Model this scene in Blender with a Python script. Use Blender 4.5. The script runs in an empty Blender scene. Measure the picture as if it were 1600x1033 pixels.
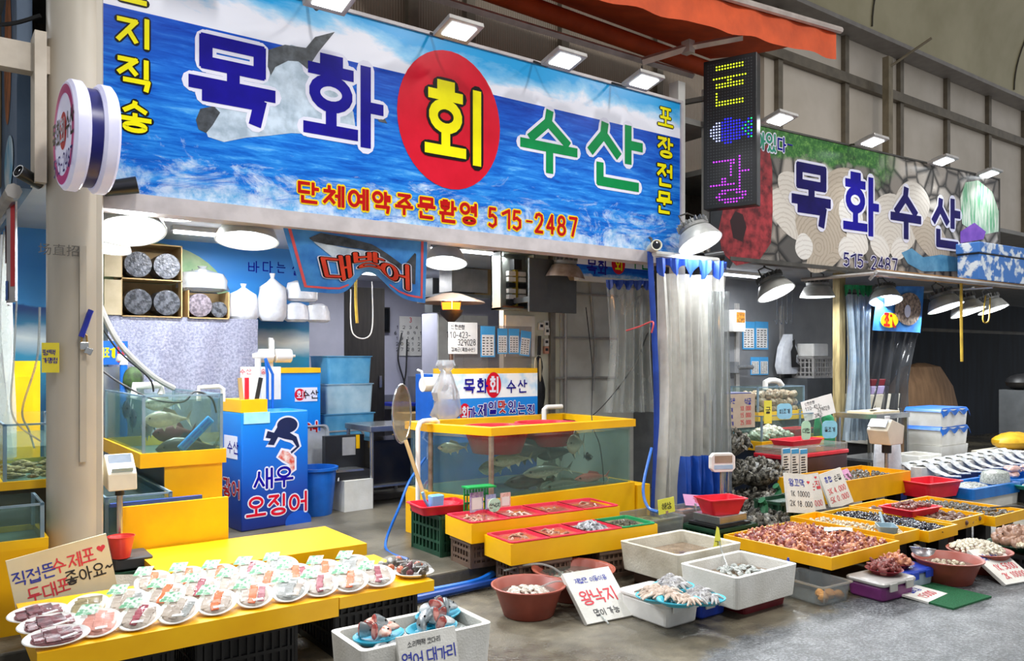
import bpy, math, random
from mathutils import Vector, Matrix, Euler
random.seed(7)
R = math.radians
SC = bpy.context.scene
COL = SC.collection
# ------------------------------------------------------------------ camera
EYE, YAW, FPX, HORIZON = 1.6, R(36.4), 1270.0, 560.0
cam_data = bpy.data.cameras.new('camera'); cam = bpy.data.objects.new('camera', cam_data); COL.objects.link(cam)
cam.location = (0, 0, EYE); cam.rotation_euler = (R(90), 0, -YAW)
cam_data.sensor_width = 36; cam_data.lens = FPX / 1600 * 36; cam_data.shift_y = (HORIZON - 516.5) / 1600
SC.camera = cam
# ------------------------------------------------------------------ world, added overhead fill lamps, exposure
SC.view_settings.view_transform = 'Standard'; SC.view_settings.look = 'None'
SC.view_settings.gamma = 1; SC.view_settings.use_curve_mapping = False
SC.view_settings.exposure = -0.12
SC.cycles.transparent_max_bounces = 32
w = bpy.data.worlds.new('hall_daylight'); SC.world = w; w.use_nodes = True
bg = w.node_tree.nodes['Background']; bg.inputs[0].default_value = (.93, .96, 1, 1); bg.inputs[1].default_value = .56
def area_light(name, loc, size, power, colour=(1, 1, 1), rot=(0, 0, 0), shape='RECTANGLE', size_y=None, spread=None):
    l = bpy.data.lights.new(name, 'AREA'); l.shape = shape; l.size = size; l.energy = power; l.color = colour
    if size_y: l.size_y = size_y
    if spread: l.spread = spread
    o = bpy.data.objects.new(name, l); COL.objects.link(o); o.location = loc; o.rotation_euler = rot
    return o
HALL_FILL = [(1.5, 1.2), (5.5, 1.2), (9.5, 1.2)]
for x, y in HALL_FILL:
    area_light('added_hall_light', (x, y, 6.35), .35, 190, (1, .96, .9), size_y=1.6)  # overhead fill light, added out of view to light the street front
# ------------------------------------------------------------------ pixel -> world (known height, known facade plane)
_s, _c = math.sin(YAW), math.cos(YAW)
def G(px, py, z=0.0):
    d = FPX * (EYE - z) / (py - HORIZON); u = (px - 800) / FPX * d
    return Vector((u * _c + d * _s, d * _c - u * _s, z))
def V(px, py, Y):
    a = (px - 800) / FPX; d = Y / (_c - a * _s); u = a * d
    return Vector((u * _c + d * _s, Y, EYE - (py - HORIZON) * d / FPX))
def VX(px, py, X):
    a = (px - 800) / FPX; d = X / (a * _c + _s); u = a * d
    return Vector((X, d * _c - u * _s, EYE - (py - HORIZON) * d / FPX))
# ------------------------------------------------------------------ materials
def lin(h):
    h = h.lstrip('#'); v = [int(h[i:i + 2], 16) / 255 for i in (0, 2, 4)]
    return tuple((x / 12.92 if x <= .04045 else ((x + .055) / 1.055) ** 2.4) for x in v) + (1,)
MATS = {}
class NT:
    def __init__(s, m): s.t = m.node_tree; s.t.nodes.clear()
    def n(s, kind, **kw):
        nd = s.t.nodes.new('ShaderNode' + kind)
        for k, v in kw.items():
            if k.startswith('i_'):
                key = k[2:]; key = int(key) if key.isdigit() else key.replace('_', ' ')
                nd.inputs[key].default_value = v
            else: setattr(nd, k, v)
        return nd
    def l(s, a, ao, b, bi): s.t.links.new(a.outputs[ao], b.inputs[bi])
    def ramp(s, stops, interp='LINEAR'):
        r = s.n('ValToRGB'); e = r.color_ramp; e.interpolation = interp
        while len(e.elements) > 1: e.elements.remove(e.elements[-1])
        e.elements[0].position = stops[0][0]; e.elements[0].color = stops[0][1]
        for p, c in stops[1:]:
            x = e.elements.new(p); x.color = c
        return r
    def coords(s, scale=(1, 1, 1), rot=(0, 0, 0), loc=(0, 0, 0), kind='Object'):
        tc = s.n('TexCoord'); mp = s.n('Mapping'); mp.inputs['Scale'].default_value = scale
        mp.inputs['Rotation'].default_value = rot; mp.inputs['Location'].default_value = loc
        s.l(tc, kind, mp, 0); return mp
    def noise(s, mp, scale=5, detail=4, rough=.55, dist=0):
        n = s.n('TexNoise'); n.inputs['Scale'].default_value = scale; n.inputs['Detail'].default_value = detail
        n.inputs['Roughness'].default_value = rough; n.inputs['Distortion'].default_value = dist
        s.l(mp, 0, n, 'Vector'); return n
    def mix(s, fac, a, b, mode='MIX'):
        m = s.n('MixRGB', blend_type=mode)
        for i, v in ((0, fac), (1, a), (2, b)):
            if isinstance(v, tuple) and not isinstance(v[0], bpy.types.Node): m.inputs[i].default_value = v
            elif isinstance(v, (int, float)): m.inputs[i].default_value = v
            else: s.l(v[0], v[1], m, i)
        return m
    def out(s, sh, o=0):
        x = s.n('OutputMaterial'); s.l(sh, o, x, 'Surface'); return x
def newmat(name):
    m = bpy.data.materials.new(name); m.use_nodes = True; MATS[name] = m
    return m, NT(m)
def mat(name, a, b=None, rough=.5, metal=0, scale=6, stretch=(1, 1, 1), bump=0, bscale=None, coat=0, emis=0, sss=0, spread=(.35, .65), spec=.5):
    """plain surface whose colour wanders between a and b"""
    if name in MATS: return MATS[name]
    m, t = newmat(name); p = t.n('BsdfPrincipled')
    p.inputs['Roughness'].default_value = rough; p.inputs['Metallic'].default_value = metal
    p.inputs['Coat Weight'].default_value = coat; p.inputs['Coat Roughness'].default_value = .08
    p.inputs['Specular IOR Level'].default_value = spec
    ca = lin(a); cb = lin(b) if b else tuple(min(1, x * .82) for x in ca[:3]) + (1,)
    mp = t.coords(stretch); n = t.noise(mp, scale)
    r = t.ramp([(spread[0], cb), (spread[1], ca)]); t.l(n, 'Fac', r, 0); t.l(r, 0, p, 'Base Color')
    if sss: p.inputs['Subsurface Weight'].default_value = sss; p.inputs['Subsurface Radius'].default_value = (.02, .01, .008)
    if bump:
        n2 = t.noise(mp, bscale or scale * 6, 3); bp = t.n('Bump'); bp.inputs['Strength'].default_value = bump
        bp.inputs['Distance'].default_value = .01; t.l(n2, 'Fac', bp, 'Height'); t.l(bp, 0, p, 'Normal')
    if emis:
        t.l(r, 0, p, 'Emission Color'); p.inputs['Emission Strength'].default_value = emis
    t.out(p); return m
def glow(name, col, strength):
    m, t = newmat(name); e = t.n('Emission'); e.inputs[0].default_value = lin(col); e.inputs[1].default_value = strength
    t.out(e); return m
def clear(name, tint='#f2fbf8', haze=.05, hazecol='#cfe0dc', rough=.03, gloss=.12):
    """thin see-through sheet: acrylic, vinyl, film, still water"""
    m, t = newmat(name); tr = t.n('BsdfTransparent'); tr.inputs[0].default_value = lin(tint)
    di = t.n('BsdfDiffuse'); di.inputs[0].default_value = lin(hazecol)
    gl = t.n('BsdfGlossy'); gl.inputs['Roughness'].default_value = rough
    fr = t.n('LayerWeight'); fr.inputs['Blend'].default_value = gloss * 2
    m1 = t.n('MixShader'); m2 = t.n('MixShader')
    n = t.noise(t.coords((1, 1, 1)), 5, 3); mr = t.n('MapRange'); mr.inputs['To Min'].default_value = haze * .5; mr.inputs['To Max'].default_value = haze * 1.5
    t.l(n, 'Fac', mr, 0); t.l(mr, 0, m1, 0); t.l(tr, 0, m1, 1); t.l(di, 0, m1, 2)
    t.l(fr, 'Facing', m2, 0)
    mm = t.n('Math', operation='MULTIPLY'); mm.inputs[1].default_value = gloss * 4; t.l(fr, 'Fresnel', mm, 0); t.l(mm, 0, m2, 0)
    t.l(m1, 0, m2, 1); t.l(gl, 0, m2, 2); t.out(m2); return m
# ------------------------------------------------------------------ mesh builder
class MB:
    def __init__(s): s.v = []; s.f = []; s.m = []; s.mi = 0; s.M = None
    def add(s, vs, fs):
        o = len(s.v)
        s.v += [tuple(s.M @ Vector(p)) for p in vs] if s.M is not None else [tuple(p) for p in vs]
        s.f += [tuple(i + o for i in f) for f in fs]; s.m += [s.mi] * len(fs); return s
    def box(s, c, d, rot=None, taper=1.0):
        x, y, z = d[0] / 2, d[1] / 2, d[2] / 2; k = taper
        vs = [Vector(p) for p in ((-x * k, -y * k, -z), (x * k, -y * k, -z), (x * k, y * k, -z), (-x * k, y * k, -z), (-x, -y, z), (x, -y, z), (x, y, z), (-x, y, z))]
        if rot: e = Euler(rot).to_matrix(); vs = [e @ p for p in vs]
        return s.add([p + Vector(c) for p in vs], [(0, 3, 2, 1), (4, 5, 6, 7), (0, 1, 5, 4), (1, 2, 6, 5), (2, 3, 7, 6), (3, 0, 4, 7)])
    def bb(s, x0, x1, y0, y1, z0, z1): return s.box(((x0 + x1) / 2, (y0 + y1) / 2, (z0 + z1) / 2), (abs(x1 - x0), abs(y1 - y0), abs(z1 - z0)))
    def rbox(s, x0, x1, y0, y1, z0, z1, r=.01, taper=1.0, n=3):
        """box with rounded vertical edges and a small chamfer, base scaled by taper"""
        cx, cy = (x0 + x1) / 2, (y0 + y1) / 2; hx, hy = (x1 - x0) / 2, (y1 - y0) / 2; r = min(r, hx * .95, hy * .95)
        def ring(k, ins, z):
            o = []
            for q in range(4):
                sx, sy = ((1, 1), (-1, 1), (-1, -1), (1, -1))[q]
                for i in range(n + 1):
                    a = q * math.pi / 2 + i / n * math.pi / 2
                    rr = max(r - ins, .0005)
                    o.append((cx + k * (sx * (hx - r)) + rr * math.cos(a), cy + k * (sy * (hy - r)) + rr * math.sin(a), z))
            return o
        e = min(r * .4, (z1 - z0) * .3)
        rings = [ring(taper, e, z0), ring(taper, 0, z0 + e), ring(1, 0, z1 - e), ring(1, e, z1)]
        return s.loft(rings, cap=True)
    def loft(s, rings, cap=False, closed=True):
        n = len(rings[0]); vs = [p for r in rings for p in r]; fs = []
        for i in range(len(rings) - 1):
            for j in range(n if closed else n - 1):
                k = (j + 1) % n; fs.append((i * n + j, i * n + k, (i + 1) * n + k, (i + 1) * n + j))
        if cap: fs.append(tuple(range(n - 1, -1, -1))); fs.append(tuple((len(rings) - 1) * n + j for j in range(n)))
        return s.add(vs, fs)
    def tray(s, x0, x1, y0, y1, z0, z1, t=.012, r=.02, taper=.9, rim=0.0, floor=None):
        """open container with wall thickness and optional lip"""
        n = 3; cx, cy = (x0 + x1) / 2, (y0 + y1) / 2; hx, hy = (x1 - x0) / 2, (y1 - y0) / 2
        def ring(k, ins, z):
            o = []; ax, ay = hx * k - ins, hy * k - ins; rr = max(.001, min(r, ax * .9, ay * .9))
            for q in range(4):
                sx, sy = ((1, 1), (-1, 1), (-1, -1), (1, -1))[q]
                for i in range(n + 1):
                    a = q * math.pi / 2 + i / n * math.pi / 2
                    o.append((cx + sx * (ax - rr) + rr * math.cos(a), cy + sy * (ay - rr) + rr * math.sin(a), z))
            return o
        fl = floor if floor is not None else t
        rings = [ring(taper, 0, z0), ring(1, 0, z1 - (.008 if rim else 0))]
        if rim: rings += [ring(1, -rim, z1 - .008), ring(1, -rim, z1)]
        else: rings += [ring(1, 0, z1)]
        rings += [ring(1, t, z1), ring(taper, t, z0 + fl)]
        return s.loft(rings, cap=True)
    def lathe(s, prof, c=(0, 0, 0), n=24, cap=False, sx=1, sy=1):
        rings = [[(c[0] + r * sx * math.cos(2 * math.pi * i / n), c[1] + r * sy * math.sin(2 * math.pi * i / n), c[2] + z) for i in range(n)] for r, z in prof]
        return s.loft(rings, cap=cap)
    def tube(s, pts, r, n=8, caps=True):
        P = [Vector(p) for p in pts]; rings = []; up = None
        for i, p in enumerate(P):
            d = ((P[min(i + 1, len(P) - 1)] - P[max(i - 1, 0)]) or Vector((0, 0, 1))).normalized()
            if up is None: up = Vector((0, 0, 1)) if abs(d.z) < .9 else Vector((1, 0, 0))
            a = d.cross(up).normalized(); b = a.cross(d).normalized(); up = b
            rr = r[i] if isinstance(r, (list, tuple)) else r
            rings.append([p + (a * math.cos(2 * math.pi * k / n) + b * math.sin(2 * math.pi * k / n)) * rr for k in range(n)])
        return s.loft(rings, cap=caps)
    def ball(s, c, r, nu=10, nv=7, jit=0):
        rx, ry, rz = r if isinstance(r, (tuple, list)) else (r, r, r)
        rings = []
        for j in range(nv + 1):
            a = -math.pi / 2 + math.pi * j / nv; k = max(math.cos(a), .02)
            rings.append([(c[0] + rx * k * math.cos(2 * math.pi * i / nu) * (1 + random.uniform(-jit, jit)), c[1] + ry * k * math.sin(2 * math.pi * i / nu) * (1 + random.uniform(-jit, jit)), c[2] + rz * math.sin(a) * (1 + random.uniform(-jit, jit))) for i in range(nu)])
        return s.loft(rings, cap=True)
    def sheet(s, fn, nu, nv):
        vs = [fn(i / nu, j / nv) for j in range(nv + 1) for i in range(nu + 1)]; k = nu + 1
        return s.add(vs, [(j * k + i, j * k + i + 1, (j + 1) * k + i + 1, (j + 1) * k + i) for j in range(nv) for i in range(nu)])
    def poly(s, pts): return s.add(pts, [tuple(range(len(pts)))])
    def prism(s, pts, axis, a, b):
        """pts 2-D outline extruded along axis 'x','y' or 'z'"""
        f = {'x': lambda p, q: (q, p[0], p[1]), 'y': lambda p, q: (p[0], q, p[1]), 'z': lambda p, q: (p[0], p[1], q)}[axis]
        return s.loft([[f(p, a) for p in pts], [f(p, b) for p in pts]], cap=True)
    def build(s, name, mats, parent=None, smooth=False, loc=None, rot=None, bevel=0):
        me = bpy.data.meshes.new(name); me.from_pydata(s.v, [], s.f); me.validate(); 
        for m in (mats if isinstance(mats, (list, tuple)) else [mats]): me.materials.append(m)
        if len(me.polygons) == len(s.m): me.polygons.foreach_set('material_index', s.m)
        o = bpy.data.objects.new(name, me); COL.objects.link(o)
        if parent is not None: o.parent = parent
        if loc is not None: o.location = loc
        if rot is not None: o.rotation_euler = rot
        import bmesh
        bm = bmesh.new(); bm.from_mesh(me); bmesh.ops.recalc_face_normals(bm, faces=bm.faces); bm.to_mesh(me); bm.free()
        if smooth:
            me.polygons.foreach_set('use_smooth', [True] * len(me.polygons))
            try: me.set_sharp_from_angle(angle=R(40))
            except Exception: pass
        if bevel:
            md = o.modifiers.new('soft_edges', 'BEVEL'); md.width = bevel; md.segments = 2; md.limit_method = 'ANGLE'
        return o
def tag(o, label, cat, group=None):
    o['label'] = label; o['category'] = cat
    if group: o['group'] = group
    return o
def thing(name, label, cat, loc=(0, 0, 0), rz=0, group=None, rot=None):
    o = bpy.data.objects.new(name, None); COL.objects.link(o); o.location = loc; o.rotation_euler = rot or (0, 0, rz)
    o.empty_display_size = .05; return tag(o, label, cat, group)
def struct(o): o['kind'] = 'structure'; return o
CH = {}
def kids(o): return [c for c in bpy.data.objects if c.parent == o]
def copy_tree(o, loc=None, rz=None, label=None, scale=None, rot=None, group=None, parent=None):
    c = o.copy(); COL.objects.link(c)
    if parent is not None: c.parent = parent
    key = o.name
    if key not in CH: CH[key] = kids(o)
    for k in CH[key]: copy_tree(k, parent=c)
    if loc is not None: c.location = loc
    if rz is not None: c.rotation_euler = (0, 0, rz)
    if rot is not None: c.rotation_euler = rot
    if scale is not None: c.scale = (scale,) * 3 if isinstance(scale, (int, float)) else scale
    if label: c['label'] = label
    if group: c['group'] = group
    return c
# ------------------------------------------------------------------ stroke lettering (Hangul composed from its letters, digits)
def circ(cx=.5, cy=.5, rx=.5, ry=.5, n=18): return [(cx + rx * math.sin(2 * math.pi * i / n), cy + ry * math.cos(2 * math.pi * i / n)) for i in range(n + 1)]
CHO = 'ㄱㄲㄴㄷㄸㄹㅁㅂㅃㅅㅆㅇㅈㅉㅊㅋㅌㅍㅎ'
JUNG = 'ㅏㅐㅑㅒㅓㅔㅕㅖㅗㅘㅙㅚㅛㅜㅝㅞㅟㅠㅡㅢㅣ'
JONG = ' ㄱㄲㄳㄴㄵㄶㄷㄹㄺㄻㄼㄽㄾㄿㅀㅁㅂㅄㅅㅆㅇㅈㅊㅋㅌㅍㅎ'
JA = {'ㄱ': [[(0, 1), (1, 1), (.92, 0)]], 'ㄴ': [[(0, 1), (0, 0), (1, 0)]], 'ㄷ': [[(1, 1), (0, 1), (0, 0), (1, 0)]],
      'ㄹ': [[(0, 1), (1, 1), (1, .5), (0, .5), (0, 0), (1, 0)]], 'ㅁ': [[(0, .5), (0, 1), (1, 1), (1, 0), (0, 0), (0, .5)]],
      'ㅂ': [[(0, 1), (0, 0), (1, 0), (1, 1)], [(0, .5), (1, .5)]], 'ㅅ': [[(.5, 1), (.46, .65), (0, 0)], [(.46, .65), (1, 0)]],
      'ㅇ': [circ()], 'ㅈ': [[(0, 1), (1, 1), (.55, .55), (0, 0)], [(.55, .55), (1, 0)]],
      'ㅊ': [[(.5, 1.15), (.5, .85)], [(0, .8), (1, .8), (.5, .4), (0, 0)], [(.5, .4), (1, 0)]],
      'ㅋ': [[(0, 1), (1, 1), (.95, 0)], [(0, .5), (1, .5)]], 'ㅌ': [[(1, 1), (0, 1), (0, 0), (1, 0)], [(0, .5), (1, .5)]],
      'ㅍ': [[(0, 1), (1, 1)], [(.28, 1), (.28, 0)], [(.72, 1), (.72, 0)], [(0, 0), (1, 0)]],
      'ㅎ': [[(.3, 1.1), (.72, 1.1)], [(0, .83), (1, .83)], circ(.5, .27, .42, .33)]}
for d, b in (('ㄲ', 'ㄱ'), ('ㄸ', 'ㄷ'), ('ㅃ', 'ㅂ'), ('ㅆ', 'ㅅ'), ('ㅉ', 'ㅈ')):
    JA[d] = [[(x * .42 + o, y) for x, y in st] for o in (0, .58) for st in JA[b]]
VV = {'ㅏ': [[(.25, 1), (.25, 0)], [(.25, .5), (1, .5)]], 'ㅑ': [[(.25, 1), (.25, 0)], [(.25, .65), (1, .65)], [(.25, .35), (1, .35)]],
      'ㅓ': [[(.9, 1), (.9, 0)], [(.9, .5), (.1, .5)]], 'ㅕ': [[(.9, 1), (.9, 0)], [(.9, .68), (.1, .68)], [(.9, .36), (.1, .36)]],
      'ㅣ': [[(.6, 1), (.6, 0)]], 'ㅐ': [[(.15, 1), (.15, 0)], [(.95, 1), (.95, 0)], [(.15, .5), (.95, .5)]],
      'ㅔ': [[(.45, 1), (.45, 0)], [(1, 1), (1, 0)], [(.45, .5), (-.1, .5)]],
      'ㅖ': [[(.45, 1), (.45, 0)], [(1, 1), (1, 0)], [(.45, .66), (-.1, .66)], [(.45, .36), (-.1, .36)]]}
VH = {'ㅗ': [[(.5, 1), (.5, 0)], [(0, 0), (1, 0)]], 'ㅛ': [[(.32, 1), (.32, 0)], [(.68, 1), (.68, 0)], [(0, 0), (1, 0)]],
      'ㅜ': [[(0, 1), (1, 1)], [(.5, 1), (.5, 0)]], 'ㅠ': [[(0, 1), (1, 1)], [(.32, 1), (.32, 0)], [(.68, 1), (.68, 0)]], 'ㅡ': [[(0, .5), (1, .5)]]}
MIX = {'ㅘ': 'ㅗㅏ', 'ㅙ': 'ㅗㅐ', 'ㅚ': 'ㅗㅣ', 'ㅝ': 'ㅜㅓ', 'ㅞ': 'ㅜㅔ', 'ㅟ': 'ㅜㅣ', 'ㅢ': 'ㅡㅣ'}
DIG = {'0': [circ(.5, .5, .42, .5)], '1': [[(.25, .78), (.55, 1), (.55, 0)]],
       '2': [[(.08, .78), (.2, .95), (.5, 1), (.82, .92), (.88, .7), (.7, .45), (.08, 0), (.92, 0)]],
       '3': [[(.1, .9), (.5, 1), (.85, .85), (.8, .6), (.45, .52), (.85, .42), (.9, .18), (.5, 0), (.08, .12)]],
       '4': [[(.72, 0), (.72, 1), (.05, .3), (.97, .3)]], '5': [[(.85, 1), (.2, 1), (.14, .56), (.5, .64), (.88, .5), (.88, .16), (.5, 0), (.08, .1)]],
       '6': [[(.75, 1), (.3, .75), (.1, .35), (.25, .05), (.6, 0), (.9, .2), (.85, .48), (.5, .58), (.15, .42)]],
       '7': [[(.05, 1), (.92, 1), (.4, 0)]], '8': [circ(.5, .76, .33, .24), circ(.5, .26, .4, .26)],
       '9': [[(.85, .6), (.5, .42), (.14, .6), (.2, .92), (.55, 1), (.85, .85), (.86, .5), (.7, 0)]], '-': [[(.2, .45), (.8, .45)]],
       ',': [[(.5, .08), (.4, -.12)]], '.': [[(.48, .0), (.52, .03)]], '/': [[(.1, 0), (.9, 1)]], '~': [[(0, .45), (.25, .6), (.55, .42), (.9, .58)]],
       '(': [[(.7, 1.05), (.4, .7), (.4, .3), (.7, -.05)]], ')': [[(.3, 1.05), (.6, .7), (.6, .3), (.3, -.05)]], 'K': [[(.1, 1), (.1, 0)], [(.9, 1), (.1, .45), (.9, 0)]],
       'k': [[(.2, .8), (.2, 0)], [(.8, .6), (.2, .3), (.8, 0)]], '!': [[(.5, 1), (.5, .3)], [(.5, .05), (.5, 0)]], '+': [[(.5, .8), (.5, .2)], [(.2, .5), (.8, .5)]]}
def glyph(ch):
    o = ord(ch) - 0xAC00
    if not 0 <= o < 11172: return [st for st in DIG.get(ch, [])]
    a, b, c = CHO[o // 588], JUNG[o % 588 // 28], JONG[o % 28]
    def fit(sts, x0, y0, x1, y1): return [[(x0 + x * (x1 - x0), y0 + y * (y1 - y0)) for x, y in st] for st in sts]
    r = []; fin = c != ' '
    if b in VV:
        r += fit(JA[a], .04, .5 if fin else .14, .54, .96 if fin else .86) + fit(VV[b], .66, .42 if fin else 0, 1, 1)
        if fin: r += fit(JA[c if c in JA else 'ㅅ'], .2, 0, .92, .27)
    elif b in VH:
        r += fit(JA[a], .16, .68 if fin else .5, .84, .98)
        r += fit(VH[b], 0, .4 if fin else (.1 if b in 'ㅗㅛ' else -.02), 1, .56 if fin else .38)
        if fin: r += fit(JA[c if c in JA else 'ㅅ'], .16, 0, .84, .25)
    else:
        h, v = MIX[b]
        r += fit(JA[a], .06, .64 if fin else .44, .58, .96)
        r += fit(VH[h], 0, .38 if fin else .1, .64, .53 if fin else (.34 if h == 'ㅗ' else .3)) + fit(VV[v], .72, .34 if fin else 0, 1, 1)
        if fin: r += fit(JA[c if c in JA else 'ㅅ'], .18, 0, .92, .24)
    return r
def stroke_mesh(mb, strokes, w, y=0, rnd=True, cap=0):
    """flat ribbon lettering in the local XZ plane, facing -Y"""
    k_ = 0
    for st in strokes:
        P = [Vector((p[0], p[1])) for p in st]
        closed = (P[0] - P[-1]).length < 1e-6
        if closed and len(P) > 12:
            n_ = len(P) - 1; k_ += 1; yy = y - (k_ % 40) * 2.5e-5; o_, i_ = [], []
            for i in range(n_):
                d = (P[(i + 1) % n_] - P[i - 1]).normalized(); n = Vector((-d.y, d.x)) * w / 2; o_.append(P[i] + n); i_.append(P[i] - n)
            c_ = sum(P[:-1], Vector((0, 0))) / n_
            i_ = [q if (q - c_).dot(p - c_) > 0 else c_.copy() for q, p in zip(i_, P)] ; o_ = [q if (q - c_).dot(p - c_) > 0 else c_.copy() for q, p in zip(o_, P)]
            mb.add([(p.x, yy, p.y) for p in o_ + i_], [(i, (i + 1) % n_, n_ + (i + 1) % n_, n_ + i) for i in range(n_)]); continue
        for i in range(len(P) - 1):
            d = P[i + 1] - P[i]
            if d.length < 1e-7: continue
            d.normalize(); n = Vector((-d.y, d.x)) * w / 2
            a, b = P[i].copy(), P[i + 1].copy()
            if not rnd:
                if i > 0 or closed: a -= d * w * .38
                elif cap: a -= d * cap
                if i < len(P) - 2 or closed: b += d * w * .38
                elif cap: b += d * cap
                if len(P) > 8: a, b = P[i] - d * w * .04, P[i + 1] + d * w * .04
            q = [a + n, a - n, b - n, b + n]; k_ += 1; yy = y - (k_ % 40) * 2.5e-5
            mb.add([(p.x, yy, p.y) for p in q], [(0, 1, 2, 3)])
        if rnd:
            for p in (P if len(P) < 9 else []):
                k = 10; k_ += 1; yy = y - (k_ % 40) * 2.5e-5; mb.poly([(p.x + w / 2 * math.cos(-2 * math.pi * i / k), yy, p.y + w / 2 * math.sin(-2 * math.pi * i / k)) for i in range(k)])
def layout(s, h, wd=None, gap=.18, vertical=False, jit=0):
    """text -> strokes; h glyph height, wd glyph width; origin at centre"""
    wd = wd or h; out = []; x = y = 0.0; ext = 0
    for ch in s:
        gw = wd * (1 if ord(ch) >= 0xAC00 else .62)
        if ch == ' ': x += wd * .45; continue
        dx, dy = random.uniform(-jit, jit) * h, random.uniform(-jit, jit) * h; sh = random.uniform(-jit, jit)
        for st in glyph(ch): out.append([(x + px * gw + dx + sh * py * h, y + py * h + dy) for px, py in st])
        if vertical: y -= h * (1 + gap)
        else: x += gw + wd * gap
    xs = [p[0] for st in out for p in st]; ys = [p[1] for st in out for p in st]
    cx, cy = (min(xs) + max(xs)) / 2, (min(ys) + max(ys)) / 2
    return [[(px - cx, py - cy) for px, py in st] for st in out]
def lettering(parent, s, at, h, m, weight=.16, wd=None, gap=.18, edge=None, edge_w=0, edge2=None, edge2_w=0, vertical=False, rnd=False, jit=0, y=-.004, name='lettering', M=None, warp=None, strokes=None):
    """text as a part of parent; local plane XZ at (x, z)"""
    sts = strokes or layout(s, h, wd, gap, vertical, jit)
    sts = [[(px + at[0], pz + at[1]) for px, pz in st] for st in sts]
    if warp: sts = [[warp(*p) for p in st] for st in sts]
    o = None
    if edge2: mb = MB(); mb.M = M; stroke_mesh(mb, sts, (weight + 2 * edge2_w) * h, y + .0035, True); mb.build(name + '_shadow', edge2, parent)
    if edge: mb = MB(); mb.M = M; stroke_mesh(mb, sts, (weight + 2 * edge_w) * h, y + .0018, True); mb.build(name + '_outline', edge, parent)
    mb = MB(); mb.M = M; stroke_mesh(mb, sts, weight * h, y, rnd, cap=0 if rnd else weight * h * .3); return mb.build(name, m, parent)
def disc(mb, cx, cz, rx, rz, y=0, n=40): mb.poly([(cx + rx * math.cos(-2 * math.pi * i / n), y, cz + rz * math.sin(-2 * math.pi * i / n)) for i in range(n)])
def flat(mb, pts, y=0): mb.poly([(p[0], y, p[1]) for p in pts])
# ================================================================== THE SETTING
FY, SX0, SX1, SZ0, SZ1 = 5.46, .93, 6.08, 2.62, 4.11
def ground_mat():
    m, t = newmat('wet_concrete_and_asphalt'); p = t.n('BsdfPrincipled')
    mp = t.coords((1, 1, 1)); sp = t.n('SeparateXYZ'); t.l(mp, 0, sp, 0)
    n1 = t.noise(mp, 1.1, 6, .6); n2 = t.noise(mp, 7, 6, .65); n3 = t.noise(mp, 55, 3, .8)
    conc = t.ramp([(.3, lin('#2e2b26')), (.44, lin('#544e43')), (.58, lin('#6d6656')), (.75, lin('#938b78'))])
    t.l(t.mix(.45, (n1, 'Fac'), (n2, 'Fac')), 0, conc, 0)
    asp = t.ramp([(.4, lin('#2c2e30')), (.5, lin('#54575a')), (.62, lin('#8a8d90'))]); t.l(t.mix(.65, (n2, 'Fac'), (n3, 'Fac')), 0, asp, 0)
    ad = t.n('Math', operation='MULTIPLY_ADD'); ad.inputs[1].default_value = .55; t.l(n1, 'Fac', ad, 0); t.l(sp, 'Y', ad, 2)
    ad2 = t.n('Math', operation='MULTIPLY_ADD'); ad2.inputs[1].default_value = .3; t.l(n2, 'Fac', ad2, 0); t.l(ad, 0, ad2, 2)
    e = t.n('MapRange'); e.inputs['From Min'].default_value = 3.33; e.inputs['From Max'].default_value = 3.4; t.l(ad2, 0, e, 0)
    col = t.mix((e, 0), (asp, 0), (conc, 0)); t.l(col, 0, p, 'Base Color')
    rr = t.ramp([(.38, (.06,) * 3 + (1,)), (.5, (.3,) * 3 + (1,)), (.62, (.55,) * 3 + (1,))]); t.l(n1, 'Fac', rr, 0)
    ra = t.mix((e, 0), (.36, .36, .36, 1), (rr, 0)); t.l(ra, 0, p, 'Roughness')
    b = t.n('Bump'); b.inputs['Strength'].default_value = .55; b.inputs['Distance'].default_value = .014
    t.l(t.mix(.5, (n2, 'Fac'), (n3, 'Fac')), 0, b, 'Height'); t.l(b, 0, p, 'Normal'); t.out(p); return m
mb = MB(); mb.sheet(lambda u, v: (-6 + 28 * u, -4 + 18 * v, 0), 1, 1); struct(mb.build('floor', ground_mat()))
M_slab = mat('damp_concrete', '#706a5c', '#3d3a33', .38, scale=1.8, bump=.3, bscale=40, spread=(.32, .68))
mb = MB(); mb.bb(-2, 6.9, 4.86, 12.2, .0, .1); struct(mb.build('floor_stall_slab', M_slab, bevel=.012))
mb = MB(); mb.bb(3.3, 8.2, 8.0, 12.0, .1, .25); mb.bb(3.3, 5.3, 7.72, 8.0, .1, .17); struct(mb.build('floor_step', M_slab, bevel=.01))
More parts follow.
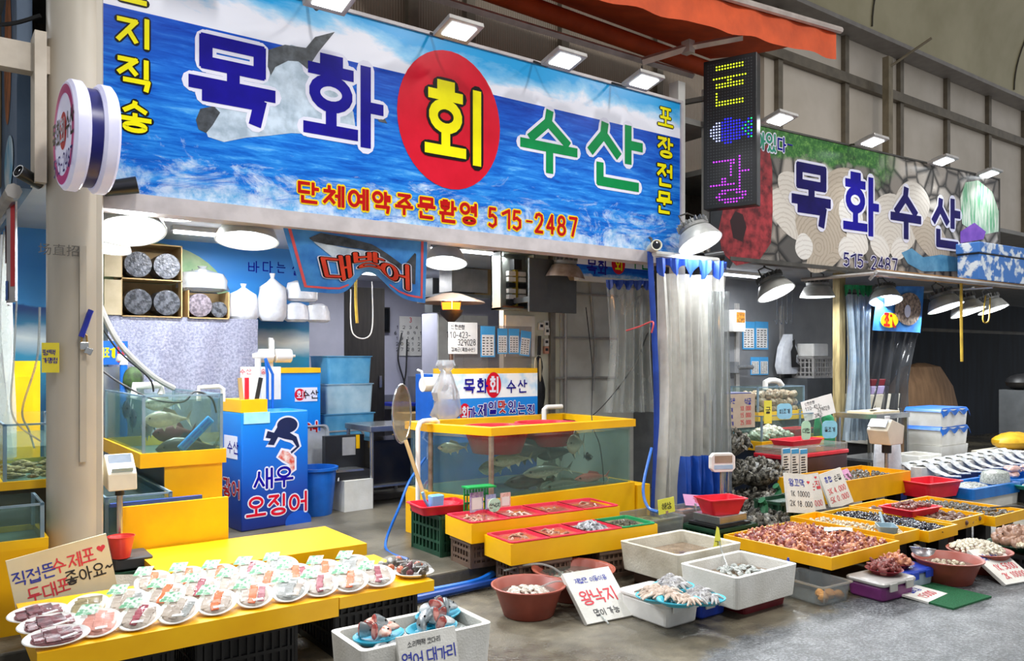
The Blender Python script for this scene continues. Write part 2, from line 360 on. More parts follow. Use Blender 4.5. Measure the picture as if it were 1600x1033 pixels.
# back mural wall (blue sky, island, surf)
def mural_mat():
    m, t = newmat('mural_sea_paint'); p = t.n('BsdfPrincipled'); p.inputs['Roughness'].default_value = .45
    mp = t.coords(); sp = t.n('SeparateXYZ'); t.l(mp, 0, sp, 0)
    n = t.noise(t.coords((1, 1, 3)), 2.2, 5)
    a = t.n('Math', operation='MULTIPLY_ADD'); a.inputs[1].default_value = .14; t.l(n, 'Fac', a, 0); t.l(sp, 'Z', a, 2)
    r = t.ramp([(.2, lin('#0c4f78')), (.42, lin('#1c8fb8')), (.5, lin('#e4f1f4')), (.56, lin('#1f7aa5')), (.62, lin('#0b4a8c')), (.635, lin('#0d4b9b')), (.64, lin('#3f9fe6')), (.8, lin('#2f86d6')), (1, lin('#4e9adf'))])
    mr = t.n('MapRange'); mr.inputs['From Min'].default_value = .8; mr.inputs['From Max'].default_value = 2.9; t.l(a, 0, mr, 0); t.l(mr, 0, r, 0)
    t.l(r, 0, p, 'Base Color'); t.out(p); return m
M_grey = mat('grey_lilac_paint', '#b3b3c2', '#a4a4b4', .5, scale=2); M_cream = mat('cream_panel', '#d9d8c6', '#cfceba', .4, scale=3)
M_white = mat('white_paint', '#d8d8d4', '#c6c6c1', .42, scale=4); M_dirty = mat('stained_white_panel', '#dcdcd6', '#bfbeb6', .5, scale=2.5)
mb = MB(); mb.bb(.62, 3.42, 8.3, 8.4, .1, 2.75); struct(mb.build('wall_mural', mural_mat()))
mb = MB(); mb.bb(3.36, 3.44, 8.4, 11.0, .1, 2.75); struct(mb.build('wall_inner_side', M_grey))
mb = MB(); mb.bb(3.4, 8.2, 11.0, 11.1, 1.05, 2.75); mb.mi = 1; mb.bb(3.4, 8.2, 10.99, 11.1, .25, 1.05); struct(mb.build('wall_deep_back', [M_grey, mat('grey_dado', '#6f7079', '#5f6068', .5)]))
mb = MB(); mb.bb(.6, 6.85, 5.62, 11.1, 2.75, 2.82); mb.bb(6.85, 8.3, 8.02, 11.1, 2.75, 2.82); struct(mb.build('ceiling_stall', mat('ceiling_white', '#c9cdd2', '#bfc4ca', .4, scale=3)))
# cold-room panel wall behind the round tank side
mb = MB(); mb.bb(5.05, 7.4, 7.0, 7.08, .1, 2.75); struct(mb.build('wall_panel', M_cream))
mb = MB(); mb.bb(5.82, 7.4, 6.975, 7.0, .1, 2.75); struct(mb.build('wall_panel_stained', M_dirty))
mb = MB(); mb.bb(5.66, 5.73, 6.96, 7.0, .1, 2.75); struct(mb.build('trim_1', mat('grey_brown_metal', '#8d877c', '#766f66', .5, .3)))
mb = MB(); mb.bb(6.95, 7.03, 5.75, 7.0, 0, 2.75); struct(mb.build('wall_between_stalls', mat('dark_grey_steel', '#6d6f72', '#5d5f62', .45, .2)))
# second stall, room behind
M_steel = mat('grey_steel_sheet', '#8d8f92', '#7d7f83', .38, .35, scale=2)
mb = MB(); mb.bb(7.0, 12.25, 7.6, 7.68, 0, 2.75); struct(mb.build('wall_stall_back', M_steel))
mb = MB(); mb.bb(12.2, 27, 7.9, 8.0, 0, 2.75); struct(mb.build('wall_dark_back', mat('dark_navy_cloth_wall', '#1f2733', '#141a22', .8, scale=2, stretch=(3, 1, .4))))
mb = MB(); mb.bb(6.9, 27, 5.75, 8.0, 2.75, 2.82); struct(mb.build('ceiling_far_stall', mat('ceiling_grey', '#8b8d90', '#7c7e81', .5)))
# upper translucent wall
def ribbed(name, a, b, rough=.4, freq=70):
    m, t = newmat(name); p = t.n('BsdfPrincipled'); p.inputs['Roughness'].default_value = rough
    mp = t.coords(); n = t.noise(mp, 1.3, 4); r = t.ramp([(.3, lin(b)), (.7, lin(a))]); t.l(n, 'Fac', r, 0); t.l(r, 0, p, 'Base Color')
    wv = t.n('TexWave', wave_type='BANDS', bands_direction='X'); wv.inputs['Scale'].default_value = freq / 6.28; t.l(mp, 0, wv, 'Vector')
    bp = t.n('Bump'); bp.inputs['Strength'].default_value = .4; bp.inputs['Distance'].default_value = .01; t.l(wv, 'Fac', bp, 'Height'); t.l(bp, 0, p, 'Normal'); t.out(p); return m
UY = 6.7
mb = MB(); mb.bb(-.5, 9.1, UY, UY + .06, 2.8, 6.45); struct(mb.build('wall_upper_ribbed', ribbed('ribbed_translucent', '#93826f', '#7c6d5c')))
mb = MB(); mb.bb(9.1, 30, UY, UY + .06, 2.8, 6.45); struct(mb.build('wall_upper_panels', mat('beige_panel', '#d6cabb', '#c6baa9', .45, scale=1.2)))
M_bronze = mat('bronze_mullion', '#7a7060', '#665d50', .45, .3)
k = 2
for px in (640, 730, 877, 1025, 1213, 1317, 1403, 1476, 1541, 1597):
    x = V(px, 100, UY).x; mb = MB(); mb.bb(x - .05, x + .05, UY - .07, UY + .01, 2.8, 6.45); struct(mb.build('trim_%d' % k, M_bronze)); k += 1
za = V(1300, 112, UY - .1).z
mb = MB(); mb.bb(6.5, 21, UY - .1, UY - .0, za - .07, za + .07); struct(mb.build('trim_%d' % k, M_bronze)); k += 1
x = V(1387, 100, 6.45).x; mb = MB(); mb.bb(x - .06, x + .06, 6.4, 6.5, 2.8, 6.1); mb.tube([(x, 6.42, 5.95), (x + .3, 5.95, 6.3)], .02); struct(mb.build('trim_%d' % k, mat('ochre_post', '#8d8068', '#776b55', .5))); k += 1
# vaulted hall lining that starts at the head of the wall
def vault(u, v):
    a = v * 1.05; return (5.0 + 17 * u, 6.4 - 5.2 * (1 - math.cos(a)), 6.42 + 3.2 * math.sin(a))
mb = MB(); mb.sheet(vault, 1, 24); mb.bb(5.0, 22, 6.4, 6.75, 6.36, 6.42); mb.mi = 1
for x in (11.2, 15.9): mb.tube([(x, vault(0, v / 24)[1] - .012, vault(0, v / 24)[2] - .004) for v in range(25)], .012, 5)
struct(mb.build('ceiling_vault', [mat('olive_vault', '#b5aa86', '#a0956f', .35, .1, scale=1), mat('seam_dark', '#4b4538', rough=.7)], smooth=True))
mb = MB(); mb.bb(5.0, 22, 6.37, 6.69, 6.30, 6.362); struct(mb.build('ceiling_soffit', mat('grey_soffit', '#97908a', '#88817b', .5)))
# side alley at the photo's edge: brown roof, far wall
mb = MB(); mb.bb(-4, .3, 5.0, 14, 4.6, 4.7); struct(mb.build('ceiling_alley', mat('brown_roof', '#6e5a45', '#584634', .6)))
mb = MB(); mb.bb(-9, .55, 13, 13.1, 0, 4.6); struct(mb.build('wall_alley_end', mat('alley_wall', '#b8a78e', '#96866f', .6)))
# roofs over the stalls
mb = MB(); mb.bb(.2, 6.9, 5.62, UY, 4.0, 4.06); struct(mb.build('ceiling_stall_roof', mat('roof_sheet', '#8f8d88', rough=.5)))
mb = MB(); mb.bb(6.9, 17, 5.75, UY, 3.6, 3.66); struct(mb.build('ceiling_far_roof', MATS['roof_sheet']))
# posts
mb = MB()
N = 22; prof = [(.155 * math.cos(2 * math.pi * i / N) * .97, .155 * math.sin(2 * math.pi * i / N)) for i in range(N)]
mb.loft([[(x, y, z) for x, y in prof] for z in (0, 5.5)], cap=True); mb.bb(.05, .125, -.12, .1, 0, 5.5); mb.bb(.0, .035, -.172, -.1, 1.0, 2.25)
M_post = mat('cream_steel', '#c8c0b2', '#b3aa9b', .4, scale=2.2, stretch=(1, 1, .35))
pil = struct(mb.build('pillar', M_post, loc=(.775, 5.42, 0), smooth=True))
mb = MB(); mb.bb(6.1, 6.2, 5.5, 5.62, 0, 4.35); struct(mb.build('pillar_front', M_white))
mb = MB(); mb.bb(6.62, 6.72, 5.55, 5.65, 0, 4.4); struct(mb.build('pillar_second', M_white))
mb = MB(); mb.bb(-3, .66, 5.36, 5.46, 3.24, 3.40); mb.bb(.555, .615, 5.3, 5.5, 2.6, 3.46); struct(mb.build('beam_cream', mat('cream_beam', '#cfc4b4', '#bcb0a0', .5)))
# ================================================================== SIGNS
def ocean_mat(name, w, h, hor, sky=True, k=1.0):
    m, t = newmat(name); p = t.n('BsdfPrincipled'); p.inputs['Roughness'].default_value = .25; p.inputs['Specular IOR Level'].default_value = .15
    mp = t.coords(); sp = t.n('SeparateXYZ'); t.l(mp, 0, sp, 0)
    nl = t.noise(t.coords((1.1 * k, 1, 9 * k)), 2.4, 7, .68, .4); nf = t.noise(t.coords((1.3 * k, 1, 3.0 * k), loc=(4, 0, 1)), 1.7, 9, .72, .9)
    zz = t.n('MapRange'); zz.inputs['From Max'].default_value = hor; t.l(sp, 'Z', zz, 0)
    deep = t.ramp([(.28, lin('#0a3fa0')), (.45, lin('#1466c8')), (.58, lin('#2a86dc')), (.72, lin('#6db9ee'))]); t.l(nl, 'Fac', deep, 0)
    top = t.ramp([(.3, lin('#0a2f98')), (.55, lin('#1450c0')), (.75, lin('#2f74d4'))]); t.l(nl, 'Fac', top, 0)
    sea = t.mix((t.ramp([(.45, (0, 0, 0, 1)), (.95, (1, 1, 1, 1))]), 0), (deep, 0), (top, 0)); t.l(zz, 0, sea.inputs[0].links[0].from_node, 0)
    fz = t.n('Math', operation='MULTIPLY_ADD'); fz.inputs[1].default_value = -.66; t.l(zz, 0, fz, 0); t.l(nf, 'Fac', fz, 2)
    foam = t.ramp([(.36, (0, 0, 0, 1)), (.46, (.75, .75, .75, 1)), (.6, (1, 1, 1, 1))]); t.l(fz, 0, foam, 0)
    nd = t.noise(t.coords((1, 1, 1)), 9 * k, 6, .7); fc = t.ramp([(.35, lin('#5fa6d8')), (.6, lin('#d5e2f0'))]); t.l(nd, 'Fac', fc, 0)
    sea2 = t.mix((foam, 0), (sea, 0), (fc, 0)); last = (sea2, 0)
    if sky:
        nc = t.noise(t.coords((.55, 1, 1.3), loc=(2.3, 0, 0)), 1.5, 8, .6, .3)
        cz = t.n('MapRange'); cz.inputs['From Min'].default_value = hor; cz.inputs['From Max'].default_value = h; t.l(sp, 'Z', cz, 0)
        cm = t.n('Math', operation='MULTIPLY_ADD'); cm.inputs[1].default_value = -.42; t.l(cz, 0, cm, 0); t.l(nc, 'Fac', cm, 2)
        cl = t.ramp([(.16, lin('#2aa0e2')), (.28, lin('#8fcaf0')), (.36, lin('#e6e8f4'))]); t.l(cm, 0, cl, 0)
        st = t.n('Math', operation='GREATER_THAN'); st.inputs[1].default_value = hor; t.l(sp, 'Z', st, 0)
        last = (t.mix((st, 0), (sea2, 0), (cl, 0)), 0)
    t.l(last[0], 0, p, 'Base Color'); t.out(p); return m
NAVY = mat('vinyl_navy', '#1a1390', '#17117f', .25, spec=.12); WHT = mat('vinyl_white', '#dcdcec', '#d4d4e6', .28, spec=.12); GRN = mat('vinyl_green', '#0b8a4a', '#097f43', .25, spec=.12)
YEL = mat('vinyl_yellow', '#eee60a', '#e6dc08', .28, spec=.12); BLK = mat('vinyl_black', '#141414', '#101010', .3, spec=.12); RED = mat('vinyl_red', '#cf1830', '#c5142a', .28, spec=.12); RED2 = mat('vinyl_dark_red', '#b81414', '#ae1010', .28, spec=.12); YEL2 = mat('vinyl_amber', '#f2d21c', '#eccb18', .28, spec=.12)
alu = mat('aluminium_frame', '#c9c5c2', '#b5b1ae', .35, .5)
sg = thing('shop_sign', 'very long blue sea signboard with a red oval and big lettering over the tank stall', 'sign', (SX0, FY, SZ0))
SW, SH = SX1 - SX0, SZ1 - SZ0
mb = MB(); mb.bb(0, SW, 0, .12, 0, SH); mb.build('panel', ocean_mat('sea_print', SW, SH, V(1060, 216, FY).z - SZ0), sg)
mb = MB(); t_ = .03
for b in ((-t_, SW + t_, -.03, .14, -.11, 0), (-t_, SW + t_, -.02, .14, SH, SH + .025), (-t_, 0, -.02, .14, -.03, SH), (SW, SW + t_, -.02, .14, -.03, SH)): mb.bb(*b)
mb.build('frame', mat('sign_frame', '#c8c2c4', '#b4aeb0', .4), sg)
def sl(px, py):
    p = V(px, py, FY); return (p.x - SX0, p.z - SZ0)
def box_text(ch, p0, p1, m, weight, **kw):
    """one glyph filling the sign-plane rectangle between two photo corners"""
    a, b = sl(*p0), sl(*p1); w_, h_ = abs(b[0] - a[0]), abs(b[1] - a[1])
    st = layout(ch, h_, w_); xs = [p[0] for q in st for p in q]; ys = [p[1] for q in st for p in q]
    fx, fy = (w_ - weight * h_) / max(1e-3, max(xs) - min(xs)), (h_ - weight * h_) / max(1e-3, max(ys) - min(ys))
    st = [[(p[0] * fx, p[1] * fy) for p in q] for q in st]
    lettering(sg, ch, ((a[0] + b[0]) / 2, (a[1] + b[1]) / 2), h_, m, weight, strokes=st, **kw)
# leaping fish printed behind the lettering
def fishprint(parent, pts, m, y, name='fish_print'):
    mb = MB(); flat(mb, pts, y); return mb.build(name, m, parent)
M_fdark = mat('print_fish_back', '#4a5058', '#22262c', .3, scale=14); M_fpale = mat('print_fish_belly', '#c4d4e4', '#93a5b6', .3, scale=9)
q = lambda L: [sl(*p) for p in L]
fishprint(sg, q([(318, 172), (345, 166), (372, 150), (410, 120), (425, 82), (455, 70), (480, 78), (497, 100), (520, 130), (552, 175), (556, 205), (530, 222), (495, 210), (455, 208), (420, 212), (385, 215), (350, 222), (325, 214), (318, 195)]), M_fpale, -.0015)
fishprint(sg, q([(306, 187), (313, 170), (334, 166), (344, 176), (332, 196), (322, 208), (310, 202)]), M_fdark, -.002)
fishprint(sg, q([(419, 78), (445, 70), (478, 75), (492, 58), (523, 50), (505, 72), (497, 82), (480, 108), (466, 96), (450, 95), (430, 105), (423, 118), (418, 104)]), M_fdark, -.0025)
fishprint(sg, q([(585, 178), (600, 184), (605, 193), (592, 190)]), M_fdark, -.002)
box_text('목', (290, 45), (434, 207), NAVY, .15, edge=WHT, edge_w=.045)
box_text('화', (470, 75), (602, 240), NAVY, .13, edge=WHT, edge_w=.045)
mb = MB(); c0 = sl(704, 188); rx = (sl(784, 188)[0] - sl(624, 188)[0]) / 2; disc(mb, c0[0], c0[1], rx, .545, -.003); mb.build('emblem', RED, sg)
box_text('회', (660, 118), (751, 264), YEL, .125, edge=BLK, edge_w=.036, y=-.008)
box_text('수', (810, 158), (904, 282), GRN, .14, edge=WHT, edge_w=.042)
box_text('산', (918, 178), (1006, 302), GRN, .14, edge=WHT, edge_w=.042)
for ch, p0, p1 in (('산', (176, -60), (235, 12)), ('지', (181, 18), (233, 80)), ('직', (182, 84), (235, 147)), ('송', (183, 152), (238, 212))): box_text(ch, p0, p1, YEL, .14, edge=BLK, edge_w=.05)
for ch, p0, p1 in (('포', (1027, 165), (1052, 201)), ('장', (1027, 211), (1052, 250)), ('전', (1026, 253), (1050, 294)), ('문', (1025, 297), (1050, 336))): box_text(ch, p0, p1, YEL, .14, edge=BLK, edge_w=.05)
for i, (ch, x0, x1, y0, y1) in enumerate((('단', 465, 499, 281, 320), ('체', 504, 538, 286, 326), ('예', 543, 576, 291, 331), ('약', 581, 611, 296, 336), ('주', 616, 646, 301, 339), ('문', 651, 681, 306, 344), ('환', 685, 714, 310, 350), ('영', 718, 745, 314, 353))):
    box_text(ch, (x0, y0), (x1, y1), RED2, .15, edge=YEL2, edge_w=.06)
xs = [762, 783, 800, 821, 835, 853, 870, 888]; 
for i, ch in enumerate('515-2487'):
    x = xs[i]; y = 323 + (x - 762) * .118
    if ch == '-': box_text('ㅡ' if 0 else '-', (x, y + 13), (x + 11, y + 19), RED2, .6, edge=YEL2, edge_w=.3)
    else: box_text(ch, (x, y), (x + 14, y + 34), RED2, .15, edge=YEL2, edge_w=.06)
# floodlight on an arm
M_lampgrey = mat('lamp_grey', '#b9b6b3', '#a3a09d', .4, .3); M_lampdark = mat('lamp_dark', '#55534f', '#44423e', .5, .3); M_led = glow('led_white', '#f4fbff', 9)
def floodlight(loc, label, tilt=-.25, power=9, s=1.0, rz=0, hold=(FY, SZ1)):
    t = thing('floodlight', label, 'lamp', loc, rz, 'floodlights along the signboards')
    mb = MB(); mb.M = Euler((tilt, 0, 0)).to_matrix().to_4x4()
    mb.box((0, 0, .02), (.3 * s, .24 * s, .035)); mb.box((0, .02, .05), (.2 * s, .14 * s, .03)); mb.build('housing', M_lampgrey, t, bevel=.006)
    mb = MB(); mb.M = Euler((tilt, 0, 0)).to_matrix().to_4x4(); mb.box((0, -.005, -.002), (.21 * s, .15 * s, .008)); mb.build('led_panel', M_led, t)
    mb = MB(); mb.tube([(0, .1 * s, .02), (0, .24, .03), (0, hold[0] - loc[1] - .012, hold[1] + .012 - loc[2])], .012, 6); mb.build('arm', M_lampdark, t)
    l = area_light('floodlight_beam', (0, -.02, -.02), .2, power, (.93, .97, 1), (tilt - .35, 0, 0), size_y=.14, spread=R(150)); l.parent = t
    return t
for px, py, nm in ((517, 2, 'above the second blue letter of the sea signboard'), (717, 50, 'above the red oval of the sea signboard'), (882, 96, 'above the first green letter of the sea signboard'), (1006, 129, 'above the last green letter of the sea signboard')):
    p = V(px, py, FY - .42); floodlight(p, 'small square white floodlight on an arm ' + nm, power=16)
floodlight(V(330, -95, FY - .42), 'small square white floodlight above the first blue letter of the sea signboard', power=16)
# ---- second signboard with shellfish
A2, B2 = Vector((6.86, FY, 2.66)), Vector((12.2, 5.10, 2.66)); rz2 = math.atan2(B2.y - A2.y, B2.x - A2.x); W2 = (B2 - A2).length; H2 = 1.43
def shell_mat():
    m, t = newmat('shellfish_print'); p = t.n('BsdfPrincipled'); p.inputs['Roughness'].default_value = .3
    mp = t.coords((1, 1, 1)); sp = t.n('SeparateXYZ'); t.l(mp, 0, sp, 0)
    vo = t.n('TexVoronoi', feature='F1'); vo.inputs['Scale'].default_value = 4.2; t.l(mp, 0, vo, 'Vector')
    ve = t.n('TexVoronoi', feature='DISTANCE_TO_EDGE'); ve.inputs['Scale'].default_value = 4.2; t.l(mp, 0, ve, 'Vector')
    rg = t.n('Math', operation='SINE'); mu = t.n('Math', operation='MULTIPLY'); mu.inputs[1].default_value = 130; t.l(vo, 'Distance', mu, 0); t.l(mu, 0, rg, 0)
    hs = t.n('Math', operation='MULTIPLY_ADD'); hs.inputs[1].default_value = .06; t.l(rg, 0, hs, 0)
    sc = t.n('SeparateColor'); t.l(vo, 'Color', sc, 0); t.l(sc, 0, hs, 2)
    pal = t.ramp([(0, lin('#4c4a48')), (.3, lin('#7c766f')), (.6, lin('#a39a90')), (1, lin('#c9c4bc'))]); t.l(hs, 0, pal, 0)
    ed = t.ramp([(0, lin('#3a3a3c')), (.16, (1, 1, 1, 1))]); t.l(ve, 'Distance', ed, 0)
    c1 = t.mix(1.0, (pal, 0), (ed, 0), 'MULTIPLY')
    n = t.noise(t.coords((1, 1, 1.4)), 1.3, 5); ng = t.noise(mp, 16, 8, .8)
    gr = t.ramp([(.3, lin('#0e2a12')), (.5, lin('#2a6b24')), (.72, lin('#8cc060'))]); t.l(ng, 'Fac', gr, 0)
    gz = t.n('Math', operation='MULTIPLY_ADD'); gz.inputs[1].default_value = .9; t.l(n, 'Fac', gz, 0); t.l(sp, 'Z', gz, 2)
    gm = t.ramp([(.82, (0, 0, 0, 1)), (.86, (1, 1, 1, 1))]); mr = t.n('MapRange'); mr.inputs['From Max'].default_value = 1.9; t.l(gz, 0, mr, 0); t.l(mr, 0, gm, 0)
    xr = t.ramp([(.0, (1, 1, 1, 1)), (.46, (1, 1, 1, 1)), (.56, (0, 0, 0, 1))]); mx = t.n('MapRange'); mx.inputs['From Max'].default_value = 5.4; t.l(sp, 'X', mx, 0); t.l(mx, 0, xr, 0)
    gm2 = t.mix(1.0, (gm, 0), (xr, 0), 'MULTIPLY')
    t.l(t.mix((gm2, 0), (c1, 0), (gr, 0)), 0, p, 'Base Color'); t.out(p); return m
s2 = thing('shop_sign', 'grey signboard printed with shellfish and four navy letters over the shellfish stall', 'sign', A2, rz2)
mb = MB(); mb.bb(0, W2, 0, .12, 0, H2); mb.build('panel', shell_mat(), s2)
mb = MB(); mb.bb(-.02, W2 + .02, -.01, .13, -.04, 0); mb.bb(-.02, W2 + .02, -.01, .13, H2, H2 + .02); mb.bb(W2, W2 + .02, -.01, .13, 0, H2); mb.build('frame', M_lampdark, s2)
def s2p(px, py):
    a = (px - 800) / FPX; rd = Vector((a * _c + _s, _c - a * _s)); e = Vector((math.cos(rz2), math.sin(rz2)))
    # A2 + e*t = rd*d
    det = e.x * -rd.y + rd.x * e.y; t = (-A2.x * -rd.y - rd.x * -A2.y * 1.0) / det if 0 else ((-A2.x) * (-rd.y) - (-rd.x) * (-A2.y)) / (e.x * (-rd.y) - (-rd.x) * e.y)
    d = (A2.x + e.x * t) / rd.x; return (t, EYE - (py - HORIZON) * d / FPX - A2.z)
def box2(ch, p0, p1, m, weight, **kw):
    a, b = s2p(*p0), s2p(*p1); w_, h_ = abs(b[0] - a[0]), abs(b[1] - a[1]); st = layout(ch, h_, w_)
    xs = [p[0] for q_ in st for p in q_]; ys = [p[1] for q_ in st for p in q_]; fx, fy = (w_ - weight * h_) / max(1e-3, max(xs) - min(xs)), (h_ - weight * h_) / max(1e-3, max(ys) - min(ys))
    lettering(s2, ch, ((a[0] + b[0]) / 2, (a[1] + b[1]) / 2), h_, m, weight, strokes=[[(p[0] * fx, p[1] * fy) for p in q_] for q_ in st], **kw)
q2 = lambda L: [s2p(*p) for p in L]
M_shell = []
for nm, a, b in (('print_clam_pale', '#cfc9c0', '#bdb5ab'), ('print_clam_tan', '#b4a898', '#a09484'), ('print_clam_white', '#dedbd6', '#ccc7c1')):
    m, t = newmat(nm); p = t.n('BsdfPrincipled'); p.inputs['Roughness'].default_value = .3; mp = t.coords((1, 1, 1), loc=(.03, 0, .3))
    wv = t.n('TexWave', wave_type='RINGS', rings_direction='SPHERICAL'); wv.inputs['Scale'].default_value = 6; wv.inputs['Distortion'].default_value = 2.5; wv.inputs['Detail Scale'].default_value = 3; t.l(mp, 0, wv, 'Vector')
    r = t.ramp([(.0, lin(b)), (.35, lin(a)), (1, lin(a))]); t.l(wv, 'Fac', r, 0); t.l(r, 0, p, 'Base Color'); t.out(p); M_shell.append(m)
for i, (px, py, rx, rz, k) in enumerate(((1240, 335, 40, 34, 0), (1293, 392, 36, 26, 1), (1280, 345, 36, 55, 1), (1395, 350, 38, 50, 0), (1340, 375, 18, 22, 2), (1375, 385, 16, 18, 2), (1455, 372, 32, 32, 1), (1256, 385, 14, 20, 2), (1320, 300, 40, 38, 1), (1425, 318, 28, 38, 0), (1244, 300, 30, 26, 0), (1330, 335, 20, 28, 2), (1405, 388, 14, 18, 2), (1322, 388, 13, 18, 2))):
    c0 = s2p(px, py); r0 = abs(s2p(px + rx, py)[0] - c0[0]); mb = MB(); N = 28
    mb.poly([(r0 * (1 - .18 * max(0, math.sin(a))) * math.cos(a), 0, rz / 62 * .42 * 1.1 * math.sin(a)) for a in [-2 * math.pi * j / N for j in range(N)]])
    mb.build('shell_print', M_shell[k], s2, loc=(c0[0], -.0012 - i * .00012, c0[1]), rot=(0, random.uniform(-.6, .6), 0))
M_octo = mat('print_octopus', '#a8343a', '#4a0e14', .3, scale=9); M_octo2 = mat('print_octopus_dark', '#2a0c10', rough=.3)
mb = MB(); N = 30; cc = s2p(1162, 340); ro = abs(s2p(1205, 340)[0] - cc[0])
flat(mb, q2([(1150, 415), (1128, 395), (1122, 360), (1130, 325), (1150, 300), (1175, 285), (1185, 235), (1200, 225), (1206, 260), (1207, 330), (1204, 380), (1185, 408)]), -.004); mb.build('octopus_print', M_octo, s2)
mb = MB(); flat(mb, q2([(1145, 372), (1140, 345), (1148, 330), (1160, 335), (1166, 355), (1160, 378)]), -.0045); mb.build('octopus_shade_print', M_octo2, s2)
mb = MB(); flat(mb, q2([(1110, 300), (1185, 240), (1195, 232), (1200, 290), (1140, 420), (1110, 405)]), -.003); mb.build('dark_print', mat('print_dark', '#1d2024', '#2c3036', .3), s2)
M_ab = mat('print_abalone', '#5fae7e', '#dfe8d8', .3, scale=3, stretch=(9, 1, 1), spread=(.4, .6)); mb = MB(); flat(mb, q2([(1503, 350), (1500, 310), (1508, 285), (1528, 282), (1550, 300), (1560, 330), (1560, 362), (1530, 368)]), -.004); mb.build('abalone_print', M_ab, s2)
mb = MB(); flat(mb, q2([(1500, 362), (1522, 348), (1540, 362), (1536, 374), (1500, 380)]), -.0045); mb.build('purple_print', mat('print_purple', '#8a55c0', '#6a3aa8', .3), s2)
mb = MB(); flat(mb, q2([(1408, 395), (1424, 388), (1442, 402), (1470, 398), (1512, 405), (1512, 424), (1440, 424), (1418, 412)]), -.0045); mb.build('wave_print', mat('print_wave', '#5f9ac0', '#3f7ba5', .3), s2)
NAVY2 = mat('vinyl_deep_navy', '#1c1660', '#17124f', .3, spec=.12)
box2('목', (1234, 250), (1299, 361), NAVY2, .15, edge=WHT, edge_w=.04, y=-.008); box2('화', (1315, 265), (1374, 374), NAVY, .13, edge=WHT, edge_w=.04, y=-.008)
box2('수', (1389, 285), (1440, 380), NAVY2, .15, edge=WHT, edge_w=.04, y=-.008); box2('산', (1455, 302), (1501, 391), NAVY2, .15, edge=WHT, edge_w=.04, y=-.008)
for i, ch in enumerate('515-2487'):
    x = 1317 + i * 10.8; y = 394 + i * 1.3
    if ch == '-': box2('-', (x, y + 10), (x + 6, y + 13), NAVY2, .6, edge=WHT, edge_w=.3, y=-.008)
    else: box2(ch, (x, y), (x + 9, y + 23), NAVY2, .13, edge=WHT, edge_w=.06, y=-.008)
GR2 = mat('vinyl_teal', '#0f8a6a', rough=.3)
for ch, x0, x1, y0, y1, m in (('아', 1182, 1196, 204, 236, GR2), ('있', 1196, 1212, 206, 240, GR2), ('다', 1214, 1228, 212, 240, NAVY), ('-', 1229, 1238, 224, 229, NAVY)): box2(ch, (x0, y0), (x1, y1), m, .13 if ch != '-' else .6, edge=WHT, edge_w=.06, y=-.008)
for px, py, nm in ((1218, 188, 'above the first navy letter'), (1363, 223, 'above the second navy letter'), (1474, 253, 'above the third navy letter'), (1545, 273, 'at the abalone end')):
    p = V(px, py, FY - .42); floodlight(p, 'small square white floodlight %s of the shellfish signboard' % nm, power=14, s=1.05, hold=(FY - .0675 * (p.x - A2.x), A2.z + H2))
# ---- dot-matrix LED board
p = V(1099, 200, 5.3); LX = p.x; lz0, lz1 = V(1099, 328, 5.3).z, V(1099, 97, 5.3).z
led = thing('led_board', 'tall black dot-matrix board showing glowing letters and a blue fish', 'LED sign', (LX, 5.3, lz0), R(-69))
LW, LH = .52, lz1 - lz0
mb = MB(); mb.bb(0, LW, 0, .13, 0, LH); mb.build('case', mat('black_plastic', '#16171a', '#0e0f12', .35), led, bevel=.008)
mb = MB(); mb.bb(-.36, .0, .04, .09, LH * .75, LH * .78); mb.build('bracket', M_lampdark, led)
NX, NZ = 16, 48; dx, dz = (LW - .07) / NX, (LH - .07) / NZ
grid = {}
def raster(sts, x0, z0, w_, h_, col, th=.52):
    for i in range(NX):
        for j in range(NZ):
            X, Z = (i - x0 + .5) / w_, (j - z0 + .5) / h_
            for st in sts:
                for a, b in zip(st, st[1:]):
                    ax, az = a[0] * w_, a[1] * h_; bx, bz = b[0] * w_, b[1] * h_; vx, vz = bx - ax, bz - az; L2 = vx * vx + vz * vz or 1e-9
                    k = max(0, min(1, ((X * w_ - ax) * vx + (Z * h_ - az) * vz) / L2))
                    if math.hypot(X * w_ - ax - k * vx, Z * h_ - az - k * vz) < th: grid[(i, j)] = col
raster([[(0, 1), (1, 1)], [(-.05, .72), (1.05, .72)], [(.5, .72), (.5, .42)], [(.05, .5), (.95, .5)], [(.05, .25), (.05, 0), (.95, 0)]], 3, 34, 10, 12, 'y')
raster(glyph('광'), 2, 1, 12, 14, 'p', .75)
for i in range(NX):
    for j in range(NZ):
        x, z = (i - 7) / 6.0, (j - 24) / 5.0
        if x * x * .55 + z * z * .9 < .62: grid[(i, j)] = 'b' if x > -.42 else 'w'
        if .75 < x <= 1.5 and abs(z) < (x - .62) * 1.1: grid[(i, j)] = 'b' if (i + j) % 2 else 'g'
cols = {'y': glow('led_lime', '#d8f02a', 2.5), 'p': glow('led_violet', '#c03cff', 2.6), 'b': glow('led_blue', '#2a2aff', 3), 'w': glow('led_pale', '#b9c4ff', 2.4), 'g': glow('led_green', '#30e890', 2), 'o': mat('led_off', '#3a3c40', rough=.3)}
for kx, nm in (('y', 'lettering'), ('p', 'lettering'), ('b', 'fish_print'), ('w', 'fish_print'), ('g', 'fish_print'), ('o', 'dot_pattern')):
    mb = MB()
    for i in range(NX):
        for j in range(NZ):
            if grid.get((i, j), 'o') == kx: mb.M = Matrix.Translation((.035 + (i + .5) * dx, -.003, .035 + (j + .5) * dz)); disc(mb, 0, 0, dx * .3, dx * .3, 0, 7)
    mb.build(nm, cols[kx], led)
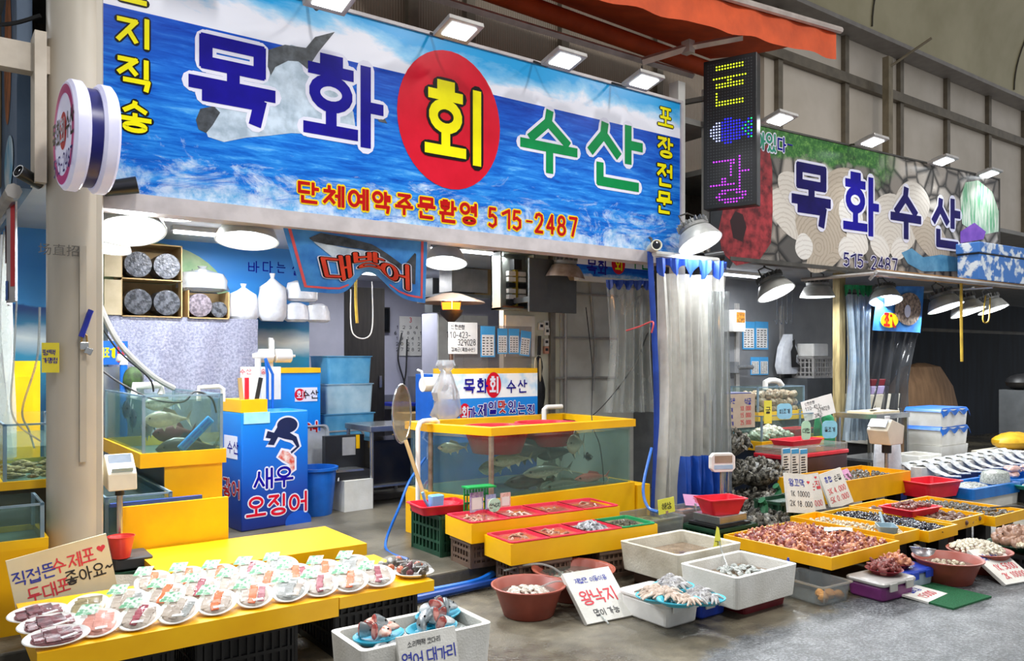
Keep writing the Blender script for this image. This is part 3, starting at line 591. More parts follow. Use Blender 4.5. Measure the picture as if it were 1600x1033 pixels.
# ---- round double sign on the pillar
rs = thing('round_sign', 'pair of round white lightbox signs with a magenta ring on the cream pillar', 'lightbox sign', V(135, 216, 4.9), R(-87))
M_lb = mat('lightbox_white', '#dcdcf4', '#d0d0ec', .3, emis=.25)
r_ = .292
for k, xo in ((0, -.11), (1, .03)):
    mb = MB(); N = 40
    prof = [(r_ * .2, 0), (r_ * .94, 0), (r_, .015), (r_, .065), (r_ * .94, .08), (r_ * .2, .08)]
    rot = Matrix.Rotation(R(90), 4, 'X') ; mb.M = Matrix.Translation((0, xo + .08, 0)) @ rot; mb.lathe(prof, n=N, cap=True); mb.build('light_disc', M_lb, rs, smooth=True)
mb = MB(); mb.M = Matrix.Translation((0, .03, 0)) @ Matrix.Rotation(R(90), 4, 'X'); mb.lathe([(r_ * .9, 0), (r_ * .9, .06)], n=40, cap=True); mb.build('navy_band', mat('navy_band', '#1c1c74', '#16165e', .3), rs, smooth=True)
MAG = mat('vinyl_magenta', '#e0359a', '#d32c8c', .3)
mb = MB(); N = 48; mb.add([(r * math.cos(2 * math.pi * i / N), -.1125, r * math.sin(2 * math.pi * i / N)) for r in (r_ * .9, r_ * .74) for i in range(N)], [(i, (i + 1) % N, N + (i + 1) % N, N + i) for i in range(N)]); mb.build('magenta_ring', MAG, rs)
mb = MB(); disc(mb, 0, .02, .085, .1, -.1125); mb.build('emblem', RED, rs)
lettering(rs, '목화', (-.17, .03), .13, BLK, .13, wd=.09, y=-.114); lettering(rs, '수산', (.17, .03), .13, BLK, .13, wd=.09, y=-.114)
lettering(rs, '회', (0, .02), .12, WHT, .13, wd=.1, y=-.116); lettering(rs, '515-2487', (0, -.15), .09, NAVY, .13, wd=.075, y=-.114)
mb = MB(); mb.tube([(-r_ * .6, .0, 0), (-.41, .0, .0)], .025, 8); mb.build('bracket', M_lampdark, rs)
# ================================================================== LAMPS
M_bell = mat('bell_grey', '#c2c2be', '#aaaaa5', .4, .25); M_bellin = mat('bell_white_inside', '#f0f4f6', rough=.35, emis=.55); M_rust = mat('rusty_bell', '#a09184', '#7d6655', .6, .2, scale=9)
M_fin = mat('heat_sink', '#8c8c8a', '#777775', .45, .3); M_hb = glow('high_bay_led', '#f6fcff', 12)
def high_bay(loc, label, s=1.0, tilt=(0, 0), lit=True, power=36):
    t = thing('high_bay_lamp', label, 'lamp', loc, 0, 'round high-bay lamps of the stalls', rot=(tilt[0], tilt[1], 0)); r = .21 * s
    mb = MB(); mb.lathe([(.6 * r, .13 * s), (.72 * r, .11 * s), (r, 0), (1.04 * r, -.004), (1.04 * r, .006), (.76 * r, .125 * s), (.62 * r, .14 * s)], n=36)
    mb.build('bell', M_bell if lit else M_rust, t, smooth=True)
    if lit:
        mb = MB(); mb.lathe([(.985 * r, -.001), (.7 * r, .1 * s), (.58 * r, .12 * s), (.05 * r, .121 * s)], n=36); mb.build('reflector', M_bellin, t, smooth=True)
        mb = MB(); mb.lathe([(.52 * r, .098 * s), (.5 * r, .09 * s), (.02 * r, .088 * s)], n=28); mb.build('led_disc', M_hb, t)
        l = area_light('high_bay_beam', (0, 0, .03), r * 1.3, power, (.94, .98, 1), shape='DISK'); l.parent = t
    mb = MB(); mb.lathe([(.62 * r, .138 * s), (.66 * r, .15 * s), (.66 * r, .18 * s), (.3 * r, .185 * s), (.3 * r, .25 * s), (.05 * r, .252 * s)], n=28)
    for i in range(18):
        a = i / 18 * 2 * math.pi; mb.M = Matrix.Rotation(a, 4, 'Z'); mb.box((.58 * r, 0, .205 * s), (.3 * r, .006, .05 * s))
    mb.M = None; mb.build('heat_sink', M_fin, t, smooth=False)
    mb = MB(); mb.tube([(-.62 * r, 0, .16 * s), (-.66 * r, 0, .3 * s), (0, 0, .34 * s), (.66 * r, 0, .3 * s), (.62 * r, 0, .16 * s)], .009, 6); mb.M = Euler((tilt[0], tilt[1], 0)).to_matrix().inverted().to_4x4()
    top = Euler((tilt[0], tilt[1], 0)).to_matrix() @ Vector((0, 0, .34 * s)); zt = (2.752 if loc[1] > 5.62 else 2.70) - loc[2]
    if zt > top.z: mb.tube([top, (top.x, top.y, zt)] + ([(top.x, 5.78 - loc[1], zt + .045)] if loc[1] < 5.62 else []), .014, 6)
    mb.build('bracket', M_lampdark, t)
    return t
HB = [((205, 361), 5.8, 1.0, (R(-20), R(0)), 'big lit round lamp hanging beside the cream pillar'), ((272, 341), 6.0, .6, (0, 0), 'lit round lamp half hidden behind the big lamp by the pillar'),
      ((386, 376), 5.75, 1.0, (R(-9), R(5)), 'lit round lamp hanging between the pillar lamp and the fish banner'), ((696, 411), 6.0, .86, (R(-10), R(8)), 'lit round lamp hanging behind the fish banner'),
      ((1094, 380), 5.1, .98, (R(-26), R(-3)), 'lit round lamp hanging in front of the octopus print'), ((1213, 458), 5.65, 1.0, (R(-26), R(-3)), 'lit round lamp tilted under the shellfish signboard by the steel wall'),
      ((1277, 464), 6.1, 1.0, (0, 0), 'dusty round lamp seen from its side behind the tilted lamp'), ((1384, 470), 5.7, .95, (R(-14), R(12)), 'lit round lamp in front of the shellfish poster'),
      ((1478, 481), 5.5, 1.1, (R(-20), R(-2)), 'lit round lamp first in the row of three under the plywood shelf'), ((1513, 488), 5.5, 1.1, (R(-20), R(-2)), 'lit round lamp in the middle of the row of three under the plywood shelf'),
      ((1552, 484), 5.6, 1.0, (R(-20), R(-2)), 'lit round lamp last in the row of three under the plywood shelf'), ((165, 388), 6.6, .8, (R(-5), R(8)), 'lit round lamp mostly hidden behind the cream pillar')]
for (px, py), Y, s_, tl, lb in HB: high_bay(V(px, py, Y), lb, s_, tl)
high_bay(V(883, 434, 6.5), 'unlit rusty round lamp hanging in front of the grey box', .95, (R(3), R(4)), lit=False)
def strip_lamp(loc, label, L=.5, rz=0, power=46):
    t = thing('strip_lamp', label, 'lamp', loc, rz)
    mb = MB(); mb.box((0, 0, .02), (L, .09, .04)); mb.build('housing', M_white, t, bevel=.004)
    mb = MB(); mb.tube([(-L * .47, -.025, -.012), (L * .47, -.025, -.012)], .013, 8); mb.tube([(-L * .47, .025, -.012), (L * .47, .025, -.012)], .013, 8); mb.build('tube', glow('fluorescent', '#eef4ff', 8), t)
    l = area_light('strip_beam', (0, 0, -.04), L, power, (.93, .96, 1), size_y=.1); l.parent = t
for x, y, L, lb in ((2.2, 7.4, .8, 'white strip lamp on the ceiling in front of the sea mural'), (4.6, 7.0, .9, 'white strip lamp on the ceiling behind the fish banner'), (5.0, 9.6, 1.2, 'white strip lamp on the ceiling of the room at the back'), (9.0, 6.9, 1.2, 'white strip lamp on the ceiling of the shellfish stall')):
    strip_lamp((x, y, 2.71), lb, L)
for i, (x, y) in enumerate(HALL_FILL):  # fixtures added out of view to carry the overhead fill light
    t = thing('unseen_hall_lamp', 'unseen long lamp added high over the market street', 'lamp', (x, y, 6.42), 0, 'unseen added lamps over the street')
    mb = MB(); mb.box((0, 0, .05), (.4, 1.7, .08)); mb.build('housing', M_white, t)
    mb = MB(); mb.box((0, 0, .002), (.34, 1.6, .012)); mb.build('tube', M_led, t)
# street cameras and spot heads
def spot_head(loc, label, rot, m, name='security_camera', cat='camera', s=1.0):
    t = thing(name, label, cat, loc, rot=rot)
    mb = MB(); mb.M = Matrix.Scale(s, 4) @ Matrix.Rotation(R(90), 4, 'X'); mb.lathe([(.02, -.1), (.045, -.1), (.048, -.02), (.052, .09), (.044, .09), (.04, .075), (.02, .075)], n=20, cap=True); mb.build('body', m, t, smooth=True)
    mb = MB(); mb.M = Matrix.Scale(s, 4); mb.tube([(0, .05, .04), (0, .09, .1), (0, .14, .12)], .014, 6); mb.build('bracket', M_lampdark, t)
    mb = MB(); mb.M = Matrix.Scale(s, 4) @ Matrix.Rotation(R(90), 4, 'X'); mb.lathe([(.038, .076), (.02, .08), (.002, .082)], n=16); mb.build('lens', mat('lens_glass', '#1a1d24', rough=.1), t)
spot_head(V(190, 292, 5.36), 'black spot camera under the round white signs', (R(-12), 0, R(75)), MATS['black_plastic'])
spot_head(V(45, 277, 5.36), 'black spot camera on the alley side of the pillar', (R(-20), 0, R(-60)), MATS['black_plastic'], s=.75)
spot_head(V(1022, 386, 5.3), 'cream bullet camera under the end of the sea signboard', (R(-5), 0, R(-30)), M_cream)
spot_head(V(1113, 402, 5.42), 'black spot camera under the octopus print', (R(-8), 0, R(75)), MATS['black_plastic'], s=1.2)
# ---- orange awning folded over the street
aw = thing('awning', 'orange fabric awning with metal arms rolled out over the sea signboard', 'awning', (0, 0, 0))
M_or = mat('orange_canvas', '#d8531a', '#b8430f', .7, scale=3, bump=.2, bscale=120); M_bar = mat('awning_bar', '#c9bdb6', '#b0a49d', .4, .4)
A0, A1 = V(560, -110, 6.2), V(1110, 92, 6.2); B0, B1 = V(700, -120, 4.9), V(1306, 52, 4.9)
def awf(u, v):
    p = A0.lerp(A1, u).lerp(B0.lerp(B1, u), v); p.z -= .05 * math.sin(v * math.pi); return p
mb = MB(); mb.sheet(awf, 24, 10); mb.sheet(lambda u, v: awf(u, v) + Vector((0, 0, .012)), 24, 10); mb.build('canopy', M_or, aw, smooth=True)
mb = MB(); mb.sheet(lambda u, v: B0.lerp(B1, u) + Vector((0, .012 * math.sin(u * 60), -.27 * v + .012 * v * math.sin(u * 37))), 60, 3); mb.build('valance', M_or, aw, smooth=True)
mb = MB(); mb.tube([B0 + Vector((0, -.03, .03)), B1 + Vector((.04, -.03, .03))], .035, 8); mb.build('front_bar', M_bar, aw)
mb = MB(); mb.tube([A0 + Vector((0, .02, -.12)), A1 + Vector((.03, .02, -.12))], .09, 12); mb.build('roller', M_or, aw, smooth=True)
C0, C1 = V(690, 0, 5.75), V(1082, 118, 5.75); mb = MB(); mb.tube([C0 - (C1 - C0) * .6, C1], .035, 4); mb.build('torsion_bar', M_bar, aw)
D0, D1, D2 = V(1003, 96, 5.62), V(1075, 74, 5.3), V(1160, 58, 4.95); mb = MB(); mb.tube([D0, D1], .04, 4); mb.tube([D1, D2], .034, 4); mb.box(D1, (.08, .1, .12)); mb.build('folding_arm', M_bar, aw)
mb = MB(); mb.tube([D0 + Vector((0, 0, -.04)), D0 + Vector((0, 0, -.1)), D0 + Vector((.02, 0, -.13))], .008, 6); mb.build('eyelet', M_lampdark, aw)
# ================================================================== BUILDERS FOR GOODS
M_yel = mat('yellow_painted_board', '#f5bd08', '#e9ac02', .35, scale=2.5); M_acr = clear('acrylic_pane', '#f6fbf9', .025, '#b8cfc8', .02, .08); M_edge = clear('acrylic_edge', '#b9d2e2', .45, '#a8bccb', .1, .1)
M_water = clear('tank_water', '#e6f1ee', .06, '#c2dcd6', .02, .1); M_film = clear('cling_film', '#fdfdfe', .02, '#eef2f5', .05, .07); M_vinyl = clear('vinyl_sheet', '#e6eae9', .26, '#dcdfdc', .12, .16)
M_pvc = mat('pvc_white', '#eceae6', '#dcdad6', .35); M_foam = mat('foam_white', '#e2e1dc', '#cfcdc5', .6, scale=4, bump=.25, bscale=90); M_foamold = mat('foam_weathered', '#d8d3c4', '#b3ab98', .65, scale=3, bump=.3, bscale=60)
M_redp = mat('red_plastic', '#e0263a', '#cf1c30', .35); M_pinkp = mat('pinkish_red_plastic', '#e3324f', '#d42643', .35); M_greenp = mat('green_plastic', '#17925a', '#10804c', .4); M_dgreen = mat('dark_green_plastic', '#1f4a34', '#163a28', .45); M_bgreen = mat('bright_green_plastic', '#12a04c', '#0b8f40', .4)
M_brown = mat('brown_crate_plastic', '#6f5a4c', '#5e4b3f', .5); M_blackp = mat('black_crate_plastic', '#202022', '#151517', .5); M_bluep = mat('blue_plastic', '#1668c8', '#105bb4', .35); M_cyanp = mat('turquoise_plastic', '#2fa6c4', '#2596b4', .35); M_terra = mat('terracotta_rubber', '#9c4a3a', '#8a3f31', .45)
M_steelb = mat('stainless', '#b9bbbd', '#a4a6a8', .25, .85); M_wood = mat('light_wood', '#c9ad80', '#b3945f', .55, stretch=(1, 1, .2)); M_paper = mat('white_paper', '#e8e6e2', '#dddbd7', .6); M_ink = mat('ink_black', '#22222a', rough=.6); M_inkb = mat('ink_blue', '#2c3aa8', rough=.6); M_inkr = mat('ink_red', '#d83848', rough=.6)
M_soup = mat('murky_water', '#8e7a66', '#6d5b4a', .06, scale=12); M_ice = mat('crushed_ice_water', '#b4b8b4', '#868b86', .12, scale=30, bump=.5, bscale=60)
def one(name, mb, m, label, cat, loc=(0, 0, 0), rz=0, group=None, smooth=False, rot=None, bevel=0):
    o = mb.build(name, m, None, smooth, loc, rot or (0, 0, rz), bevel); return tag(o, label, cat, group)
def crate(label, loc, L, W, H, m, rz=0, nx=8, nz=3, group=None, rim=True, name='crate'):
    """slatted plastic crate; origin at the centre of its base"""
    mb = MB(); t = .012
    for sx, sy, ln in ((0, -1, L), (0, 1, L), (-1, 0, W), (1, 0, W)):
        n = nx if sx == 0 else max(3, int(nx * W / L))
        for i in range(n + 1):
            a = -ln / 2 + ln * i / n
            c = (a, sy * (W / 2 - t / 2), H / 2) if sx == 0 else (sx * (L / 2 - t / 2), a, H / 2)
            mb.box(c, (ln / n * .3, t, H) if sx == 0 else (t, ln / n * .3, H))
        for k in range(nz + 1):
            z = t / 2 + (H - t) * k / nz; th = .018 if 0 < k < nz else .035
            c = (0, sy * (W / 2 - t / 2), min(max(z, th / 2), H - th / 2)) if sx == 0 else (sx * (L / 2 - t / 2), 0, min(max(z, th / 2), H - th / 2))
            mb.box(c, (ln, t * 1.3, th) if sx == 0 else (t * 1.3, ln, th))
    mb.box((0, 0, .01), (L - .02, W - .02, .012))
    if rim:
        for sy in (-1, 1): mb.box((0, sy * W / 2, H - .012), (L + .02, .022, .024))
        for sx in (-1, 1): mb.box((sx * L / 2, 0, H - .012), (.022, W + .02, .024))
    for sx in (-1, 1):
        for sy in (-1, 1): mb.box((sx * (L / 2 - .012), sy * (W / 2 - .012), H / 2), (.03, .03, H))
    mb.bb(-L / 2 + .016, L / 2 - .016, -W / 2 + .016, W / 2 - .016, .02, H - .03) if m in (M_blackp, M_dgreen, M_brown) else None
    return one(name, mb, m, label, 'crate', loc, rz, group)
def fish_mesh(L=.35, h=.12, w=.06, name='fish', m=None):
    mb = MB(); n = 12; rings = []
    pr = [(0, .04), (.06, .38), (.16, .75), (.3, 1), (.45, .97), (.6, .78), (.75, .48), (.86, .24), (.92, .17), (.95, .14)]
    for x, k in pr: rings.append([(-L / 2 + L * x, w / 2 * k * math.cos(2 * math.pi * i / n), h / 2 * k * math.sin(2 * math.pi * i / n)) for i in range(n)])
    mb.loft(rings, cap=True)
    def fin(p, t_=.004): mb.prism(p, 'y', -t_ / 2, t_ / 2)
    fin([(L * .42, 0), (L * .56, h * .52), (L * .5, 0), (L * .56, -h * .52)]); fin([(-L * .12, h * .42), (-L * .05, h * .72), (L * .18, h * .52), (L * .26, h * .22)])
    fin([(-L * .12, -h * .42), (-L * .04, -h * .72), (0, -h * .4)]); fin([(L * .12, -h * .32), (L * .2, -h * .6), (L * .25, -h * .2)])
    return mb
def fish_mat(nm, back, belly):
    if nm in MATS: return MATS[nm]
    m, t = newmat(nm); p = t.n('BsdfPrincipled'); p.inputs['Roughness'].default_value = .28; mp = t.coords(); sp = t.n('SeparateXYZ'); t.l(mp, 0, sp, 0)
    n = t.noise(mp, 60, 3); a = t.n('Math', operation='MULTIPLY_ADD'); a.inputs[1].default_value = .05; t.l(n, 'Fac', a, 0); t.l(sp, 'Z', a, 2)
    mr = t.n('MapRange'); mr.inputs['From Min'].default_value = -.03; mr.inputs['From Max'].default_value = .08; t.l(a, 0, mr, 0)
    r = t.ramp([(.2, lin(belly)), (.6, lin(back))]); t.l(mr, 0, r, 0); t.l(r, 0, p, 'Base Color'); t.out(p); return m
F_GREY = fish_mat('fish_grey', '#5c6055', '#c9cbbd'); F_DARK = fish_mat('fish_dark', '#26292a', '#5a5d5a'); F_TAN = fish_mat('fish_tan', '#7d7364', '#cfc4b0'); F_GOLD = fish_mat('fish_speckled', '#77704a', '#d5d3bf'); F_PINK = fish_mat('fish_pink', '#b05a50', '#d8a89a'); F_SILV = fish_mat('fish_silver', '#8b959e', '#e6ebee')
def fish(label, loc, L, m, rz=0, h=None, w=None, rot=None, group=None):
    mb = fish_mesh(L, h or L * .34, w or L * .16); f = one('fish', mb, m, label, 'fish', loc, rz, group, True, rot)
    e = MB(); 
    for s in (-1, 1): e.ball((-L * .37, s * (w or L * .16) * .36, (h or L * .34) * .1), L * .022, 8, 5)
    e.build('eye', mat('fish_eye', '#101010', rough=.1), f); return f
def glass_tank(label, x0, x1, y0, y1, z0, z1, trim, water, group=None, name='fish_tank', top_trim=False, pw=.03):
    """acrylic tank standing at world position; trim = height of the yellow board round its base"""
    t = thing(name, label, 'tank', ((x0 + x1) / 2, (y0 + y1) / 2, z0), 0, group); hx, hy = (x1 - x0) / 2, (y1 - y0) / 2; H = z1 - z0; g = .008
    for nm, b in (('front_pane', (-hx, hx, -hy, -hy + g, 0, H)), ('back_pane', (-hx, hx, hy - g, hy, 0, H)), ('side_pane', (-hx, -hx + g, -hy, hy, 0, H)), ('side_pane', (hx - g, hx, -hy, hy, 0, H))):
        mb = MB(); mb.bb(*b); mb.build(nm, M_acr, t)
    mb = MB()
    for sx in (-1, 1):
        for sy in (-1, 1): mb.bb(sx * hx - sx * pw * .6, sx * hx + sx * .002, sy * hy - sy * pw * .6, sy * hy + sy * .002, trim, H)
    mb.bb(-hx, hx, -hy - .002, -hy + .012, H - .012, H); mb.bb(-hx - .002, -hx + .012, -hy, hy, H - .012, H); mb.bb(hx - .012, hx + .002, -hy, hy, H - .012, H); mb.build('edge_strip', M_edge, t)
    mb = MB(); o = .02
    for b in ((-hx - o, hx + o, -hy - o, -hy, 0, trim), (-hx - o, hx + o, hy, hy + o, 0, trim), (-hx - o, -hx, -hy, hy, 0, trim), (hx, hx + o, -hy, hy, 0, trim)): mb.bb(*b)
    mb.build('trim_board', M_yel, t)
    mb = MB(); mb.bb(-hx + g, hx - g, -hy + g, hy - g, .0, .02); mb.build('tank_floor', mat('tank_floor', '#6b7a70', '#55635b', .5), t)
    if water: mb = MB(); mb.bb(-hx + g * 1.2, hx - g * 1.2, -hy + g * 1.2, hy - g * 1.2, .02, water); mb.build('water', M_water, t)
    return t
def card(label, loc, w_, h_, lines, rz=0, tilt=0, group=None, m=None, name='price_card', roll=0, stand=None, thick=.004, round_=.0):
    """board with handwritten lines (text, x, z, size, ink); origin at the centre of its lower edge"""
    t = thing(name, label, 'card', loc, rz, group, rot=(tilt, roll, rz)); mb = MB()
    if round_: mb.prism([(round_ * 0 + (w_ / 2 - round_) * sx + round_ * math.cos(a), h_ / 2 + (h_ / 2 - round_) * sy + round_ * math.sin(a)) for sx, sy, a0 in ((1, 1, 0), (-1, 1, 90), (-1, -1, 180), (1, -1, 270)) for a in [R(a0 + 15 * k) for k in range(7)]], 'y', 0, thick)
    else: mb.bb(-w_ / 2, w_ / 2, 0, thick, 0, h_)
    mb.build('board', m or M_paper, t)
    for i, (s, x, z, sz, ink) in enumerate(lines): lettering(t, s, (x, z), sz, ink, .11, wd=sz * .85, gap=.12, rnd=True, jit=.05, y=-.002, name='handwriting')
    if stand:
        mb = MB(); mb.tube([(0, .006, .01), (0, .006, -stand)], .004, 6); mb.bb(-.012, .012, -.002, .012, -.01, .02); mb.build('stand', M_acr if stand < .09 else M_steelb, t)
    return t
def heart(parent, x, z, s, y=-.002):
    mb = MB(); flat(mb, [(x + s * .06 * 16 * math.sin(a) ** 3 / 1.0 * .5, z + s * .03 * (13 * math.cos(a) - 5 * math.cos(2 * a) - 2 * math.cos(3 * a) - math.cos(4 * a))) for a in [-2 * math.pi * i / 26 for i in range(26)]], y); mb.build('heart', M_inkr, parent)
def bowl_mesh(r, h, rim=.02, base=.7, t=.008, sx=1, sy=1):
    mb = MB(); mb.lathe([(r * base * .96, 0), (r * base, .004), (r * .97, h * .93), (r + rim, h * .96), (r + rim, h), (r * .96, h), (r * base - t, t * 1.5), (.01, t * 1.5)], n=40, sx=sx, sy=sy); return mb
def hose(label, pts, r, m, name='hose', cat='hose', steps=8):
    P = [Vector(p) for p in pts]; Q = []
    for i in range(len(P) - 1):
        a, b, c, d = P[max(i - 1, 0)], P[i], P[i + 1], P[min(i + 2, len(P) - 1)]
        for k in range(steps):
            u = k / steps; Q.append(.5 * ((2 * b) + (c - a) * u + (2 * a - 5 * b + 4 * c - d) * u * u + (3 * b - a - 3 * c + d) * u ** 3))
    Q.append(P[-1]); o = P[0]; mb = MB(); mb.tube([q_ - o for q_ in Q], r, 7); return one(name, mb, m, label, cat, o, smooth=True)
def scatter(n, area, mk):
    """n individuals inside area(u,v) -> (x,y,z)"""
    for i in range(n): mk(i, *area(i))
def curtain(label, p0, p1, z0, z1, folds, depth, m, top=None, gather=1.0, flare=0, seed=0, name='vinyl_curtain', band=None, sway=0):
    """hanging sheet with folds between two ground points"""
    rnd_ = random.Random(seed); ph = [rnd_.uniform(0, 6.3) for _ in range(4)]; p0, p1 = Vector((p0[0], p0[1])), Vector((p1[0], p1[1])); d = (p1 - p0); L = d.length; d.normalize(); nn = Vector((-d.y, d.x)); mid = L / 2
    def f(u, v, off=0):
        k = 1 + flare * v * (1 if u > .5 else .6) ; s = mid + (u - .5) * L * (gather + (1 - gather) * (abs(v - .5) * 2) ** 1.5) * k
        a = depth * (.35 + .65 * min(1, v * 2)) * (math.sin(u * folds * 6.283 + ph[0] + .8 * math.sin(v * 3 + ph[1])) + .4 * math.sin(u * folds * 2.7 * 6.283 + ph[2] + v * 2))
        q_ = d * s + nn * (a + off) ; return (q_.x + sway * v, q_.y, (z1 - z0) * (1 - v))
    t = thing(name, label, 'curtain', (p0.x, p0.y, z0))
    mb = MB(); mb.sheet(lambda u, v: f(u, v * (1 - .06) + .06), folds * 14, 22); mb.build('sheet', m, t, smooth=True)
    if band: mb = MB(); mb.sheet(lambda u, v: f(u, v * .05 * (1 + .5 * math.sin(u * 31)), -.002), folds * 14, 2); mb.sheet(lambda u, v: f(u, v * .05 * (1 + .5 * math.sin(u * 31)), .004), folds * 14, 2); mb.build('top_band', band, t, smooth=True)
    return t
# ================================================================== TANKS BEHIND THE PILLAR, BACK OF THE STALL
tk = glass_tank('clear fish tank in a yellow base beside the blue squid cabinet', 1.262, 1.80, 5.96, 7.3, .85, 1.345, .1, .46)
mb = MB(); mb.bb(-.13, .26, 0, 1.25, 0, .75); mb.mi = 1; mb.bb(-.13, .262, -.02, 0, 0, .75); one('tank_stand', mb, [mat('dark_navy_panel', '#1b2a44', '#142036', .4), M_yel], 'yellow fronted stand under the fish tank beside the blue squid cabinet', 'stand', (1.535, 5.98, .1))
for lb, p, L, m, rz, h in (('pale green sea bream facing the corner post of the tank', (1.44, 6.06, 1.17), .3, F_TAN, R(-4), .12), ('dark fish swimming above the pale bream in the tank', (1.46, 6.3, 1.27), .26, F_GREY, R(10), .1),
                           ('dark fish hanging near the corner post of the tank', (1.36, 6.25, 1.1), .3, F_DARK, R(60), .13), ('dark red fish lying below the pale bream', (1.52, 6.2, 1.06), .3, mat('dark_red_fish', '#5a2a2e', '#3c1a1e', .4), R(8), .13),
                           ('black fish behind the side pane of the tank', (1.33, 6.6, 1.15), .36, F_DARK, R(80), .15), ('black fish deep in the tank beside the pillar', (1.36, 6.95, 1.2), .34, F_DARK, R(70), .14), ('dark flat fish resting on the tank bottom', (1.6, 6.15, .95), .42, F_DARK, R(-5), .16)):
    fish(lb, p, L, m, rz, h, .05)
mb = MB(); mb.rbox(-.15, .15, -.016, .016, -.03, .03, .012)
for i in range(3): mb.mi = 1; mb.box((-.09 + i * .09, -.018, .012), (.075, .004, .012)); mb.box((-.09 + i * .09, -.018, -.012), (.075, .004, .012)); mb.mi = 0
one('strainer_bar', mb, [mat('sky_blue_plastic', '#1c8fe0', '#1580cc', .35), M_bluep], 'sky blue slotted strainer slanting inside the fish tank', 'strainer', V(306, 678, 6.0), rot=(0, R(-45), 0))
t = thing('air_pipe', 'white pipe bent over the top edge of the fish tank', 'pipe', (1.79, 6.02, 1.345)); mb = MB(); mb.tube([(-.14, 0, -.05), (-.14, 0, .045), (-.0, 0, .05), (.03, 0, .03), (.03, 0, -.06)], .017, 10); mb.build('pipe', M_pvc, t, smooth=True)
t = thing('air_pipe', 'short white pipe bent over the back of the fish tank', 'pipe', (1.5, 6.9, 1.345)); mb = MB(); mb.tube([(-.1, 0, -.05), (-.1, 0, .04), (.1, 0, .04), (.1, 0, -.03)], .03, 10); mb.build('pipe', M_pvc, t, smooth=True)
# low tank in front with a yellow board, and its neighbours by the alley
lt = glass_tank('low water tank with a dark blue rim behind the yellow front board', .98, 1.38, 5.66, 7.2, .12, .72, .02, .55)
mb = MB(); mb.bb(-.2, .36, -.02, .012, -.012, .012); one('rim_strip', mb, mat('blue_rim', '#24479c', '#1c3b88', .4), 'blue rim strip along the top of the yellow front board', 'strip', (1.2, 5.63, .672))
mb = MB(); mb.bb(-.34, .34, -.015, .015, 0, .56); one('front_board', mb, M_yel, 'big flat yellow board standing in front of the tanks', 'board', (1.385, 5.6, .1))
a1 = glass_tank('clear tank of small shellfish on the alley side of the pillar', .43, .8, 5.64, 6.9, .82, 1.21, .05, .25)
M_straw = mat('straw_shells', '#a58a55', '#5d4a2c', .6, scale=30, bump=.8, bscale=60)
mb = MB()
for i in range(60): mb.ball((random.uniform(-.15, .15), random.uniform(-.55, .1), random.uniform(0, .07)), (random.uniform(.02, .06), .014, .014), 6, 4)
o = one('shellfish_heap', mb, M_straw, 'heap of straw brown shellfish in the alley tank', 'shellfish', (.615, 6.2, .86)); o['kind'] = 'stuff'
a2 = glass_tank('low clear tank with a blue edge in front of the alley tank', .34, .585, 5.16, 5.6, .56, .8, .05, .17)
mb = MB(); mb.bb(-.14, .14, -.24, .24, 0, .56); one('tank_stand', mb, M_yel, 'yellow stand under the low alley tank', 'stand', (.463, 5.38, 0))
mb = MB(); mb.bb(-.2, .2, -.62, .64, 0, .82); one('tank_stand', mb, mat('dark_stand', '#4a4638', '#3a372c', .6), 'dark stand under the alley tank of shellfish', 'stand', (.615, 6.29, 0))
for x, y, zt, wd, lb in ((.33, 7.4, 1.62, .3, 'tall yellow board leaning behind the alley tank'), (.62, 7.2, 1.58, .34, 'yellow board with a raised panel beside the cream pillar')):
    t = thing('yellow_sheet', lb, 'panel', (x, y, 0), R(-6)); mb = MB(); mb.bb(-wd / 2, wd / 2, 0, .03, 0, zt); mb.build('board', M_yel, t); mb = MB(); mb.bb(-wd * .32, wd * .36, -.03, 0, 0, zt - .12); mb.build('panel', M_yel, t)
hose('clear thin hose looping down into the alley tank', [V(62, 480, 5.3), V(58, 560, 5.3), V(35, 640, 5.4), V(45, 672, 5.6), (.6, 5.75, 1.05)], .006, M_vinyl)
hose('clear thin hose hanging beside the cream pillar', [V(26, 470, 5.2), V(22, 560, 5.2), V(20, 650, 5.3), V(64, 690, 5.4)], .005, M_vinyl)
# weighing indicator on a post
p = V(187, 880, 5.45); t = thing('weighing_scale', 'beige weighing scale with a tilted display on a chrome post before the yellow board', 'scale', (p.x, 5.45, 0))
zb = .36; crate('green lidded crate under the weighing scale', (1.08, 5.4, 0), .26, .3, .33, M_dgreen, 0, 5, 3)
mb = MB(); mb.rbox(-.06, .16, -.16, .09, .33, .40, .02); mb.build('base', mat('dark_grey_plastic', '#35363a', rough=.5), t)
mb = MB(); mb.tube([(0, 0, .4), (0, 0, .78)], .018, 12); mb.build('post', M_steelb, t, smooth=True); mb = MB(); mb.tube([(0, 0, .4), (0, 0, .45)], .03, 12); mb.tube([(0, 0, .76), (0, 0, .8)], .026, 12); mb.build('collar', M_blackp, t, smooth=True)
M_beige = mat('beige_plastic', '#ded6c4', '#d0c8b6', .4)
mb = MB(); mb.M = Matrix.Translation((0, 0, .88)); mb.prism([(-.1, -.08), (.1, -.06), (.12, .04), (.05, .13), (.02, .12), (-.09, .02)], 'x', -.08, .08); mb.build('head', M_beige, t, bevel=.006)
mb = MB(); mb.M = Matrix.Translation((0, -.075, .91)) @ Matrix.Rotation(R(-50), 4, 'X'); mb.box((0, 0, .0), (.12, .07, .006)); mb.build('keypad', mat('keypad_blue', '#a9c4dc', '#90b0cc', .4), t)
mb = MB(); mb.M = Matrix.Translation((0, .0, .968)) @ Matrix.Rotation(R(55), 4, 'X'); mb.box((0, 0, .012), (.13, .08, .006)); mb.build('display', mat('lcd_grey', '#8b95a4', '#78828f', .2), t)
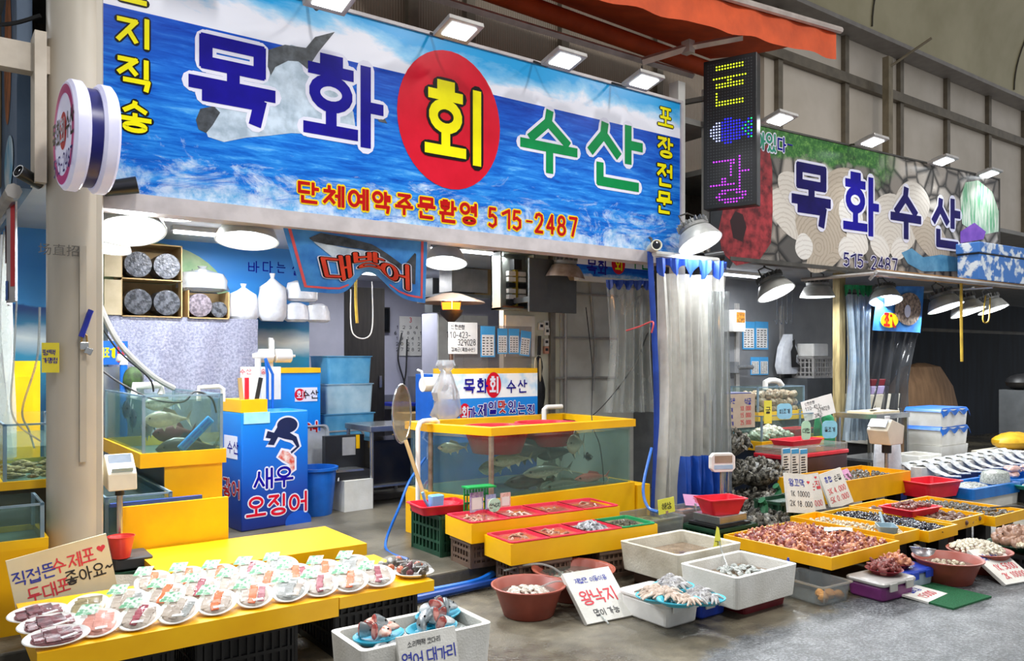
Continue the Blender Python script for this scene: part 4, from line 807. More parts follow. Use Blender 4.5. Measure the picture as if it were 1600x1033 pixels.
mb = MB(); mb.M = Matrix.Translation((-.0, -.07, .42)); mb.lathe([(.05, 0), (.075, .13), (.08, .13), (.07, .12), (.045, .01)], n=18, cap=True); mb.M = None; one('plastic_cup', mb, mat('coral_plastic', '#e8453f', '#d93a34', .35), 'coral red cup standing on the weighing scale beside the pillar', 'cup', (p.x - .015, 5.4, -.018), smooth=True)
# ---- shelf with silver cloth
x0, x1 = V(168, 560, 7.9).x, V(402, 560, 7.9).x; zt = V(300, 498, 7.9).z
rk = thing('storage_rack', 'storage rack draped with shiny silver cloth in front of the sea mural', 'rack', ((x0 + x1) / 2, 8.08, .1)); Lr = x1 - x0
mb = MB(); mb.bb(-Lr / 2, Lr / 2, -.18, .2, zt - .13, zt - .1); mb.build('shelf_board', M_steelb, rk)
for sx in (-1, 1):
    for y in (-.16, .18): mb = MB(); mb.bb(sx * Lr / 2 - sx * .03, sx * Lr / 2, y - .015, y + .015, 0, zt - .13); mb.build('leg', M_steelb, rk)
mb = MB(); mb.sheet(lambda u, v: (-Lr / 2 + Lr * u, -.2 - .018 * math.sin(u * 23 + math.sin(v * 4)) * min(1, v * 3) - .008 * math.sin(u * 61) * v, (zt - .11) * (1 - v) + .02), 90, 12); mb.sheet(lambda u, v: (-Lr / 2 - .002 + .003 * v, -.19 + .38 * u, (zt - .11) * (1 - v) + .02), 6, 4)
mb.build('cloth', mat('silver_cloth', '#b9bcd0', '#8c90a8', .3, .55, scale=50, bump=.5, bscale=160), rk, smooth=True)
M_card = mat('cardboard', '#b99a6a', '#a88957', .7); M_cardw = mat('pale_carton', '#c9b99a', '#b8a888', .7); M_bag = clear('plastic_bag', '#eef0f2', .34, '#dcdfe4', .12, .2)
ztop = zt + .002
def wrapped(loc, r, L, label, m):
    t = thing('wrapped_tray_roll', label, 'tray pack', loc, group=None); mb = MB(); mb.M = Matrix.Rotation(R(90), 4, 'X'); mb.lathe([(r * .5, -L / 2), (r, -L / 2 + .01), (r, L / 2), (r * .6, L / 2)], n=18, cap=True); mb.build('trays', m, t, smooth=True)
    mb = MB(); mb.M = Matrix.Rotation(R(90), 4, 'X'); mb.lathe([(r * .3, -L / 2 - .01), (r * 1.03, -L / 2), (r * 1.04, L / 2 + .006), (r * .8, L / 2 + .012), (r * .4, L / 2 + .006), (.005, L / 2 + .02)], n=11, cap=True); mb.build('wrapping', M_film, t, smooth=True)
bx = V(186, 490, 7.95).x
for k in range(2):
    t = thing('carton', ('upper' if k else 'lower') + ' open carton packed with dark trays on the silver rack', 'box', (bx + .26, 8.0, ztop + k * .335)); mb = MB()
    for b in ((-.26, -.25, -.14, .2, 0, .33), (.25, .26, -.14, .2, 0, .33), (-.26, .26, .19, .2, 0, .33), (-.26, .26, -.14, .2, 0, .01)) + (((-.26, .26, -.14, .2, .32, .33),) if k else ()): mb.bb(*b)
    mb.build('body', M_card, t); mb = MB(); mb.bb(-.40, -.26, -.16, -.15, .01, .32); mb.build('flap', M_cardw, t)
    for j in range(2): wrapped((bx + .14 + j * .245, 7.99, ztop + .135 + k * .335), .115, .26, '%s dark tray roll in the %s carton' % (('first', 'second')[j], ('lower', 'upper')[k]), mat('dark_trays', '#5a5c62', '#1f2126', .3, scale=26, bump=.8, bscale=40, spread=(.42, .58)))
t = thing('carton', 'small carton of dotted trays beside the open cartons', 'box', (bx + .76, 8.0, ztop)); mb = MB()
for b in ((-.19, -.18, -.14, .16, 0, .26), (.18, .19, -.14, .16, 0, .26), (-.19, .19, -.14, .16, 0, .01), (-.19, .19, .15, .16, 0, .26)): mb.bb(*b)
mb.build('body', M_card, t); wrapped((bx + .68, 7.98, ztop + .125), .11, .22, 'dotted tray roll in the small carton', mat('dotted_trays', '#8a7f86', '#4a4148', .4, scale=50)); wrapped((bx + .86, 7.98, ztop + .09), .075, .2, 'narrow wrapped tray roll in the small carton', MATS['dark_trays'])
def bagged(loc, rx, rz_, label, m=None, top=True):
    mb = MB(); n = 16; prof = [(.75, 0), (1, .12), (.96, .55), (.85, .85), (.4, .98)] + ([(.12, 1.08), (.2, 1.2)] if top else [(.05, 1.0)])
    mb.loft([[(rx * k * math.cos(2 * math.pi * i / n) * (1 + random.uniform(-.08, .08)), rx * .7 * k * math.sin(2 * math.pi * i / n), rz_ * z) for i in range(n)] for k, z in prof], cap=True)
    return one('bag_of_trays', mb, m or M_bag, label, 'bag', loc, smooth=True)
M_bagw = mat('white_bag', '#dfe1e6', '#c6c9d0', .3, scale=9, bump=.6, bscale=20)
bagged((bx + .74, 8.0, ztop + .265), .24, .2, 'clear bag lying on the small carton', M_bag)
for dx, r, h, lb in ((1.13, .15, .3, 'white bag of trays beside the small carton'), (1.42, .15, .4, 'tall white tied bag of trays on the silver rack'), (1.67, .13, .2, 'small white bag of trays on the silver rack'), (1.9, .13, .2, 'last white bag of trays at the end of the silver rack')): bagged((bx + dx, 8.0, ztop), r, h, lb, M_bagw, h > .25)
bagged((bx + 1.74, 8.02, ztop + .21), .17, .22, 'white bag lying on top of the small white bags', M_bagw, False)
# mural lettering and island painted on the wall (prints of the wall itself)
mur = bpy.data.objects['wall_mural']
def ml(px, py): p = V(px, py, 8.3); return (p.x, p.z)
for ch, x0, x1, y0, y1 in (('바', 386, 407, 406, 428), ('다', 409, 428, 406, 428), ('는', 431, 447, 408, 428), ('살', 455, 474, 409, 432)):
    a, b = ml(x0, y0), ml(x1, y1); lettering(mur, ch, ((a[0] + b[0]) / 2, (a[1] + b[1]) / 2), abs(a[1] - b[1]) * .85, NAVY, .1, wd=(b[0] - a[0]) * .8, y=8.296)
mb = MB(); flat(mb, [ml(*p) for p in ((288, 470), (300, 420), (308, 435), (325, 445), (352, 470), (380, 490), (385, 500), (288, 500))], 8.297); mb.build('island_print', mat('print_island', '#33475c', '#1f2f40', .5, scale=25), mur)
mb = MB(); c0 = ml(240, 470); disc(mb, c0[0], c0[1], .72, .56, 8.2985); mb.build('fish_arc_print', mat('print_yellow_green', '#b9cfa0', '#7fae78', .5, scale=4), mur)
# ---- blue cabinets
BLG = None
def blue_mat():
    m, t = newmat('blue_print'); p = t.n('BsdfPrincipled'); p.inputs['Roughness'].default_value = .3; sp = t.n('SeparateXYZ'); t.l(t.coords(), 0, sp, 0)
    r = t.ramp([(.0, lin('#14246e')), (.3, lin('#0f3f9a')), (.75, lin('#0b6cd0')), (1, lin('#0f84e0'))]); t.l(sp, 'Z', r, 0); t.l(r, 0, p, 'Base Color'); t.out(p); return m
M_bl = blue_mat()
cb = thing('squid_cabinet', 'tall blue cabinet printed with an octopus and a shrimp beside the blue bucket', 'cabinet', (2.28, 7.02, .1), R(7))
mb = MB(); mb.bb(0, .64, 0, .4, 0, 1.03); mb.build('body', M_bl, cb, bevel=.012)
mb = MB(); mb.bb(.0, .24, .0, .4, 1.03, 1.14); mb.build('pen_box', M_yel, cb)
for i, m in enumerate((M_wood, M_redp, M_paper, M_blackp)): mb = MB(); mb.box((.04 + i * .055, .1, 1.22), (.035, .015, .22), (0, .1 * (i - 1), 0)); mb.build('marker', m, cb)
mb = MB(); disc(mb, .43, .9, .115, .085, -.0015); flat(mb, [(.33, .93), (.28, .86), (.22, .88), (.2, .78), (.26, .77), (.22, .72), (.31, .71), (.36, .78), (.4, .76), (.46, .74), (.5, .71), (.44, .66), (.47, .62), (.57, .7), (.54, .81), (.47, .84), (.52, .9)], -.0016); flat(mb, [(.32, .62), (.37, .7), (.45, .68), (.52, .61), (.52, .49), (.45, .45), (.43, .54), (.38, .57)], -.0018); mb.build('white_outline_print', WHT, cb)
lettering(cb, '새우', (.3, .44), .17, NAVY, .14, wd=.17, edge=WHT, edge_w=.06); lettering(cb, '오징어', (.33, .2), .17, RED, .14, wd=.17, edge=WHT, edge_w=.06)
mb = MB(); disc(mb, .43, .9, .1, .07, -.003); flat(mb, [(.34, .9), (.3, .84), (.24, .86), (.22, .8), (.27, .79), (.24, .74), (.3, .73), (.34, .8), (.4, .78), (.48, .76), (.52, .7), (.46, .66), (.47, .64), (.55, .7), (.52, .79), (.44, .84), (.5, .88)], -.0032); mb.build('octopus_print', mat('print_navy', '#16224e', rough=.3), cb)
mb = MB(); flat(mb, [(.34, .62), (.38, .68), (.44, .66), (.5, .6), (.5, .5), (.46, .47), (.45, .55), (.4, .58)], -.0036); mb.build('shrimp_print', mat('print_salmon', '#e0d0cc', '#c8483c', .3, scale=20), cb)
mb = MB(); disc(mb, .54, .02, .13, .1, -.0025, 30); mb.build('bubble_print', mat('print_blue2', '#0c52c0', rough=.3), cb)
mb = MB(); mb.bb(-.004, 0, .08, .34, .62, .82); mb.build('side_plate', WHT, cb)
M_side = Matrix.Rotation(R(-90), 4, 'Z')
lettering(cb, '수산', (-.16, .72), .1, NAVY, .12, M=M_side, y=-.006); lettering(cb, '광어', (-.2, .36), .15, RED2, .14, edge=WHT, edge_w=.05, M=M_side, y=-.006)
mb = MB(); mb.bb(.02, .26, -.006, 0, .93, 1.03); mb.build('pale_sticker', mat('sticker_cyan', '#a8dcec', '#8fd0e6', .4), cb)
b = thing('bucket', 'big blue plastic bucket beside the squid cabinet', 'bucket', (3.12, 7.44, .1)); mb = MB(); mb.lathe([(.16, 0), (.165, .01), (.205, .42), (.225, .43), (.225, .455), (.2, .455), (.155, .02), (.01, .02)], n=32); mb.build('body', M_bluep, b, smooth=True)
mb = MB(); mb.tube([(.21, 0, .42), (.235, -.03, .34), (.22, -.05, .3)], .008, 6); mb.build('handle', M_pvc, b)
# counter behind with the blue board
p0 = V(408, 575, 8.0); p1 = V(492, 575, 8.0); ct = thing('fish_counter', 'blue counter with a yellow top edge behind the squid cabinet', 'counter', (p0.x, 7.86, .1)); Lc = p1.x - p0.x; Hc = p0.z - .1
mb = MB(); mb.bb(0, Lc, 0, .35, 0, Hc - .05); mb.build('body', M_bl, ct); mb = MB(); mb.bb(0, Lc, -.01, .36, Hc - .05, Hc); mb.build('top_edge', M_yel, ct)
mb = MB(); mb.bb(Lc * .52, Lc * .94, -.004, 0, Hc - .34, Hc - .2); mb.build('name_plate', WHT, ct); mb = MB(); disc(mb, Lc * .61, Hc - .27, .055, .06, -.005); mb.build('emblem', RED, ct)
lettering(ct, '회', (Lc * .61, Hc - .27), .07, WHT, .14, y=-.007); lettering(ct, '수산', (Lc * .8, Hc - .27), .08, BLK, .12, y=-.006); lettering(ct, '광어', (Lc * .66, Hc - .62), .14, RED2, .14, edge=WHT, edge_w=.06); lettering(ct, '고래', (Lc * .2, Hc - .62), .14, NAVY, .14, edge=WHT, edge_w=.06)
p = V(377, 626, 7.7); q_ = V(440, 573, 7.7); t = thing('memo_board', 'big white memo board in front of the blue counter', 'board', ((p.x + q_.x) / 2, 7.72, p.z)); w_ = q_.x - p.x
mb = MB(); mb.bb(-w_ / 2, w_ / 2, 0, .012, 0, q_.z - p.z); mb.bb(-.02, .02, .014, .04, .1 - p.z, .3); mb.build('board', M_paper, t); lettering(t, '수산 직송', (-w_ * .2, (q_.z - p.z) * .86), .05, M_inkr, .1, rnd=True)
t = thing('stand_pipe', 'grey stand pipe with two blue hoses in front of the memo board', 'pipe', (V(403, 600, 7.5).x, 7.5, .1)); mb = MB(); mb.tube([(0, 0, 0), (0, 0, 1.5)], .028, 10); mb.build('pipe', M_pvc, t, smooth=True)
for k in range(2): mb = MB(); mb.tube([(.09 + .05 * k, 0, 0), (.09 + .05 * k, 0, 1.35), (.07, 0, 1.5)], .014, 8); mb.build('hose', M_bluep, t, smooth=True)
pr_ = V(425, 556, 7.95); t = thing('paper_roll_holder', 'holder with two white paper towel rolls over the memo board', 'paper holder', (pr_.x, 7.95, pr_.z))
mb = MB(); mb.tube([(-.26, 0, 0), (.24, 0, 0)], .012, 8); mb.bb(-.26, -.24, -.01, .02, 0, .16); mb.bb(.0, .02, -.01, .02, 0, .16); mb.bb(-.3, .3, .0, .03, -Hc - .1 + (p0.z - pr_.z) + .1, -.02) if 0 else None; mb.build('rod', M_pvc, t)
for x0_, x1_ in ((-.22, .0), (.03, .19)): mb = MB(); mb.M = Matrix.Rotation(R(90), 4, 'Y'); mb.lathe([(.02, x0_), (.068, x0_), (.068, x1_), (.02, x1_)], n=20, cap=True); mb.build('paper_roll', M_paper, t, smooth=True)
mb = MB(); mb.bb(-.02, .02, .02, .05, p0.z - pr_.z, .18); mb.build('bracket', M_pvc, t)
# light blue boxes stacked on the counter, dark door panel, steel table
M_lb2 = mat('light_blue_plastic', '#6fb6dc', '#4b9aca', .35, scale=5); M_lb3 = mat('pale_blue_plastic', '#b5d4e2', '#94bdd2', .35)
p = V(505, 655, 7.9)
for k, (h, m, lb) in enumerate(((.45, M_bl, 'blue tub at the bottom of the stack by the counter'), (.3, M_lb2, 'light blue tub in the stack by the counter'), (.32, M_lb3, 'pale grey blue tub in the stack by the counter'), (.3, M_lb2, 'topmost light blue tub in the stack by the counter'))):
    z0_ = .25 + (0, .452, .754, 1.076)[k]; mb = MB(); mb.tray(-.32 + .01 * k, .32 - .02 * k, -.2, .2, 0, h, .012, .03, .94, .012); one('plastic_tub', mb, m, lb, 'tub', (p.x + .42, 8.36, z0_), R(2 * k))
p = V(588, 500, 8.6); t = thing('door_leaf', 'tall dark brown door leaf standing open at the back room', 'door', (p.x, 8.9, .25), R(-15)); mb = MB(); mb.bb(-.24, .24, 0, .05, 0, 2.2); mb.build('leaf', mat('dark_door', '#37322f', '#24211f', .5, stretch=(4, 4, .4)), t); mb = MB(); mb.bb(.17, .2, -.04, 0, 1.0, 1.14); mb.build('handle', M_steelb, t)
tb = thing('steel_table', 'stainless steel work table with a black box on its lower shelf', 'table', (V(584, 700, 7.9).x, 7.66, .1)); Lt = .62
mb = MB(); mb.bb(-Lt / 2, Lt / 2, -.3, .3, .76, .82); mb.build('tabletop', M_steelb, tb, bevel=.008); mb = MB(); mb.bb(-Lt / 2 + .02, Lt / 2 - .02, -.28, .28, .2, .22); mb.build('shelf', M_steelb, tb)
for sx in (-1, 1):
    for sy in (-1, 1): mb = MB(); mb.tube([(sx * (Lt / 2 - .03), sy * .27, 0), (sx * (Lt / 2 - .03), sy * .27, .76)], .02, 10); mb.build('leg', M_steelb, tb, smooth=True)
mb = MB(); mb.bb(-.26, .24, -.2, .22, 0, .44); one('black_box', mb, mat('black_gloss_box', '#151515', '#23201c', .25), 'black box on the lower shelf of the steel table', 'box', (V(584, 700, 7.9).x, 7.67, .322))
p = V(508, 690, 7.45)
def steel_tray(loc, w_, h_, label, rx): 
    mb = MB(); mb.tray(-w_ / 2, w_ / 2, -h_ / 2, h_ / 2, 0, .035, .004, .05, .95, .012); return one('steel_tray', mb, mat('brushed_tray', '#c3c6c8', '#aeb1b4', .35, .6), label, 'tray', loc, rot=(R(rx), 0, R(3)))
mb = MB(); mb.bb(-.16, .16, -.15, .15, 0, .3); one('foam_box', mb, M_foam, 'white foam box on the floor behind the blue bucket', 'box', (3.53, 7.5, .1), R(5))
t = thing('black_machine', 'black weighing machine with a yellow tag behind the squid cabinet', 'machine', (3.5, 7.52, .402)); mb = MB(); mb.bb(-.2, .22, -.12, .16, 0, .08); mb.bb(-.2, .22, .08, .16, .08, .42); mb.build('body', M_blackp, t); mb = MB(); mb.bb(-.2, .12, -.12, .08, .08, .1); mb.build('plate', M_steelb, t); mb = MB(); mb.bb(.13, .17, .075, .08, .28, .42); mb.build('tag', M_yel, t); mb = MB(); mb.bb(-.02, .12, .07, .08, .22, .4); mb.build('label', M_lampgrey, t)
steel_tray((3.74, 8.14, .56), .5, .5, 'large steel tray standing behind the black machine', 78); steel_tray((3.18, 7.82, .66), .5, .5, 'steel tray leaning behind the squid cabinet', 80)
# deep room
p = V(603, 498, 10.4); t = thing('monitor', 'black wall monitor at the back of the room', 'screen', (p.x, 10.98, p.z)); mb = MB(); mb.bb(-.34, .34, -.06, 0, -.18, .2); mb.build('case', M_blackp, t); mb = MB(); mb.bb(-.32, .32, -.064, -.06, -.16, .18); mb.build('screen', mat('screen_dark', '#1b1e22', '#0c0d10', .1), t)
c0, c1 = V(624, 494, 10.98), V(658, 556, 10.98); t = thing('calendar', 'white wall calendar on the grey back wall', 'calendar', ((c0.x + c1.x) / 2, 10.985, c1.z)); w_, h_ = c1.x - c0.x, c0.z - c1.z
mb = MB(); mb.bb(-w_ / 2, w_ / 2, -.008, 0, 0, h_); mb.build('sheet', M_paper, t); lettering(t, '3', (0, h_ * .91), .07, M_inkr, .16, y=-.01)
for r_i in range(5): lettering(t, ('1 2 3 4 5', '6 7 8 9 10', '13 14 15', '20 21 22', '27 28 29')[r_i], (0, h_ * (.72 - .14 * r_i)), .045, M_ink, .16, wd=.07, gap=.5, y=-.01, name='lettering')
bt = thing('blue_table', 'low blue topped table against the back wall', 'table', (V(655, 635, 10.5).x, 10.6, .25)); mb = MB(); mb.bb(-.5, .5, -.3, .3, .66, .7); mb.build('tabletop', mat('blue_laminate', '#2437b4', '#1c2fa0', .4), bt)
for sx in (-1, 1):
    for sy in (-1, 1): mb = MB(); mb.tube([(sx * .44, sy * .26, 0), (sx * .44, sy * .26, .66)], .018, 8); mb.build('leg', M_steelb, bt)
t = thing('drawer_unit', 'grey plastic drawer unit on the blue table', 'drawers', (V(668, 612, 10.5).x, 10.6, .95)); mb = MB(); mb.bb(-.2, .2, -.14, .14, 0, .38); mb.build('frame', mat('grey_plastic', '#77787c', '#66676b', .4), t)
for k in range(4): d_ = MB(); d_.bb(-.18, .18, -.155, -.14, .02 + .09 * k, .095 + .09 * k); dd = d_.build('drawer', mat('smoky_drawer', '#4f5055', '#3f4045', .3), t); h2 = MB(); h2.bb(-.05, .05, -.165, -.155, .05 + .09 * k, .065 + .09 * k); h2.build('knob', M_lampgrey, dd)
for k, (dx, z_) in enumerate(((0, .25), (.03, .55), (.5, .25))): mb = MB(); mb.bb(-.22, .22, -.18, .18, 0, .298); mb.mi = 1; mb.bb(-.22, .22, -.182, -.18, .13, .17); one('cardboard_box', mb, [M_card, M_cardw], ('brown cardboard box on the floor under the blue table', 'brown cardboard box on top of another in the back room', 'brown cardboard box beside the stack in the back room')[k], 'box', (V(628, 670, 10.2).x + dx, 9.9, z_))
f0, f1 = V(692, 500, 9.2), V(738, 500, 9.2); t = thing('locker', 'tall white metal locker behind the heater', 'locker', ((f0.x + f1.x) / 2, 9.2, .25)); mb = MB(); mb.bb(-.32, .5, 0, .4, 0, 1.95); mb.build('body', M_grey, t)
for k in (0, 1): dd = MB(); dd.bb(-.315 + .4 * k, .08 + .4 * k, -.015, 0, .02, 1.93); dd = dd.build('door', M_white, t); h2 = MB(); h2.bb(.03 + .1 * k, .05 + .1 * k, -.03, -.015, .95, 1.05); h2.build('handle', M_blackp, dd)
# ================================================================== CENTRAL TANK AND WHAT STANDS ROUND IT
PT = [(3.66, 5.24), (5.2, 5.24), (5.2, 6.2), (3.46, 6.2), (3.46, 5.85)]
O = Vector((4.33, 5.7, .1)); P2 = [(x - O.x, y - O.y) for x, y in PT]
def shrink(P, d):
    n = len(P); out = []
    for i in range(n):
        a, b, c = Vector(P[i - 1]), Vector(P[i]), Vector(P[(i + 1) % n]); e1, e2 = (b - a).normalized(), (c - b).normalized(); n1, n2 = Vector((-e1.y, e1.x)), Vector((-e2.y, e2.x)); m_ = (n1 + n2).normalized(); out.append(tuple(b + m_ * d / max(.3, m_.dot(n1))))
    return out
ct2 = thing('fish_tank', 'big cornered fish tank with a yellow rim in front of the blue counter', 'tank', O)
def ringwall(P, d0, d1, z0, z1):
    mb = MB(); A, B = shrink(P, d0), shrink(P, d1); n = len(P)
    mb.loft([[(x, y, z0) for x, y in A], [(x, y, z1) for x, y in A], [(x, y, z1) for x, y in B], [(x, y, z0) for x, y in B], [(x, y, z0) for x, y in A]]); return mb
ringwall(P2, -.02, .03, .0, .39).build('base_board', M_yel, ct2); ringwall(P2, -.025, .06, .89, .955).build('rim', M_yel, ct2)
Pg = shrink(P2, .012)
for i in range(5):
    a, b = Vector(Pg[i]), Vector(Pg[(i + 1) % 5]); mb = MB(); mb.box(((a.x + b.x) / 2, (a.y + b.y) / 2, .63), ((b - a).length, .008, .54), (0, 0, math.atan2(b.y - a.y, b.x - a.x))); mb.build('pane', M_acr, ct2)
for i in (0, 4): a = Pg[i]; mb = MB(); mb.tube([(a[0], a[1], .38), (a[0], a[1], .9)], .022, 10); mb.build('corner_post', mat('worn_steel_post', '#b9a99a', '#8c7c6e', .35, .6, scale=12), ct2, smooth=True)
mb = MB(); mb.prism(shrink(P2, .025), 'z', .38, .395); mb.build('tank_floor', MATS['tank_floor'], ct2)
mb = MB(); mb.prism(shrink(P2, .02), 'z', .396, .86); mb.build('water', M_water, ct2)
mb = MB(); mb.bb(.9, 1.06, -.5, .3, 0, .36); mb.build('base_step', M_yel, ct2)
fl = [('speckled mullet swimming across the front corner of the big tank', (3.98, 5.42, .76), .42, F_GOLD, 0, .105), ('round tan bream behind the front pane of the big tank', (4.62, 5.34, .86), .3, F_TAN, R(20), .17), ('dark fish below the red basket in the big tank', (4.25, 5.55, .8), .44, F_DARK, R(-8), .17),
      ('grey fish near the chamfered corner of the big tank', (3.6, 5.72, .86), .24, F_TAN, R(-30), .09), ('long dark fish low in the middle of the big tank', (4.35, 5.4, .64), .55, F_GREY, R(4), .11), ('second long dark fish low in the big tank', (4.2, 5.45, .56), .5, F_DARK, R(-5), .12), ('dark fish resting on the floor of the big tank', (4.55, 5.4, .5), .55, F_GREY, R(6), .1),
      ('small dark fish pointing down beside the bream', (4.86, 5.45, .72), .18, F_DARK, R(70), .06), ('pinkish red fish lying at the far end of the big tank', (4.9, 5.45, .53), .42, F_PINK, R(3), .09), ('grey fish behind the mullet in the big tank', (4.05, 5.75, .66), .4, F_GREY, R(12), .13), ('dark bream deep in the big tank', (4.75, 5.8, .74), .4, F_DARK, R(-14), .16)]
for lb, p, L, m, rz, h in fl: fish(lb, p, L, m, rz, h, .06)
def basket(label, loc, r, h, m=M_redp, name='basket', sx=1, sy=1, base=.72):
    t = thing(name, label, 'basket', loc); mb = MB(); mb.lathe([(r * base, 0), (r, h), (r + .02, h), (r + .02, h - .012)], n=40, sx=sx, sy=sy); mb.lathe([(.01, .0), (r * base, .002)], n=40, sx=sx, sy=sy)
    o = mb.build('body', m, t, smooth=True); md = o.modifiers.new('wall', 'SOLIDIFY'); md.thickness = .006
    mb = MB()
    for i in range(40):
        a = 2 * math.pi * i / 40; mb.tube([(r * base * sx * 1.01 * math.cos(a), r * base * sy * 1.01 * math.sin(a), .004), (r * sx * 1.008 * math.cos(a), r * sy * 1.008 * math.sin(a), h - .01)], .0035, 4)
    mb.build('ribs', m, t); return t
basket('red round basket floating at the front corner of the big tank', (3.97, 5.6, .81), .28, .22); basket('red round basket floating behind the tan bream', (4.56, 5.66, .83), .27, .2)
t = thing('corner_pipe', 'white pipe standing at the chamfered corner of the big tank', 'pipe', (3.31, 5.78, .1)); mb = MB(); mb.tube([(0, 0, 0), (0, 0, .93), (.02, 0, .975), (.06, .02, .985), (.2, .06, .985), (.225, .065, .97), (.225, .065, .93)], .02, 10); mb.build('pipe', M_pvc, t, smooth=True)
t = thing('corner_pipe', 'short white pipe hooked over the back rim of the big tank', 'pipe', (5.0, 6.1, 1.06)); mb = MB(); mb.tube([(-.12, 0, -.07), (-.12, 0, .05), (-.09, 0, .07), (.1, 0, .07)], .024, 10); mb.build('pipe', M_pvc, t, smooth=True)
mb = MB(); mb.sheet(lambda u, v: (-.5 + u, -.14 + .28 * v, .012 * math.sin(u * 17) * math.sin(v * 9) + .01), 20, 8); one('wet_film', mb, M_film, 'clear plastic film lying on the water of the big tank', 'film', (4.3, 6.0, .975), smooth=True)
hose('thin black cable dropping into the big tank', [(5.86, 6.6, 2.15), (5.5, 6.1, 1.5), V(925, 657, 5.6), V(938, 700, 5.45), V(945, 770, 5.4)], .005, M_blackp, 'cable', 'cable')
hose('thin black cable drooping over the big tank from the curtain', [V(1012, 520, 5.75), V(985, 580, 5.9), V(925, 650, 5.9), V(880, 656, 6.0)], .005, M_blackp, 'cable', 'cable')
t = thing('landing_net', 'round landing net with a wooden handle leaning by the big tank', 'net', V(655, 776, 5.7)); h_ = V(655, 680, 5.95) - V(655, 776, 5.7)
mb = MB(); mb.tube([(.02, -.05, 0), (-.07, .1, .45)], .016, 8); mb.build('handle', M_wood, t); mb = MB(); ring = [(-.07 + .0 + .14 * math.cos(a) * .8, .16 + .05 * math.cos(a), .66 + .24 * math.sin(a)) for a in [2 * math.pi * i / 26 for i in range(27)]]; mb.tube(ring, .008, 6); mb.build('hoop', M_steelb, t)
mb = MB(); mb.sheet(lambda u, v: (-.07 + .13 * v * math.cos(u * 6.283) * .8, .16 + .05 * v * math.cos(u * 6.283) + .09 * (1 - v * v), .66 + .24 * v * math.sin(u * 6.283)), 26, 8); mb.build('netting', clear('netting', '#d9ccb4', .35, '#b8aa8e', .5, .02), t, smooth=True)
hose('blue hose curling down beside the big tank', [V(665, 715, 5.9), V(640, 752, 5.85), V(625, 790, 5.8), (3.0, 5.75, .115), (2.95, 5.3, .112)], .011, M_bluep)
# ---- counter with the name panel
k0, k1 = V(672, 580, 6.55), V(834, 580, 6.55); kc = thing('shop_counter', 'tall blue and white counter with the shop name behind the big tank', 'counter', (k0.x, 6.5, .1)); Lk = k1.x - k0.x; Zk = lambda py: EYE - (py - HORIZON) * (V(750, 580, 6.5) - Vector((0, 0, 0))).y / 6.5 * (6.5 / (_c - (750 - 800) / FPX * _s)) / FPX - .1
mb = MB(); mb.bb(0, Lk, 0, .32, 0, Zk(584)); mb.build('body', mat('counter_blue', '#1f62c4', '#1a56b0', .35), kc)
mb = MB(); mb.bb(.2, Lk, -.01, .33, Zk(584), Zk(576)); mb.build('top_edge', M_yel, kc)
def kpan(nm, x0, x1, y0, y1, m, dy): mb = MB(); mb.bb(x0, x1, dy, dy + .01, Zk(y1), Zk(y0)); return mb.build(nm, m, kc)
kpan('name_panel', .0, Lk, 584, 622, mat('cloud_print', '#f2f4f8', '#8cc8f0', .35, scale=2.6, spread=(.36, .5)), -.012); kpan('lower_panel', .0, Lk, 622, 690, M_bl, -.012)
xk = lambda px: (V(px, 600, 6.5).x - k0.x)
lettering(kc, '목화', (xk(742), Zk(603)), .13, NAVY, .13, wd=.12, gap=.25, y=-.018); lettering(kc, '수산', (xk(806), Zk(605)), .12, NAVY, .12, wd=.11, gap=.25, y=-.018)
mb = MB(); disc(mb, xk(770), Zk(602), .09, .125, -.014); mb.build('emblem', RED, kc); lettering(kc, '회', (xk(770), Zk(602)), .15, WHT, .14, wd=.1, y=-.018)
mb = MB(); disc(mb, xk(725), Zk(643), .06, .085, -.014); mb.build('emblem', RED, kc); lettering(kc, '회', (xk(725), Zk(643)), .1, WHT, .14, wd=.07, y=-.018)
for i, ch in enumerate('가제일맛있는집'): a = (i - 3) / 3; lettering(kc, ch, (xk(736) + (xk(828) - xk(736)) * i / 6, Zk(637) - .05 * a * a), .11, RED2 if ch == '맛' else NAVY, .13, wd=.09, edge=WHT, edge_w=.06, y=-.018)
ac = thing('acrylic_screen', 'clear acrylic screen standing on the blue and white counter', 'screen', (k0.x + .25, 6.52, .1 + Zk(576))); hA = Zk(508) - Zk(576)
mb = MB(); mb.bb(0, Lk - .3, 0, .006, 0, hA); mb.build('pane', clear('smoky_acrylic', '#d9d6d6', .12, '#b5b0b0', .05, .1), ac); mb = MB(); mb.bb(-.02, .02, -.03, .03, 0, .03); mb.bb(Lk - .34, Lk - .3, -.03, .03, 0, .03); mb.build('foot', M_acr, ac)
p = V(728, 553, 6.45); card('white handwritten bank note hanging on the acrylic screen', (p.x, 6.5, p.z), .33, .30, [('신한은행', -.06, .255, .04, M_ink), ('110-423-', -.05, .18, .055, M_ink), ('329028', .04, .11, .055, M_ink), ('김복근(목화수산)', 0, .04, .035, M_ink)], name='bank_note')
